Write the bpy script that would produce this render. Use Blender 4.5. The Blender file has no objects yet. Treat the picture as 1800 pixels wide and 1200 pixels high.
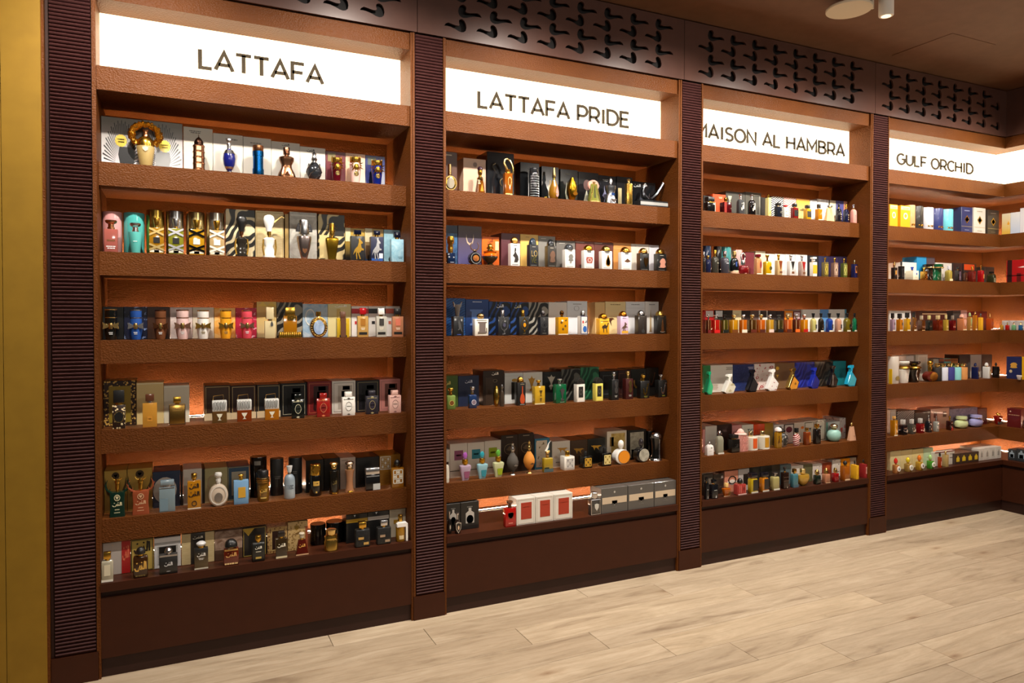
import bpy, math, random
from math import sin, cos, pi, radians, sqrt, hypot
from mathutils import Vector, Matrix, Euler
random.seed(7)
S = bpy.context.scene
COL = S.collection
# ------------------------------------------------------------------ camera
F_PX, VPX, HOR, PITCH, EYE = 1253.0, 3563.0, 559.4, radians(.91), 1.5
YAW = math.atan2(VPX - 900, F_PX)
FW = Vector((cos(YAW) * cos(PITCH), sin(YAW) * cos(PITCH), -sin(PITCH)))
RT = Vector((sin(YAW), -cos(YAW), 0))
UP = RT.cross(FW)
V0 = HOR + F_PX * math.tan(PITCH)
EYEP = Vector((0, -3.385, EYE))
cd = bpy.data.cameras.new('camera'); cam = bpy.data.objects.new('camera', cd); COL.objects.link(cam)
cd.sensor_width = 36; cd.lens = 36 * F_PX / 1800; cd.shift_y = -(600 - V0) / 1800; cd.clip_start = .05
cam.matrix_world = Matrix((RT, UP, -FW)).transposed().to_4x4()
cam.location = EYEP
S.camera = cam
# ------------------------------------------------------------------ world, exposure, lights
w = bpy.data.worlds.new('shop_ambient'); S.world = w; w.use_nodes = True
bg = w.node_tree.nodes['Background']; bg.inputs[0].default_value = (1, .83, .66, 1); bg.inputs[1].default_value = .05
S.view_settings.view_transform = 'Standard'; S.view_settings.look = 'None'; S.view_settings.gamma = 1
S.view_settings.use_curve_mapping = False; S.view_settings.exposure = 0.0
S.cycles.max_bounces = 10; S.cycles.transmission_bounces = 8; S.cycles.transparent_max_bounces = 8
S.cycles.caustics_reflective = False; S.cycles.caustics_refractive = False; S.cycles.sample_clamp_indirect = 4
S.cycles.use_denoising = True
SPOT_X = (-.12, .82, 1.74, 2.62, 3.52, 4.42, 5.25)
def aim(o, t): o.rotation_euler = (Vector(t) - o.location).to_track_quat('-Z', 'Y').to_euler()
def spot(x, y, z, target, watt, ang=135, blend=1, rad=.022, colr=(1, .91, .80)):
    d = bpy.data.lights.new('spotlight', 'SPOT'); o = bpy.data.objects.new('spotlight', d); COL.objects.link(o)
    d.energy = watt; d.spot_size = radians(ang); d.spot_blend = blend; d.shadow_soft_size = rad; d.color = colr
    o.location = (x, y, z); aim(o, target)
def area(x, y, z, target, sx, sy, watt, colr=(1, .91, .79)):
    d = bpy.data.lights.new('ceiling_panel_light', 'AREA'); o = bpy.data.objects.new('ceiling_panel_light', d); COL.objects.link(o)  # added fill lamp, no fitting is modelled for it
    d.energy = watt; d.shape = 'RECTANGLE'; d.size = sx; d.size_y = sy; d.color = colr
    o.location = (x, y, z); aim(o, target)
for sx in SPOT_X: spot(sx, -.72, 3.06, (sx - .05, .16, 1.35), 118)
for ax in (1.6, 4.4): area(ax, -2.2, 3.2, (ax, -2.21, 0), .5, .5, 11)          # unseen lamps added over the floor to brighten it
for ax in (.6, 2.8, 5.0): area(ax - .6, -4.7, 3.15, (ax + .2, 0, 1.1), .5, .5, 29)      # unseen fill added to lift the shaded shelf fronts
# ------------------------------------------------------------------ pixel helpers (1800 x 1200 frame)
def ray(u, v): return FW * F_PX + RT * (u - 900) - UP * (v - V0)
def at(u, v, Y):
    d = ray(u, v); return EYEP + d * ((Y - EYEP.y) / d.y)
def atx(u, v, X):
    d = ray(u, v); return EYEP + d * ((X - EYEP.x) / d.x)
# ------------------------------------------------------------------ materials
def lin(h):
    h = h.lstrip('#')
    if len(h) == 3: h = ''.join(c + c for c in h)
    return tuple(((c / 255) / 12.92 if c / 255 <= .04045 else ((c / 255 + .055) / 1.055) ** 2.4) for c in (int(h[i:i + 2], 16) for i in (0, 2, 4)))
MATS = {}
PRE = {'gold': '#e0b04a/k', 'pgold': '#f0cf86/k', 'silver': '#d9d9dc/k', 'bronze': '#8f5a3a/k', 'copper': '#c98a62/k', 'rose': '#e2a98a/k', 'steel': '#8f9096/k',
       'black': '#0b0b0c', 'blackp': '#08080a/p', 'white': '#e9e6e0', 'whitep': '#f0eeea/p', 'cream': '#e6d9b8', 'navy': '#10204e', 'red': '#b3161b', 'amber': '#c9780f/l',
       'glass': '#f4f2ea/g', 'gray': '#8b8883', 'yellow': '#e9b40e', 'darkgray': '#2b2a2a', 'orange': '#e8620e'}
def nodes(name):
    m = bpy.data.materials.new(name); m.use_nodes = True
    nt = m.node_tree; return m, nt, nt.nodes['Principled BSDF']
def ramp(nt, fac, stops, const=False):
    r = nt.nodes.new('ShaderNodeValToRGB'); e = r.color_ramp.elements
    while len(e) < len(stops): e.new(.5)
    for i, (p, c) in enumerate(stops): e[i].position = p; e[i].color = tuple(c) + (1,)
    if const: r.color_ramp.interpolation = 'CONSTANT'
    nt.links.new(fac, r.inputs[0]); return r.outputs[0]
def coords(nt, scale, rot=(0, 0, 0), kind='Object'):
    tc = nt.nodes.new('ShaderNodeTexCoord'); mp = nt.nodes.new('ShaderNodeMapping')
    mp.inputs['Scale'].default_value = scale; mp.inputs['Rotation'].default_value = rot
    nt.links.new(tc.outputs[kind], mp.inputs[0]); return mp.outputs[0]
def tex(nt, kind, vec, **kw):
    t = nt.nodes.new('ShaderNodeTex' + kind); nt.links.new(vec, t.inputs['Vector'])
    for k, v in kw.items():
        if k in t.inputs: t.inputs[k].default_value = v
        else: setattr(t, k, v)
    return t
def M(s):
    s = PRE.get(s, s)
    if s in MATS: return MATS[s]
    if '(' in s:
        kind, args = s[:-1].split('('); cs = [lin(a) for a in args.split(',')]
        m, nt, b = nodes(kind + '_print')
        b.inputs['Roughness'].default_value = .4; b.inputs['Coat Weight'].default_value = .35; b.inputs['Coat Roughness'].default_value = .08
        if kind == 'zebra':
            t = tex(nt, 'Wave', coords(nt, (1, 1, 1), (0, .5, 0)), Scale=26, Distortion=7, **{'Detail Scale': .6, 'Detail': 1.5, 'bands_direction': 'Z'}); f = t.outputs['Fac']; st = [(0, cs[0]), (.52, cs[1])]
            c = ramp(nt, f, st, True)
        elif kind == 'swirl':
            t = tex(nt, 'Wave', coords(nt, (1, 1, 1), (0, .9, 0)), Scale=9, Distortion=14, Detail=1, bands_direction='Z'); c = ramp(nt, t.outputs['Fac'], [(.55, cs[0]), (.78, cs[1])])  # wavy bands in the colour, also used for painted wrap sheen
        elif kind == 'speck':
            t = tex(nt, 'Voronoi', coords(nt, (1, 1, 1)), Scale=95); c = ramp(nt, t.outputs['Distance'], [(.0, cs[1]), (.36, cs[1]), (.4, cs[0])])
        elif kind == 'marble':
            t = tex(nt, 'Noise', coords(nt, (1, 1, 1)), Scale=22, Detail=4, Distortion=1.6); c = ramp(nt, t.outputs['Fac'], [(.38, cs[0]), (.62, cs[1])])
        elif kind == 'spots':
            t = tex(nt, 'Noise', coords(nt, (1, 1, 1)), Scale=60, Detail=2); c = ramp(nt, t.outputs['Fac'], [(0, cs[0]), (.6, cs[0]), (.63, cs[1])])
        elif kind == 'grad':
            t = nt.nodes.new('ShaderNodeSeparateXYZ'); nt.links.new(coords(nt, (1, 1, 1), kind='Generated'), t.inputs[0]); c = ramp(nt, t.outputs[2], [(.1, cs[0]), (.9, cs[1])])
        elif kind == 'wood':
            t = tex(nt, 'Noise', coords(nt, (4, 4, 60)), Scale=8, Detail=3); c = ramp(nt, t.outputs['Fac'], [(.35, cs[0]), (.65, cs[1])])
        nt.links.new(c, b.inputs['Base Color'])
        MATS[s] = m; return m
    col, _, k = s.partition('/')
    c = lin(col)
    m, nt, b = nodes({'': 'card', 'm': 'matte', 'p': 'gloss', 'k': 'metal', 'g': 'glass', 'l': 'liquid', 'f': 'frosted_glass', 'e': 'light'}[k] + '_' + col.lstrip('#'))
    b.inputs['Base Color'].default_value = c + (1,)
    if k == '': b.inputs['Roughness'].default_value = .42; b.inputs['Coat Weight'].default_value = .45; b.inputs['Coat Roughness'].default_value = .07
    elif k == 'm': b.inputs['Roughness'].default_value = .75
    elif k == 'p': b.inputs['Roughness'].default_value = .14; b.inputs['Coat Weight'].default_value = .5
    elif k == 'k': b.inputs['Metallic'].default_value = 1; b.inputs['Roughness'].default_value = .24
    elif k == 'g': b.inputs['Transmission Weight'].default_value = 1; b.inputs['Roughness'].default_value = .02; b.inputs['IOR'].default_value = 1.4
    elif k == 'l': b.inputs['Transmission Weight'].default_value = .35; b.inputs['Roughness'].default_value = .12; b.inputs['Coat Weight'].default_value = .6
    elif k == 'f': b.inputs['Transmission Weight'].default_value = .25; b.inputs['Roughness'].default_value = .35; b.inputs['Coat Weight'].default_value = .2
    elif k == 'e':
        b.inputs['Emission Color'].default_value = c + (1,); b.inputs['Emission Strength'].default_value = 1
    MATS[s] = m; return m
def leather():                                             # embossed brown leather-look boards
    m, nt, b = nodes('brown_leather_board')
    v = coords(nt, (1, 1, 1))
    n = tex(nt, 'Noise', v, Scale=5, Detail=3); nt.links.new(ramp(nt, n.outputs['Fac'], [(.3, lin('#592f0e')), (.7, lin('#633611'))]), b.inputs['Base Color'])
    b.inputs['Roughness'].default_value = .5; b.inputs['Specular IOR Level'].default_value = .17
    t = tex(nt, 'Voronoi', coords(nt, (1, 1, 1.5)), Scale=120); t2 = tex(nt, 'Noise', v, Scale=170, Detail=2)
    a = nt.nodes.new('ShaderNodeMath'); a.operation = 'ADD'; nt.links.new(t.outputs['Distance'], a.inputs[0]); nt.links.new(t2.outputs['Fac'], a.inputs[1])
    bp = nt.nodes.new('ShaderNodeBump'); bp.inputs['Strength'].default_value = .42; bp.inputs['Distance'].default_value = .004
    nt.links.new(a.outputs[0], bp.inputs['Height']); nt.links.new(bp.outputs[0], b.inputs['Normal']); return m
def plain(name, col, rough, spec=.5, metal=0):
    m, nt, b = nodes(name); b.inputs['Base Color'].default_value = lin(col) + (1,); b.inputs['Roughness'].default_value = rough
    b.inputs['Specular IOR Level'].default_value = spec; b.inputs['Metallic'].default_value = metal
    n = tex(nt, 'Noise', coords(nt, (1, 1, 1)), Scale=14, Detail=3)
    r = ramp(nt, n.outputs['Fac'], [(.3, [q * .93 for q in lin(col)]), (.7, [min(1, q * 1.05) for q in lin(col)])]); nt.links.new(r, b.inputs['Base Color']); return m
def emis(name, col, st):
    m, nt, b = nodes(name); b.inputs['Base Color'].default_value = (.8, .8, .8, 1); b.inputs['Emission Color'].default_value = lin(col) + (1,); b.inputs['Emission Strength'].default_value = st; return m
LEATHER = leather()
AUB = plain('aubergine_lacquer', '#3d1d0f', .42, .2)
AUBR = plain('aubergine_ribbing', '#432625', .5, .14)
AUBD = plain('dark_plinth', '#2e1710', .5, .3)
FASC = plain('fascia_paint', '#50352d', .36, .4)
CEIL = plain('ceiling_paint', '#745440', .7, .2)
YEL = plain('mustard_wall', '#8f6d1f', .6, .25)
SIGNW = emis('sign_light', '#ffe3b2', 4.2)
LED = emis('led_strip', '#ffdab6', 100)
INK = plain('sign_letters', '#4a4236', .8, .05)
# ------------------------------------------------------------------ mesh builders
def mk(name, vs, fs, m, parent=None, smooth=None, loc=None):
    me = bpy.data.meshes.new(name); me.from_pydata(vs, [], fs); me.materials.append(M(m) if isinstance(m, str) else m)
    if smooth:
        me.polygons.foreach_set('use_smooth', [True] * len(me.polygons)); me.set_sharp_from_angle(angle=radians(smooth))
    o = bpy.data.objects.new(name, me); COL.objects.link(o)
    if parent: o.parent = parent
    if loc: o.location = loc
    return o
def empty(name, loc=(0, 0, 0), rz=0):
    o = bpy.data.objects.new(name, None); COL.objects.link(o); o.location = loc; o.rotation_euler = (0, 0, rz); o.empty_display_size = .05; return o
def tag(o, label=None, cat=None, group=None, kind=None):
    if label: o['label'] = label
    if cat: o['category'] = cat
    if group: o['group'] = group
    if kind: o['kind'] = kind
    return o
class G:                                                   # collects verts and faces
    def __init__(s): s.v = []; s.f = []
    def add(s, vs, fs):
        k = len(s.v); s.v += vs; s.f += [tuple(i + k for i in f) for f in fs]; return s
    def box(s, x0, x1, y0, y1, z0, z1):
        return s.add([(x0, y0, z0), (x1, y0, z0), (x1, y1, z0), (x0, y1, z0), (x0, y0, z1), (x1, y0, z1), (x1, y1, z1), (x0, y1, z1)],
                     [(3, 2, 1, 0), (4, 5, 6, 7), (0, 1, 5, 4), (1, 2, 6, 5), (2, 3, 7, 6), (3, 0, 4, 7)])
    def loft(s, rings, k=4):                               # rings: (width, depth, z, corner[, dx, dy]); corner 1 = ellipse
        vs, n = [], 4 * k
        for r in rings:
            W, D, z, c = r[:4]; dx = r[4] if len(r) > 4 else 0; dy = r[5] if len(r) > 5 else 0
            if c >= 1: rx, ry = W / 2, D / 2
            else: rx = ry = c * min(W, D) / 2
            for q, (sx, sy) in enumerate(((1, 1), (-1, 1), (-1, -1), (1, -1))):
                for i in range(k):
                    a = q * pi / 2 + pi / 2 * (i / (k - 1) if c < 1 else (i + .5) / k)
                    vs.append((dx + sx * (W / 2 - rx) + rx * cos(a), dy + sy * (D / 2 - ry) + ry * sin(a), z))
        fs = [tuple(reversed(range(n))), tuple(range(n * (len(rings) - 1), n * len(rings)))]
        for j in range(len(rings) - 1):
            for i in range(n): fs.append((j * n + i, j * n + (i + 1) % n, (j + 1) * n + (i + 1) % n, (j + 1) * n + i))
        return s.add(vs, fs)
    def extr(s, poly, y0, y1, ch=0):                       # polygon in xz extruded along y (front y0), chamfered front
        cx = sum(p[0] for p in poly) / len(poly); cz = sum(p[1] for p in poly) / len(poly); n = len(poly)
        R = [(y1, 0)] + ([(y0 + ch, 0), (y0, ch)] if ch else [(y0, 0)])
        vs = []
        for y, c in R:
            for x, z in poly:
                d = hypot(x - cx, z - cz) or 1; vs.append((x - (x - cx) / d * c, y, z - (z - cz) / d * c))
        area_ = sum(poly[i][0] * poly[(i + 1) % n][1] - poly[(i + 1) % n][0] * poly[i][1] for i in range(n))
        fs = [tuple(reversed(range(n))), tuple(range(n * (len(R) - 1), n * len(R)))]
        for j in range(len(R) - 1):
            for i in range(n): fs.append((j * n + i, j * n + (i + 1) % n, (j + 1) * n + (i + 1) % n, (j + 1) * n + i))
        if area_ < 0: fs = [tuple(reversed(f)) for f in fs]
        return s.add(vs, fs)
    def tube(s, pts, r, n=6, closed=False):
        vs, fs, m = [], [], len(pts)
        P = [Vector(p) for p in pts]
        rr = r if isinstance(r, (list, tuple)) else [r] * m
        for i, p in enumerate(P):
            a = P[(i - 1) % m] if (closed or i > 0) else p; b = P[(i + 1) % m] if (closed or i < m - 1) else p
            t = (b - a).normalized(); u = t.cross(Vector((0, 1, 0)));
            if u.length < .05: u = t.cross(Vector((1, 0, 0)))
            u.normalize(); w_ = t.cross(u)
            vs += [tuple(p + (u * cos(2 * pi * k / n) + w_ * sin(2 * pi * k / n)) * rr[i]) for k in range(n)]
        for i in range(m if closed else m - 1):
            for k in range(n): fs.append((i * n + k, i * n + (k + 1) % n, ((i + 1) % m) * n + (k + 1) % n, ((i + 1) % m) * n + k))
        if not closed: fs += [tuple(reversed(range(n))), tuple(range((m - 1) * n, m * n))]
        return s.add(vs, fs)
    def map(s, fn, start=0): s.v[start:] = [fn(*p) for p in s.v[start:]]; return s
    def build(s, name, m, parent=None, smooth=None, loc=None): return mk(name, s.v, s.f, m, parent, smooth, loc)
# ------------------------------------------------------------------ monoline lettering (cap height 1)
def arc(cx, cy, rx, ry, a0, a1, n=9): return [(cx + rx * cos(radians(a0 + (a1 - a0) * i / n)), cy + ry * sin(radians(a0 + (a1 - a0) * i / n))) for i in range(n + 1)]
GLY = {'L': (.60, [[(.05, 1), (.05, 0), (.58, 0)]]), 'A': (.84, [[(.02, 0), (.42, 1), (.82, 0)], [(.16, .3), (.68, .3)]]), 'T': (.72, [[(.0, 1), (.72, 1)], [(.36, 1), (.36, 0)]]),
       'F': (.64, [[(.05, 0), (.05, 1), (.64, 1)], [(.05, .48), (.57, .48)]]), 'E': (.68, [[(.66, 0), (.05, 0), (.05, 1), (.64, 1)], [(.05, .52), (.58, .52)]]),
       'P': (.72, [[(.05, 0), (.05, 1), (.36, 1)] + arc(.38, .67, .31, .33, 90, -90) + [(.05, .34)]]),
       'R': (.74, [[(.05, 0), (.05, 1), (.36, 1)] + arc(.38, .68, .31, .32, 90, -90) + [(.05, .36)], [(.44, .36), (.71, 0)]]), 'I': (.28, [[(.14, 0), (.14, 1)]]),
       'D': (.84, [[(.05, 0), (.05, 1), (.33, 1)] + arc(.34, .5, .47, .5, 90, -90, 14) + [(.05, 0)]]), 'M': (.96, [[(.05, 0), (.05, 1), (.48, .28), (.9, 1), (.9, 0)]]),
       'S': (.66, [arc(.34, .76, .27, .24, 35, 180, 7) + arc(.34, .74, .27, .22, 200, 265, 4) + arc(.33, .25, .29, .25, 80, -150, 11)]), 'O': (.92, [arc(.46, .5, .43, .5, 90, 450, 22)]),
       'N': (.82, [[(.05, 0), (.05, 1), (.75, 0), (.75, 1)]]), 'H': (.82, [[(.05, 0), (.05, 1)], [(.75, 0), (.75, 1)], [(.05, .51), (.75, .51)]]),
       'B': (.76, [[(.05, 0), (.05, 1), (.38, 1)] + arc(.4, .765, .26, .235, 90, -90, 8) + [(.05, .53)], [(.4, .53)] + arc(.42, .265, .29, .265, 90, -90, 8) + [(.05, 0)]]),
       'G': (.86, [arc(.46, .5, .43, .5, 48, 312, 16) + [(.81, .2), (.81, .5), (.52, .5)]]), 'U': (.8, [[(.05, 1), (.05, .36)] + arc(.4, .36, .35, .36, 180, 360, 10) + [(.75, 1)]]), 'C': (.78, [arc(.46, .5, .43, .5, 45, 315, 15)]),
       'V': (.8, [[(.02, 1), (.4, 0), (.78, 1)]]), 'Y': (.74, [[(.02, 1), (.37, .48), (.72, 1)], [(.37, .48), (.37, 0)]]), ' ': (.3, []), 'K': (.72, [[(.05, 0), (.05, 1)], [(.66, 1), (.05, .36)], [(.28, .58), (.7, 0)]])}
def stroke(g, pts, t, y0, y1, fx):                         # ribbon with mitred joints; fx maps glyph (x,z) to place
    n = len(pts); L, R = [], []
    for i in range(n):
        p = Vector(pts[i]); a = Vector(pts[i - 1]) if i else None; b = Vector(pts[i + 1]) if i < n - 1 else None
        d1 = (p - a).normalized() if a is not None else (b - p).normalized(); d2 = (b - p).normalized() if b is not None else d1
        n1 = Vector((-d1.y, d1.x)); n2 = Vector((-d2.y, d2.x)); m_ = (n1 + n2)
        if m_.length < .2: m_ = n1
        m_.normalize(); k = min(1 / max(.3, m_.dot(n1)), 2.2) * t / 2
        L.append(p + m_ * k); R.append(p - m_ * k)
    vs = [fx(q.x, q.y, y) for y in (y0, y1) for pr in zip(L, R) for q in pr]
    fs = []; o = 2 * n
    for i in range(n - 1):
        a, b, c, d = 2 * i, 2 * i + 1, 2 * i + 3, 2 * i + 2
        fs += [(a, b, c, d), (o + d, o + c, o + b, o + a), (a, d, o + d, o + a), (c, b, o + b, o + c)]
    fs += [(1, 0, o, o + 1), (o - 2, o - 1, 2 * o - 1, 2 * o - 2)]
    g.add(vs, fs)
def textw(s, sp): return sum(GLY[c][0] + sp for c in s) - sp
def lettering(g, s, x0, z0, h, wd, y0, y1, t=.19, sp=.13):  # text fitted to width wd, cap height h
    k = wd / textw(s, sp); x = 0
    for c in s:
        for pts in GLY[c][1]: stroke(g, pts, t, y0, y1, lambda a, b, y, x=x: (x0 + (x + a) * k, y, z0 + b * h))
        x += GLY[c][0] + sp
    return g
# ================================================================== the setting
XR = 5.82                                                   # front plane of the right-hand run
ZC = 3.26
BAYS = [(-.302, 1.054), (1.22, 2.687), (2.851, 4.321), (4.49, XR)]
SHZ = (2.162, 1.783, 1.407, 1.025, .645); LEDGE = .398
def floor():
    m, nt, b = nodes('oak_plank')
    oi = nt.nodes.new('ShaderNodeObjectInfo'); mp = nt.nodes.new('ShaderNodeMapping'); tc = nt.nodes.new('ShaderNodeTexCoord')
    ad = nt.nodes.new('ShaderNodeVectorMath'); ad.operation = 'ADD'; cb = nt.nodes.new('ShaderNodeCombineXYZ')
    mu = nt.nodes.new('ShaderNodeMath'); mu.operation = 'MULTIPLY'; mu.inputs[1].default_value = 37; nt.links.new(oi.outputs['Random'], mu.inputs[0])
    for i in (0, 1): nt.links.new(mu.outputs[0], cb.inputs[i])
    nt.links.new(tc.outputs['Object'], ad.inputs[0]); nt.links.new(cb.outputs[0], ad.inputs[1]); nt.links.new(ad.outputs[0], mp.inputs[0])
    mp.inputs['Scale'].default_value = (.8, 4.2, 1)
    n1 = tex(nt, 'Noise', mp.outputs[0], Scale=2.6, Detail=7, Roughness=.55, Distortion=1.4)
    c1 = ramp(nt, n1.outputs['Fac'], [(.24, lin('#95806a')), (.4, lin('#b8a58c')), (.58, lin('#c6b39a')), (.8, lin('#d4c4ac'))])
    wv = tex(nt, 'Wave', mp.outputs[0], Scale=1.5, Distortion=9, Detail=2, bands_direction='Y', **{'Detail Scale': .8})
    c2 = ramp(nt, wv.outputs['Fac'], [(0, (.93, .91, .885)), (.2, (1, 1, 1)), (1, (1, 1, 1))])
    kn = tex(nt, 'Voronoi', coords(nt, (1.0, 2.4, 1)), Scale=.85, voronoi_dimensions='2D'); kn2 = nt.nodes.new('ShaderNodeVectorMath')
    nt.links.new(ad.outputs[0], kn.inputs['Vector'].links[0].from_node.inputs[0])
    c3 = ramp(nt, kn.outputs['Distance'], [(0, (.5, .4, .34)), (.018, (.7, .62, .56)), (.045, (.93, .9, .87)), (.1, (1, 1, 1))])
    fg = tex(nt, 'Noise', mp.outputs[0], Scale=22, Detail=4, Roughness=.6, Distortion=.6); c4 = ramp(nt, fg.outputs['Fac'], [(.3, (.91, .89, .87)), (.6, (1, 1, 1)), (.8, (1.03, 1.03, 1.03))])
    va = ramp(nt, oi.outputs['Random'], [(0, (.86, .83, .8)), (.5, (.97, .96, .95)), (1, (1.05, 1.03, .99))])
    cur = c1
    for c in (c2, c3, c4, va):
        mx = nt.nodes.new('ShaderNodeMix'); mx.data_type = 'RGBA'; mx.blend_type = 'MULTIPLY'; mx.inputs[0].default_value = 1
        nt.links.new(cur, mx.inputs[6]); nt.links.new(c, mx.inputs[7]); cur = mx.outputs[2]
    nt.links.new(cur, b.inputs['Base Color']); b.inputs['Roughness'].default_value = .48
    f = tag(G().box(-2.5, XR + .6, -5.2, .55, -.06, -.012).build('floor', plain('floor_joint', '#6b5540', .8)), kind='structure')
    offs = {0: 3.35, 1: 1.07, 2: 1.473, 3: 1.772, 4: 2.003, 5: 2.305, 6: 2.68, 7: 3.09, 8: 1.66, 9: 2.35, 10: 1.3, 11: 2.9}
    W, Lp, g = .1862, 1.355, .0011
    cache = {}
    for r in range(-2, 26):
        y1 = .082 - .186 * r if r >= 0 else .082 - .186 * r; y0 = y1 - .186
        o = offs.get(r, (r * 1.37) % Lp); o -= Lp * math.ceil((o + 2.4) / Lp)
        while o < XR + .5:
            a, c = max(o, -2.45), min(o + Lp, XR + .5)
            v = at
            if c - a > .05:
                # keep only planks inside the pictured floor, with a margin
                if (y0 > -2.9 and c > .2 - (y0 + .1) * -.1) or y0 > -1.2:
                    key = round(c - a, 3)
                    if key not in cache:
                        h = (c - a) / 2 - g; q = W / 2 - g; cache[key] = [(-h, -q, -.012), (h, -q, -.012), (h, q, -.012), (-h, q, -.012), (-h, -q, -.0012), (h, -q, -.0012), (h, q, -.0012), (-h, q, -.0012), (-h + .001, -q + .001, 0), (h - .001, -q + .001, 0), (h - .001, q - .001, 0), (-h + .001, q - .001, 0)]
                        me = bpy.data.meshes.new('plank'); me.from_pydata(cache[key], [], [(8, 9, 10, 11), (3, 2, 1, 0)] + [(i, (i + 1) % 4, 4 + (i + 1) % 4, 4 + i) for i in range(4)] + [(4 + i, 4 + (i + 1) % 4, 8 + (i + 1) % 4, 8 + i) for i in range(4)]); me.materials.append(m); cache[key] = me
                    p = bpy.data.objects.new('plank', cache[key]); COL.objects.link(p); p.parent = f; p.location = ((a + c) / 2, (y0 + y1) / 2, 0)
            o += Lp
floor()
# ceiling with access panels
ce = tag(G().box(-2.5, XR + .6, -5.2, .55, ZC, ZC + .1).build('ceiling', CEIL), kind='structure')
for x0, x1, y0, y1 in ((4.345, 4.777, -.536, -.124), (2.3, 2.86, -.55, -.135)):
    G().box(x0, x1, y0, y1, ZC - .003, ZC + .01).build('access_panel', CEIL, ce)
tag(G().box(-2.5, XR + .6, .47, .55, 0, ZC).build('wall_back', AUBD), kind='structure')
tag(G().box(XR + .47, XR + .6, -5.2, .47, 0, ZC).build('wall_right', AUBD), kind='structure')
wl = tag(G().box(-2.5, -.6125, -.03, .2, 0, ZC).build('wall_left', YEL), kind='structure')
G().box(-.6105, -.4796, -.03, .2, 0, ZC).build('panel', YEL, wl)
G().box(-.4795, -.4706, -.0125, .2, 0, ZC).build('edge_strip', LEATHER, wl)
# pierced fascia panels under the ceiling
def glyph_outline():
    up = [(-.119, .018), (-.112, .030), (-.098, .037), (-.08, .034), (-.06, .030), (-.043, .030), (-.037, .036), (-.041, .048), (-.040, .058), (-.032, .065), (-.022, .066), (-.011, .059), (-.003, .045), (0, .028), (-.004, .012), (-.014, .003), (-.026, 0), (-.042, .003), (-.062, .011), (-.085, .0175), (-.103, .019)]
    return up
def fascia(n, x0, x1, wall='back', cells=8, first=None, glyphs=None):
    cu = bpy.data.curves.new('fascia', 'CURVE'); cu.dimensions = '2D'; cu.fill_mode = 'BOTH'; cu.extrude = .006
    def sp(pts):
        s = cu.splines.new('POLY'); s.points.add(len(pts) - 1); s.use_cyclic_u = True
        for p, q in zip(s.points, pts): p.co = (q[0], q[1], 0, 1)
    sp([(x0, 2.905), (x1, 2.905), (x1, 3.253), (x0, 3.253)])
    gl = glyph_outline()
    for i in range(cells):
        bx = first + .173 * i
        for zr in (2.943, 3.093):
            if x0 + .01 < bx - .12 and bx < x1 - .01: sp([(bx + x, zr + z) for x, z in gl])
        ax = bx - .045
        for zr in (3.017, 3.163):
            if x0 + .01 < ax and ax + .13 < x1 - .01: sp([(ax - x * 1.08, zr + z) for x, z in reversed(gl)])
    o = bpy.data.objects.new('t', cu); dg = bpy.context.evaluated_depsgraph_get()
    COL.objects.link(o); dg.update(); me = bpy.data.meshes.new_from_object(o.evaluated_get(dg)); bpy.data.objects.remove(o)
    if wall == 'back': me.transform(Matrix(((1, 0, 0, 0), (0, 0, -1, .006), (0, 1, 0, 0), (0, 0, 0, 1))))
    else: me.transform(Matrix(((0, 0, 1, XR + .006), (-1, 0, 0, 0), (0, 1, 0, 0), (0, 0, 0, 1))))
    me.materials.clear(); me.materials.append(FASC)
    f = bpy.data.objects.new('trim_%d' % n, me); COL.objects.link(f); tag(f, kind='structure')
    bk = G()
    if wall == 'back': bk.box(x0, x1, .03, .04, 2.91, 3.255)
    else: bk.box(XR + .03, XR + .04, -x1, -x0, 2.91, 3.255)
    bk.build('backing_board', plain('fascia_backing', '#0d0706', .8) if 'fb' not in MATS else MATS['fb'], f)
fascia(1, -.48, 1.078, first=1.338 - 1.634, cells=8)
fascia(2, 1.081, 2.712, first=1.338)
fascia(3, 2.715, 4.346, first=2.933)
fascia(4, 4.349, XR - .001, first=4.528, cells=8)
fascia(5, .0, 1.7, wall='right', first=.33, cells=8)
# ribbed pilasters
def pilaster(x0, x1, label):
    p = tag(empty('ribbed_pilaster', ((x0 + x1) / 2, .2, 0)), label, 'pilaster', 'ribbed pilasters between the bays')
    h = (x1 - x0) / 2
    G().box(-h + .012, h - .006, -.186, .2, .0, 2.9).build('core', AUB, p)
    G().box(-h + .001, h - .001, -.2, -.187, .0, .118).build('base_block', AUB, p)
    G().box(-h + .001, -h + .011, -.199 if x0 > 0 else -.19, .2, .12, 2.9).build('edge_board', LEATHER if x0 > 0 else AUBD, p)  # leftmost board coloured dark to stand for the shadow gap
    G().box(h - .0055, h, -.2, .2, .12, 2.9).build('edge_board', LEATHER, p)
    g = G(); z = .122; pit = .01525; prof = [(0, 0), (.0025, .0075), (.006, .0115), (.0095, .0125), (.0125, .010), (.0138, .004), (.0139, 0)]
    while z < 2.888:
        vs = [(sx, -.1865 - d, z + q) for sx in (-h + .016, h - .009) for q, d in prof]; n = len(prof)
        g.add(vs, [(i, n + i, n + i + 1, i + 1) for i in range(n - 1)] + [tuple(range(n)), tuple(reversed(range(n, 2 * n)))]); z += pit
    tag(g.build('ribbing', AUBR, p, 50), kind='stuff')
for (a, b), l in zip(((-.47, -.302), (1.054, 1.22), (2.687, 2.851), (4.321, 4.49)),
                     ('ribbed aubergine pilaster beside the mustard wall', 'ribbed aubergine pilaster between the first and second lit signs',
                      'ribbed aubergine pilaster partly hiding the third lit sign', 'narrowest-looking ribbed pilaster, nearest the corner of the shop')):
    pilaster(a, b, l)
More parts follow.
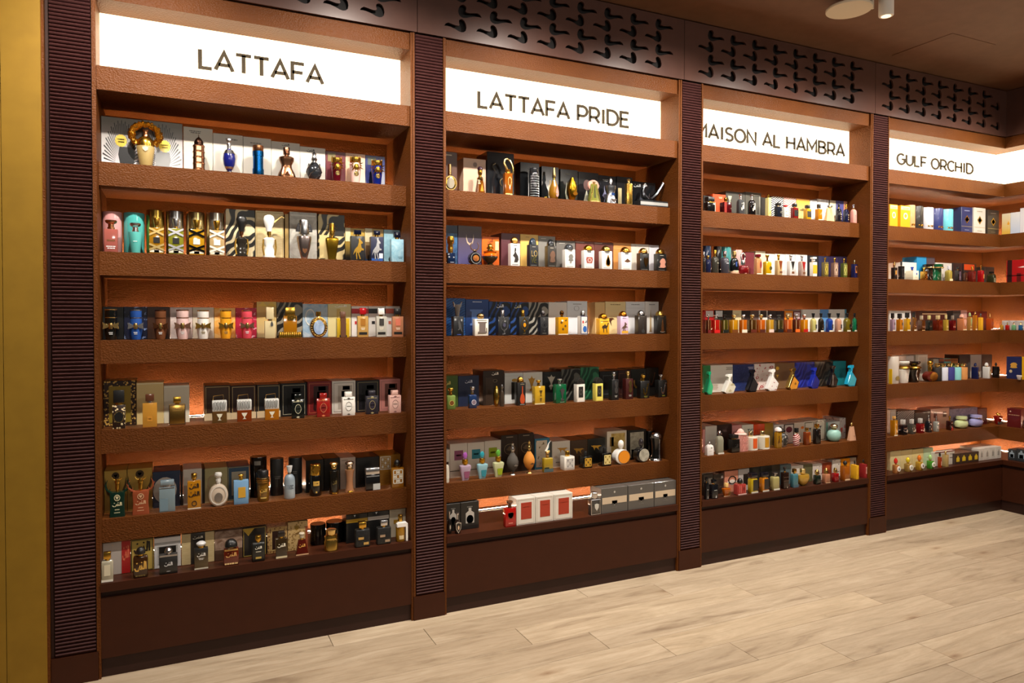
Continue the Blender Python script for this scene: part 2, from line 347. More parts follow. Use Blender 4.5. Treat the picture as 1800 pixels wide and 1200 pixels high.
# shelving bays
def bay(L, label, text, right=False, corner=False):
    """local x along the wall 0..L, local y depth, front at y=0"""
    if right: r = empty('display_shelving', (XR, 0, 0), -pi / 2)
    else: r = empty('display_shelving', (L[0], 0, 0))
    tag(r, label, 'shelving', 'built-in shelving bays along the walls')
    W = L[1] - L[0]; xs = lambda d: W + d if corner else W            # the corner bay runs on into the corner
    s0 = (lambda d: -d) if right else (lambda d: .0095)
    e1 = lambda d: (W if right else (W + d if corner else W - .009))
    bp = lambda nm, x0, x1, y0, y1, z0, z1, m=LEATHER: G().box(x0, x1, y0, y1, z0, z1).build(nm, m, r)
    bp('back_panel', s0(.438) if right else 0, W + .438 if corner else e1(.44), .44, .46, .36, 2.9)
    if not right: bp('side_panel', 0, .009, .005, .44, .0, 2.9)
    if not corner and not right: bp('side_panel', W - .009, W, .005, .44, .0, 2.9)
    q = .002
    for z in SHZ:
        bp('shelf', s0(.085 - q), e1(.085) if not corner else W + .438, .085, .44, z - .1, z)
    for z in SHZ + (LEDGE,):
        if right: bp('light_strip', -.36, e1(0), .364, .374, z + .0006, z + .008, LED)
        else: bp('light_strip', .012, (W + .355) if corner else e1(0) - .003, .364, .374, z, z + .008, LED)
    for z in SHZ + (LEDGE,): bp('strip_lip', -.358 if right else .012, e1(0) - .003 if right or not corner else W + .35, .3595, .363, z + .0006, z + .0075, AUBD)
    bp('shelf', s0(-q), e1(0) if not corner else W + .438, .0, .44, .362, LEDGE, AUB)
    bp('recess', s0(.02), e1(.022), .022, .05, .336, .3615, AUBD)
    bp('base_panel', s0(.008 - q), e1(.008) if not corner else W + .008, .008, .05, .082, .337, AUB)
    bp('toe_kick', s0(.02 - q), e1(.02), .02, .05, 0, .082, AUBD)
    bp('lintel', s0(.02 - q), W + .438 if corner else e1(.02), .02, .44, 2.446, 2.545)
    bp('header', s0(.02 - q), W + .2 if corner else e1(.02), .02, .2, 2.82, 2.904)
    sg = bp('sign_panel', s0(.18 - q) if right else .0095, (W + .18) if corner else e1(.18), .18, .2, 2.546, 2.8195, SIGNW)
    if text:
        t, x0, x1, z0, h = text
        k = (x1 - x0) / textw(t, .13); xx = x0
        for wd in t.split(' '):
            lettering(G(), wd, xx, z0, h, k * textw(wd, .13), .1765, .1798).build('lettering', INK, sg); xx += k * (textw(wd, .13) + .26 + GLY[' '][0])
    return r
bay(BAYS[0], 'leftmost brown shelving bay, next to the mustard wall', ('LATTAFA', .402, .958, 2.644, .082))
bay(BAYS[1], 'second brown shelving bay from the left', ('LATTAFA PRIDE', .255, 1.228, 2.638, .083))
bay(BAYS[2], 'third brown shelving bay from the left, sign partly hidden', ('MAISON AL HAMBRA', .09, 1.414, 2.64, .08))
bay(BAYS[3], 'fourth brown shelving bay, running into the shop corner', ('GULF ORCHID', .323, 1.213, 2.64, .075), corner=True)
bay((0, 1.9), 'brown shelving bay on the right-hand wall', None, right=True)
# ================================================================== things on the shelves
SHAPES = {
 'horse': [(-.5, -.35), (-.38, -.1), (-.2, .02), (-.05, .1), (.05, .3), (.02, .42), (.15, .5), (.2, .38), (.38, .3), (.4, .22), (.25, .2), (.3, .02), (.5, -.02), (.48, -.1), (.3, -.08), (.18, -.18), (.05, -.2), (.22, -.48), (.12, -.5), (-.05, -.22), (-.12, -.2), (-.1, -.5), (-.2, -.5), (-.26, -.15), (-.4, -.25)],
 'camel': [(-.5, .05), (-.4, .22), (-.2, .25), (-.08, .42), (.05, .24), (.2, .2), (.3, .4), (.3, .5), (.5, .46), (.48, .38), (.38, .36), (.32, .1), (.2, -.02), (.26, -.5), (.18, -.5), (.1, -.08), (-.2, -.08), (-.22, -.5), (-.3, -.5), (-.34, -.05), (-.46, -.1)],
 'bull': [(-.5, .3), (-.42, .2), (-.3, .26), (0, .2), (.3, .22), (.5, .1), (.3, .06), (.16, -.1), (.22, -.5), (.12, -.3), (0, -.1), (-.16, -.12), (-.2, -.5), (-.28, -.15), (-.36, .05), (-.48, .12)],
 'sax': [(-.5, .05), (-.36, .1), (-.36, -.2), (-.2, -.36), (0, -.3), (.3, .35), (.26, .5), (.5, .5), (.5, .42), (.4, .36), (.14, -.32), (-.05, -.5), (-.3, -.48), (-.46, -.3)],
 'eight': [(0, .5), (.3, .42), (.4, .25), (.3, .08), (.18, 0), (.34, -.1), (.42, -.28), (.3, -.44), (0, -.5), (-.3, -.44), (-.42, -.28), (-.34, -.1), (-.18, 0), (-.3, .08), (-.4, .25), (-.3, .42)],
 'flask': [(-.08, .5), (.08, .5), (.1, .1), (.36, -.06), (.5, -.28), (.36, -.46), (.1, -.5), (-.1, -.5), (-.36, -.46), (-.5, -.28), (-.36, -.06), (-.1, .1)],
 'pot': [(0, .5), (.1, .36), (.3, .3), (.5, .34), (.3, .1), (.16, -.1), (.08, -.3), (.3, -.44), (.3, -.5), (-.3, -.5), (-.3, -.44), (-.08, -.3), (-.16, -.1), (-.3, .1), (-.5, .34), (-.3, .3), (-.1, .36)],
 'tower': [(0, .5), (.07, .1), (.14, -.25), (.5, -.36), (.4, -.5), (-.4, -.5), (-.5, -.36), (-.14, -.25), (-.07, .1)],
 'sail': [(0, .5), (.2, .2), (.3, -.2), (.34, -.42), (.5, -.5), (-.5, -.5), (-.34, -.42), (-.3, -.2), (-.2, .2)],
 'bird': [(-.1, .5), (.05, .46), (.1, .3), (.3, .1), (.36, -.14), (.5, -.5), (.28, -.34), (.1, -.18), (0, -.3), (-.25, -.3), (-.1, -.2), (-.15, 0), (-.22, .3)],
 'leaf': [(-.5, 0), (-.3, .1), (-.15, .3), (0, .42), (.14, .3), (.3, .14), (.5, 0), (.3, -.14), (0, -.24), (-.3, -.16)],
 'rose': [(0, .5), (.3, .42), (.5, .1), (.34, -.1), (.5, -.4), (.2, -.5), (-.2, -.5), (-.5, -.44), (-.36, -.1), (-.5, .1), (-.3, .36)],
 'lady': [(-.1, .5), (.1, .5), (.12, .32), (.04, .26), (.16, .12), (.4, -.05), (.5, -.3), (.3, -.5), (-.2, -.5), (-.06, -.2), (-.4, -.04), (-.12, .16), (-.14, .3)],
 'scroll': [(-.5, .5), (.5, .5), (.5, .4), (.36, .36), (.36, -.36), (.5, -.4), (.5, -.5), (-.5, -.5), (-.5, -.4), (-.36, -.36), (-.36, .36), (-.5, .4)],
 'drop': [(0, .5), (.2, .2), (.42, -.1), (.4, -.34), (.2, -.5), (-.2, -.5), (-.4, -.34), (-.42, -.1), (-.2, .2)],
 'cup': [(-.5, .5), (.5, .5), (.3, .1), (.1, -.1), (.1, -.36), (.34, -.5), (-.34, -.5), (-.1, -.36), (-.1, -.1), (-.3, .1)],
 'vee': [(-.5, .5), (.5, .5), (0, -.5)], 'dia': [(0, .5), (.5, 0), (0, -.5), (-.5, 0)], 'bottle': [(-.16, .5), (.16, .5), (.16, .3), (.5, .16), (.5, -.5), (-.5, -.5), (-.5, .16), (-.16, .3)],
 'star': [(.5 * (1 if i % 2 else .45) * sin(i * pi / 5), -.5 * (1 if i % 2 else .45) * cos(i * pi / 5)) for i in range(10)],
 'sun': [(.5 * (1 if i % 2 else .66) * cos(i * pi / 12), .5 * (1 if i % 2 else .66) * sin(i * pi / 12)) for i in range(24)],
 'seal': [(.5 * (1 if i % 2 else .92) * cos(i * pi / 12), .5 * (1 if i % 2 else .92) * sin(i * pi / 12)) for i in range(24)],
 'antler': [(-.5, .5), (-.44, .1), (-.3, -.2), (0, -.35), (.3, -.2), (.44, .1), (.5, .5), (.54, .1), (.4, -.32), (.1, -.5), (-.1, -.5), (-.4, -.32), (-.54, .1)],
 'heart': [(0, .3), (.2, .5), (.42, .45), (.5, .2), (.36, -.1), (0, -.5), (-.36, -.1), (-.5, .2), (-.42, .45), (-.2, .5)],
 'tri': [(-.5, -.5), (.5, -.5), (0, .5)], 'crest': [(-.5, .4), (0, .5), (.5, .4), (.44, -.1), (0, -.5), (-.44, -.1)], 'tray': [(-.42, .5), (.42, .5), (.5, .1), (.36, -.5), (-.36, -.5), (-.5, .1)]}
DN = {'r': 'label_panel', 'o': 'medallion', 'O': 'ring_emblem', 'f': 'border', 'x': 'lettering', 's': 'calligraphy', 't': 'lettering', 'p': 'emblem', 'n': 'fan_print', 'b': 'band', 'D': 'lattice'}
def patch(g, pts, fy, off, curved):
    n = len(pts); cx = sum(p[0] for p in pts) / n; cz = sum(p[1] for p in pts) / n
    if not curved:
        y = fy(cx, cz)
        g.extr(pts, y - off, y + .0006); return
    vs = [(cx, fy(cx, cz) - off, cz)]
    for k in (.5, 1): vs += [(cx + (x - cx) * k, fy(cx + (x - cx) * k, cz + (z - cz) * k) - off, cz + (z - cz) * k) for x, z in pts]
    vs += [(x, fy(x, z) + .0006, z) for x, z in pts]
    fs = []
    for i in range(n):
        j = (i + 1) % n; fs += [(0, 1 + i, 1 + j), (1 + i, 1 + n + i, 1 + n + j, 1 + j), (1 + n + i, 1 + 2 * n + i, 1 + 2 * n + j, 1 + n + j)]
    g.add(vs, fs)
def ell(cx, cz, rx, rz, n=18): return [(cx + rx * cos(2 * pi * i / n), cz + rz * sin(2 * pi * i / n)) for i in range(n)]
def rect(cx, cz, w, h, n=5): return [(cx - w / 2 + w * i / n, cz - h / 2) for i in range(n + 1)] + [(cx + w / 2 - w * i / n, cz + h / 2) for i in range(n + 1)]
def ring(g, pa, pb, fy, off):
    n = len(pa); vs = [(x, fy(x, z) - off, z) for x, z in pa] + [(x, fy(x, z) - off, z) for x, z in pb] + [(x, fy(x, z) + .0006, z) for x, z in pa] + [(x, fy(x, z) + .0006, z) for x, z in pb]
    fs = []
    for i in range(n):
        j = (i + 1) % n; fs += [(n + i, i, j, n + j), (i, 2 * n + i, 2 * n + j, j), (3 * n + i, n + i, n + j, 3 * n + j)]
    g.add(vs, fs)
def decorate(root, deco, W, H, fy, curved, z0=0):
    rnd = random.Random(len(deco) * 7 + int(W * 1e4))
    for tk in filter(None, deco.split('|')):
        a = tk.split(); k, sub = a[0][0], a[0][1:]
        cx, cz, w_, h_ = (float(q) for q in a[1:5]); m = a[5]; ex = float(a[6]) if len(a) > 6 else None
        x, z, ww, hh = (cx - .5) * W, z0 + cz * H, w_ * W, h_ * H
        if k in 'rxs' and z - hh / 2 < .0012 + z0: hh = z + hh / 2 - .0012; z = .0012 + hh / 2
        if k == 'f' and z - hh / 2 < .0012: hh -= .003; z += .0015
        g = G(); off = ex if (ex is not None and k in 'rop') else .0009
        if k == 'r': patch(g, rect(x, z, ww, hh), fy, off, curved)
        elif k == 'o': patch(g, ell(x, z, ww / 2, hh / 2), fy, off, curved)
        elif k == 'O': t = ex or .2; ring(g, ell(x, z, ww / 2, hh / 2, 24), ell(x, z, ww / 2 * (1 - t), hh / 2 * (1 - t), 24), fy, .0016)
        elif k == 'f': t = (ex or .05) * W; ring(g, rect(x, z, ww, hh, 1), rect(x, z, ww - 2 * t, hh - 2 * t, 1), fy, .0009)
        elif k == 'p': patch(g, [(x + px * ww, z + pz * hh) for px, pz in SHAPES[sub]], fy, off, False)
        elif k == 'x':
            n = int(ex or 2)
            for i in range(n):
                q = -ww / 2 + (ww * .12 * (i % 2)); lz = z + hh / 2 - hh * (i + .5) / n
                while q < ww / 2 - (ww * .12 * (i % 2)) - .0005:
                    l = ww * rnd.uniform(.1, .26); l = min(l, ww / 2 - q); yy = fy(x + q, lz); g.box(x + q, x + q + l * .82, yy - .0009, yy + .0006, lz - hh / n * .26, lz + hh / n * .26); q += l
        elif k == 's':
            yy = fy(x, z); q = lambda pts: stroke(g, pts, .11, yy - .0011, yy + .0006, lambda px, pz, y: (x + px * ww, y, z + pz * hh))
            q([(-.5, -.1), (-.4, -.34), (-.22, -.36), (-.1, -.1), (-.02, .12)]); q([(-.18, -.2), (.05, -.22), (.1, .1), (.16, -.2), (.3, -.2), (.34, .5)]); q([(.44, .46), (.46, -.24)]); q([(-.34, .3), (-.26, .38)]); q([(.06, .36), (.14, .42)])
        elif k == 't':
            s = sub.replace('_', ' '); lettering(g, s, x - ww / 2, z - hh / 2, hh, ww, fy(x, z) - .0011, fy(x, z) + .0006, t=.16)
        elif k == 'n':                                       # fan of fine rays
            for i in range(31):
                an = radians(8 + 164 * i / 30); r0, r1 = .34, (1.0 if i % 2 else .93)
                p = [(x + cos(an + e) * ww / 2 * r, z - hh / 2 + sin(an + e) * hh * r) for r, e in ((r0, -.006), (r1, -.02), (r1, .02), (r0, .006))]
                patch(g, p, fy, .0007, False)
        elif k == 'D':                                       # pierced lattice of small bars
            n = int(ex or 4); t = ww / n * .16
            for i in range(n + 1): g.box(x - ww / 2 + ww * i / n - t, x - ww / 2 + ww * i / n + t, fy(x, z) - .0012, fy(x, z) + .0006, z - hh / 2, z + hh / 2)
            for i in range(n + 1): g.box(x - ww / 2, x + ww / 2, fy(x, z) - .0012, fy(x, z) + .0006, z - hh / 2 + hh * i / n - t, z - hh / 2 + hh * i / n + t)
            for i in range(n):
                for j in range(n):
                    if (i + j) % 2: patch(g, [(x - ww / 2 + ww * (i + .5 + a_) / n, z - hh / 2 + hh * (j + .5 + b_) / n) for a_, b_ in ((.4, 0), (0, .4), (-.4, 0), (0, -.4))], fy, .0012, False)
        if g.v: g.build(DN[k], m, root)
class C: bay = ''; row = ''; Z = 0; yb = .1; yx = .19; right = False; bd = .15
ORD = ''
def R(bay, row, Z, yb=.1, yx=.19, right=False, bd=.15):
    i = ('first bay', 'second bay', 'third bay', 'fourth bay').index(bay) if 'bay' in bay else 3; C.lo, C.hi = BAYS[i][0] + .0105, BAYS[i][1] - .0105 if i < 3 else 9; C.zt = ({2.162: 2.446, .398: .545}.get(Z, Z + .279)) - .004
    C.bay, C.row, C.Z, C.yb, C.yx, C.right, C.bd = bay, row, Z + .0006, yb, yx, right, bd
def place(x0, x1, v, y, depth=0):
    """pixel extents of a front face -> root empty transform, width, height"""
    vm = v + 30
    if C.right:
        a, b = atx(x0, vm, XR + y).y, atx(x1, vm, XR + y).y
        z = atx((x0 + x1) / 2, v, XR + y).z
        return (XR + y, (a + b) / 2, C.Z), -pi / 2, abs(a - b), z - C.Z
    a, b = at(x0, vm, y + (depth if x0 > 230 else 0)).x, at(x1, vm, y).x
    z = min(at((x0 + x1) / 2, v, y).z, C.zt); a, b = max(a, C.lo), min(b, C.hi)
    return ((a + b) / 2, y, C.Z), 0, b - a, z - C.Z
def finish(r, L, cat, grp):
    r['label'] = L + ', ' + C.bay + ', ' + C.row
    r['category'] = cat; r['group'] = grp + ' on the ' + C.row + ' of the ' + C.bay
def X(x0, x1, v, m, L, deco='', d=None, y=None, name='perfume_box', round_=False, cat='box'):
    y = C.yx if y is None else y
    loc, rz, W, H = place(x0, x1, v, y)
    if round_: d = W
    elif d is None: d = C.bd
    r = empty(name, loc, rz)
    if round_:
        rings = [(W * .98, W * .98, 0, 1), (W, W, .002, 1), (W, W, H - .003, 1), (W * .97, W * .97, H, 1)]
        G().loft([(a, b, c, e, 0, W / 2) for a, b, c, e in rings], 5).build('tube', m, r, 40)
        fy = lambda x, z: W / 2 - sqrt(max(0, W * W / 4 - x * x)) ; cv = True
    else:
        c = .0012
        G().loft([(W - 2 * c, d - 2 * c, 0, .02, 0, d / 2), (W, d, c, .02, 0, d / 2), (W, d, H - c, .02, 0, d / 2), (W - 2 * c, d - 2 * c, H, .02, 0, d / 2)], 2).build('carton', m, r)
        fy = lambda x, z: 0; cv = False
    decorate(r, deco, W, H, fy, cv)
    finish(r, L, cat, 'boxes' if cat == 'box' else cat + 's'); return r
def T(x0, x1, v, m, L, deco='', **k): return X(x0, x1, v, m, L, deco, name='gift_tube', round_=True, cat='tube', **k)
PROF = {
 'r': ([(0, .97), (.02, 1), (.97, 1), (1, .95)], .1), 'R': ([(0, .92), (.04, 1), (.9, 1), (.97, .93), (1, .8)], .4), 'q': ([(0, .98), (.02, 1), (.98, 1), (1, .97)], .04),
 'c': ([(0, .95), (.02, 1), (.97, 1), (1, .95)], 1), 's': ([(0, .92), (.03, 1), (.76, 1), (.86, .92), (.94, .72), (1, .42)], 1), 'S': ([(0, .94), (.03, 1), (.76, 1), (.88, .9), (.95, .72), (1, .45)], .5),
 't': ([(0, .66), (.03, .7), (.92, 1), (1, .96)], 1), 'T': ([(0, .95), (.05, 1), (.3, .96), (.6, .75), (.85, .5), (1, .36)], 1), 'A': ([(0, 1), (.06, .98), (1, .55)], .2),
 'e': ([(0, .3), (.06, .5), (.2, .8), (.42, 1), (.62, .97), (.82, .72), (.94, .42), (1, .3)], 1), 'j': ([(0, .62), (.05, .78), (.25, .97), (.5, 1), (.75, .92), (.92, .62), (1, .45)], 1),
 'h': ([(0, 1), (.03, 1), (.2, .78), (.5, .66), (.8, .8), (1, 1)], 1), 'd': ([(0, .84), (.05, .92), (.5, 1), (.8, .9), (.93, .7), (1, .45)], .9), 'V': ([(0, .55), (.05, .6), (.5, .82), (.85, 1), (.95, .95), (1, .7)], .5),
 'g': ([(0, .7), (.04, .78), (.3, .95), (.62, 1), (.8, .88), (.92, .6), (1, .42)], .7), 'o': ([(0, .5), (.04, .62), (.2, .9), (.5, 1), (.8, .9), (.94, .66), (1, .4)], 1),
 'w': ([(0, .85), (.04, .9), (.35, .62), (.5, .6), (.75, .95), (.9, 1), (1, .8)], .95), 'U': ([(0, .4), (.06, .5), (.12, .3), (.2, .45), (.4, .85), (.55, 1), (.66, .95), (.74, .7), (1, .5)], 1),
 'l': ([(0, .5), (.06, .72), (.25, 1), (.6, .86), (.85, .5), (1, .32)], 1), 'k': ([(0, .95), (.02, 1), (.62, 1), (.7, .92), (.8, .9), (.84, .98), (1, .9)], .95)}
CAPS = {'b': ([(0, .96), (.04, 1), (.95, 1), (1, .94)], .12), 'c': ([(0, .97), (.05, 1), (.93, 1), (1, .9)], 1), 'o': ([(0, .45), (.12, .78), (.35, .98), (.55, 1), (.78, .82), (.93, .5), (1, .15)], 1),
 'd': ([(0, 1), (.3, 1), (.6, .88), (.85, .6), (1, .2)], 1), 'D': ([(0, 1), (.25, 1), (.6, .86), (.85, .58), (1, .2)], .7), 'f': ([(0, .5), (.45, .5), (.6, .85), (.75, 1), (.92, 1), (1, .9)], 1), 'k': ([(0, .6), (.3, .72), (.5, .6), (.62, .9), (.85, 1), (1, .8)], 1),
 'n': ([(0, .8), (.2, 1), (.35, .7), (.6, .55), (.8, .7), (.9, .35), (1, .08)], 1), 't': ([(0, .55), (.55, .55), (.56, 1), (.98, 1), (1, .97)], .2), 'y': ([(0, .7), (.15, 1), (.6, .7), (1, .55)], 1), 'v': ([(0, .6), (.9, 1), (1, .95)], 1)}
def rings_of(key, W, D, z0, h):
    p, c = (PROF if isinstance(key, str) and key in PROF and True else PROF)[key] if isinstance(key, str) else key
    out = []
    for z, f in p:
        dw = W * f; dd = D * f if c >= .9 else D - W * (1 - f)
        out.append((dw, max(dd, D * .35), z0 + z * h, c))
    return out
def capring(key, W, D, z0, h):
    p, c = CAPS[key]
    return [(W * f, (D if c < 1 else W) * f, z0 + z * h, c) for z, f in p]
def V(x0, x1, v, style, body, cap, L, deco='', hb=.72, d=None, y=None, liq=None, neck='gold', name='perfume_bottle', cat='bottle', cx=0):
    """bottle: style = body profile; cap = 'shape:material:width'"""
    y = C.yb if y is None else y
    key = style if isinstance(style, str) else 'r'
    cc = PROF[style][1] if isinstance(style, str) else style[1]
    loc, rz, W, H = place(x0, x1, v, y)
    if d is None: d = W if cc >= 1 else (W * .7 if cc >= .9 else max(.024, W * .42))
    if cc < .9: loc, rz, W, H = place(x0, x1, v, y, d)
    r = empty(name, (loc[0] + (d / 2 if C.right else 0), loc[1] + (0 if C.right else d / 2), loc[2]), rz)
    Hb = H * hb
    rg = rings_of(style, W, d, 0, Hb)
    K = 4 if cc < .9 else 5
    glass = M(body).name.startswith('glass')
    G().loft(rg, K).build('glass_body' if glass else 'body', body, r, 38)
    if glass and liq:
        ins = .86; b0 = .12
        p, c_ = PROF[style] if isinstance(style, str) else style
        q = [(W * f * ins, max(.01, (d * f if c_ >= .9 else d) * ins * .86), Hb * (b0 + z * (.86 - b0)), c_) for z, f in p]
        G().loft(q, 4).build('perfume', liq, r, 38)
    if cap:
        cs = cap.split(':'); ck, cm, cw = cs[0], cs[1], float(cs[2]) if len(cs) > 2 else .5
        nh = .06 * H if neck else 0
        if neck: G().loft([(W * cw * .62, min(d * .8, W * cw * .62), Hb - .001, 1, cx * W), (W * cw * .62, min(d * .8, W * cw * .62), Hb + nh, 1, cx * W)], 4).build('collar', neck, r, 40)
        Wc = W * cw; Dc = min(Wc, d * .92) if ck in 'bt' else Wc
        g = G().loft([(q[0], q[1], q[2], q[3], cx * W) for q in capring(ck, Wc, Dc, Hb + nh, H - Hb - nh)], 4); g.build('cap', cm, r, 38)
    def fy(x, z):
        z = min(max(z, 0), Hb)
        for i in range(len(rg) - 1):
            if rg[i][2] <= z <= rg[i + 1][2]:
                t = (z - rg[i][2]) / max(1e-6, rg[i + 1][2] - rg[i][2]); ww = rg[i][0] + t * (rg[i + 1][0] - rg[i][0]); dd = rg[i][1] + t * (rg[i + 1][1] - rg[i][1]); break
        else: ww, dd = rg[-1][0], rg[-1][1]
        if cc >= .9: return -dd / 2 * sqrt(max(.05, 1 - min(1, 2 * abs(x) / ww) ** 2))
        return -dd / 2
    decorate(r, deco, W, Hb, fy, cc >= .9)
    finish(r, L, cat, 'bottles'); r['_d'] = (W, H, Hb, d); return r
def dims(r): q = r['_d']; return tuple(q)
def extra(r, name, g, m, smooth=40): return g.build(name, m, r, smooth)
def disc(x0, x1, v, cz, body, L, deco='', cap='o:gold:.3', d=.45, rim=None, y=None, cw=None):
    """round flask seen face on: extent x0..x1 is the disc, v the top of the cap, cz = disc diameter / total height"""
    y = C.yb if y is None else y
    loc, rz, W, H = place(x0, x1, v, y); D = W * d; Rz = H * cz / 2
    r = empty('perfume_bottle', (loc[0] + (D / 2 if C.right else 0), loc[1] + (0 if C.right else D / 2), loc[2]), rz); n = 24; g = G(); vs = []
    for yy, k in ((D / 2, .88), (D / 2 - .003, 1), (-D / 2 + .003, 1), (-D / 2, .9)): vs += [(W / 2 * k * cos(2 * pi * i / n), yy, Rz + Rz * k * sin(2 * pi * i / n)) for i in range(n)]
    fs = [tuple(range(n)), tuple(reversed(range(3 * n, 4 * n)))]
    for j in range(3):
        for i in range(n): fs.append((j * n + (i + 1) % n, j * n + i, (j + 1) * n + i, (j + 1) * n + (i + 1) % n))
    g.add(vs, fs).build('body', body, r, 40)
    ck, cm, cw_ = cap.split(':'); cwid = W * float(cw_); zb = 2 * Rz - .002
    G().loft([(cwid * .5, cwid * .5, zb - .004, 1), (cwid * .5, cwid * .5, zb + .07 * H, 1)], 4).build('collar', 'gold' if 'gold' in cm else cm, r, 40)
    G().loft(capring(ck, cwid, min(cwid, D), zb + .05 * H, H - zb - .05 * H), 4).build('cap', cm, r, 38)
    fy = lambda x, z: -D / 2
    if rim: gg = G(); ring(gg, ell(0, Rz, W * .5, Rz, 28), ell(0, Rz, W * .40, Rz * .8, 28), fy, .003); gg.build('rim', rim, r)
    decorate(r, deco, W, 2 * Rz, fy, False); finish(r, L, 'bottle', 'bottles'); r['_d'] = (W, H, 2 * Rz, D); return r
def penta(x0, x1, v, m, face, L, deco='', y=None, capm=None):
    """leaning five-sided flask with a flared cap"""
    y = C.yb if y is None else y
    d = .03; loc, rz, W, H = place(x0, x1, v, y, d); r = empty('perfume_bottle', (loc[0], loc[1] + d / 2, loc[2]), rz)
    hb = H * .68
    G().extr([(-.28 * W, 0), (.28 * W, 0), (.5 * W, hb * .5), (.02 * W, hb), (-.1 * W, hb), (-.5 * W, hb * .16)], -d / 2, d / 2, .002).build('body', m, r)
    P = [(-.24 * W, hb * .06), (.25 * W, hb * .06), (.43 * W, hb * .5), (.02 * W, hb * .88), (-.36 * W, hb * .18)]
    g = G(); patch(g, P, lambda a, b: -d / 2, .001, False); g.build('face_panel', face, r)
    q = W * .13; a, b = -.02 * W, hb
    G().extr([(a - q * .5, b), (a + q * .7, b), (a + q * 1.1, H * .84), (a + q * 2.0, H * .9), (a + q * 1.9, H), (a - q * .8, H * .98), (a - q * 1.2, H * .88), (a - q * .3, H * .82)], -d * .36, d * .36, .0015).build('cap', capm or m, r)
    decorate(r, deco, W, hb, lambda a, b: -d / 2 - .0008, False); finish(r, L, 'bottle', 'bottles'); return r
# ---------------------------------------------------------------- first bay, top shelf
R('first bay', 'top shelf', SHZ[0])
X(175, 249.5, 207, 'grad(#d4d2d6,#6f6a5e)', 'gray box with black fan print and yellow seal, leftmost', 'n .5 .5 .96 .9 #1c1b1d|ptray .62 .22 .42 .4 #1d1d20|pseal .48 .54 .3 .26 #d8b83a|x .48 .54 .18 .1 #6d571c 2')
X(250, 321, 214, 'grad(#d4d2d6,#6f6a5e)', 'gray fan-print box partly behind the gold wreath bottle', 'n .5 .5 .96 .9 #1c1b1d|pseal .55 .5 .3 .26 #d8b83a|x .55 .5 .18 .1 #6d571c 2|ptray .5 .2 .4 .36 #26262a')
def wreath():
    r = V(239, 272, 236, 't', '#b39a61', 'd:gold:.98', 'sand gold urn bottle under a golden horseshoe wreath', 'pcrest .5 .82 .32 .24 rose .0012', hb=.66, neck=None)
    W, H, Hb, D = dims(r); g = G(); rnd = random.Random(3); zc, ra, rb = H * 1.02, W * .74, H * .36
    pts = [(ra * cos(radians(a)), 0, zc + rb * sin(radians(a)) * (1 if a < 181 and a > -1 else 1.1)) for a in range(-48, 229, 6)]
    g.tube(pts, W * .16, 7)
    for k in range(190):
        a = radians(rnd.uniform(-48, 228)); q = rnd.uniform(0, 6.28); s = W * rnd.uniform(.05, .09)
        px, pz = ra * cos(a), zc + rb * sin(a); px += cos(q) * W * .17 * cos(a); pz += cos(q) * W * .17 * sin(a); py = -abs(sin(q)) * W * .17
        g.add([(px + s, py, pz), (px - s, py, pz), (px, py - s, pz), (px, py + s, pz), (px, py, pz + s), (px, py, pz - s)], [(0, 2, 4), (2, 1, 4), (1, 3, 4), (3, 0, 4), (2, 0, 5), (1, 2, 5), (3, 1, 5), (0, 3, 5)])
    tag(extra(r, 'wreath', g, 'gold'), 'golden horseshoe of leaves')
    extra(r, 'stopper_neck', G().loft([(W * .4, W * .4, H * .95, 1), (W * .26, W * .26, H * 1.1, 1), (W * .36, W * .36, H * 1.2, 1)]), 'copper')
wreath()
X(322.5, 374, 224.5, '#c9c2b2', 'pale gray box behind the copper tower bottle', 'x .4 .9 .4 .07 #5b554b 2')
def tower():
    r = V(339, 360, 249, (([(0, 1), (1, .92)]), .55), '#7b5038/k', 'c:#5a4034/k:.8', 'copper tower bottle with windows and a domed roof', hb=.9, neck=None, d=.034)
    W, H, Hb, D = dims(r); g = G()
    for i in range(4):
        z = Hb * (.1 + .23 * i); g.box(-W * .2, W * .2, -D / 2 - .002, -D / 2, z, z + Hb * .15)
    extra(r, 'window', g, '#c99a78/k'); g = G()
    for i in range(5): g.loft([(W * 1.04, D * 1.06, Hb * (.02 + .23 * i), .5), (W * 1.04, D * 1.06, Hb * (.05 + .23 * i), .5)])
    extra(r, 'cornice', g, '#a06a48/k')
    extra(r, 'dome', G().loft([(W * .8, W * .8, H, 1), (W * .7, W * .7, H * 1.06, 1), (W * .42, W * .42, H * 1.14, 1), (W * .1, W * .1, H * 1.19, 1), (W * .05, W * .05, H * 1.3, 1)]), '#6a4a3a/k')
tower()
X(374.5, 427, 236, '#cdc8bd', 'pale gray box behind the blue amphora bottle', 'x .62 .88 .4 .06 #77736a 1')
def amphora():
    r = V(392, 415, 242, (([(0, .5), (.05, .55), (.1, .3), (.16, .5), (.35, .86), (.6, 1), (.82, .86), (.95, .5), (1, .34)]), 1), '#141a66/p', 'k:silver:.5', 'cobalt blue amphora bottle with silver neck and foot', hb=.7, neck='silver')
    W, H, Hb, D = dims(r)
    extra(r, 'foot', G().loft([(W * .62, W * .62, 0, 1), (W * .6, W * .6, Hb * .05, 1), (W * .34, W * .34, Hb * .11, 1), (W * .66, W * .66, Hb * .22, 1), (W * .74, W * .74, Hb * .26, 1)]), 'silver')
    extra(r, 'collar_band', G().loft([(W * .93, W * .93, Hb * .8, 1), (W * .6, W * .6, Hb * .96, 1)]), 'silver')
amphora()
X(427.5, 476.7, 242, '#cbc6bb', 'pale gray box behind the copper and blue cylinder', 'x .45 .86 .4 .05 #77736a 1')
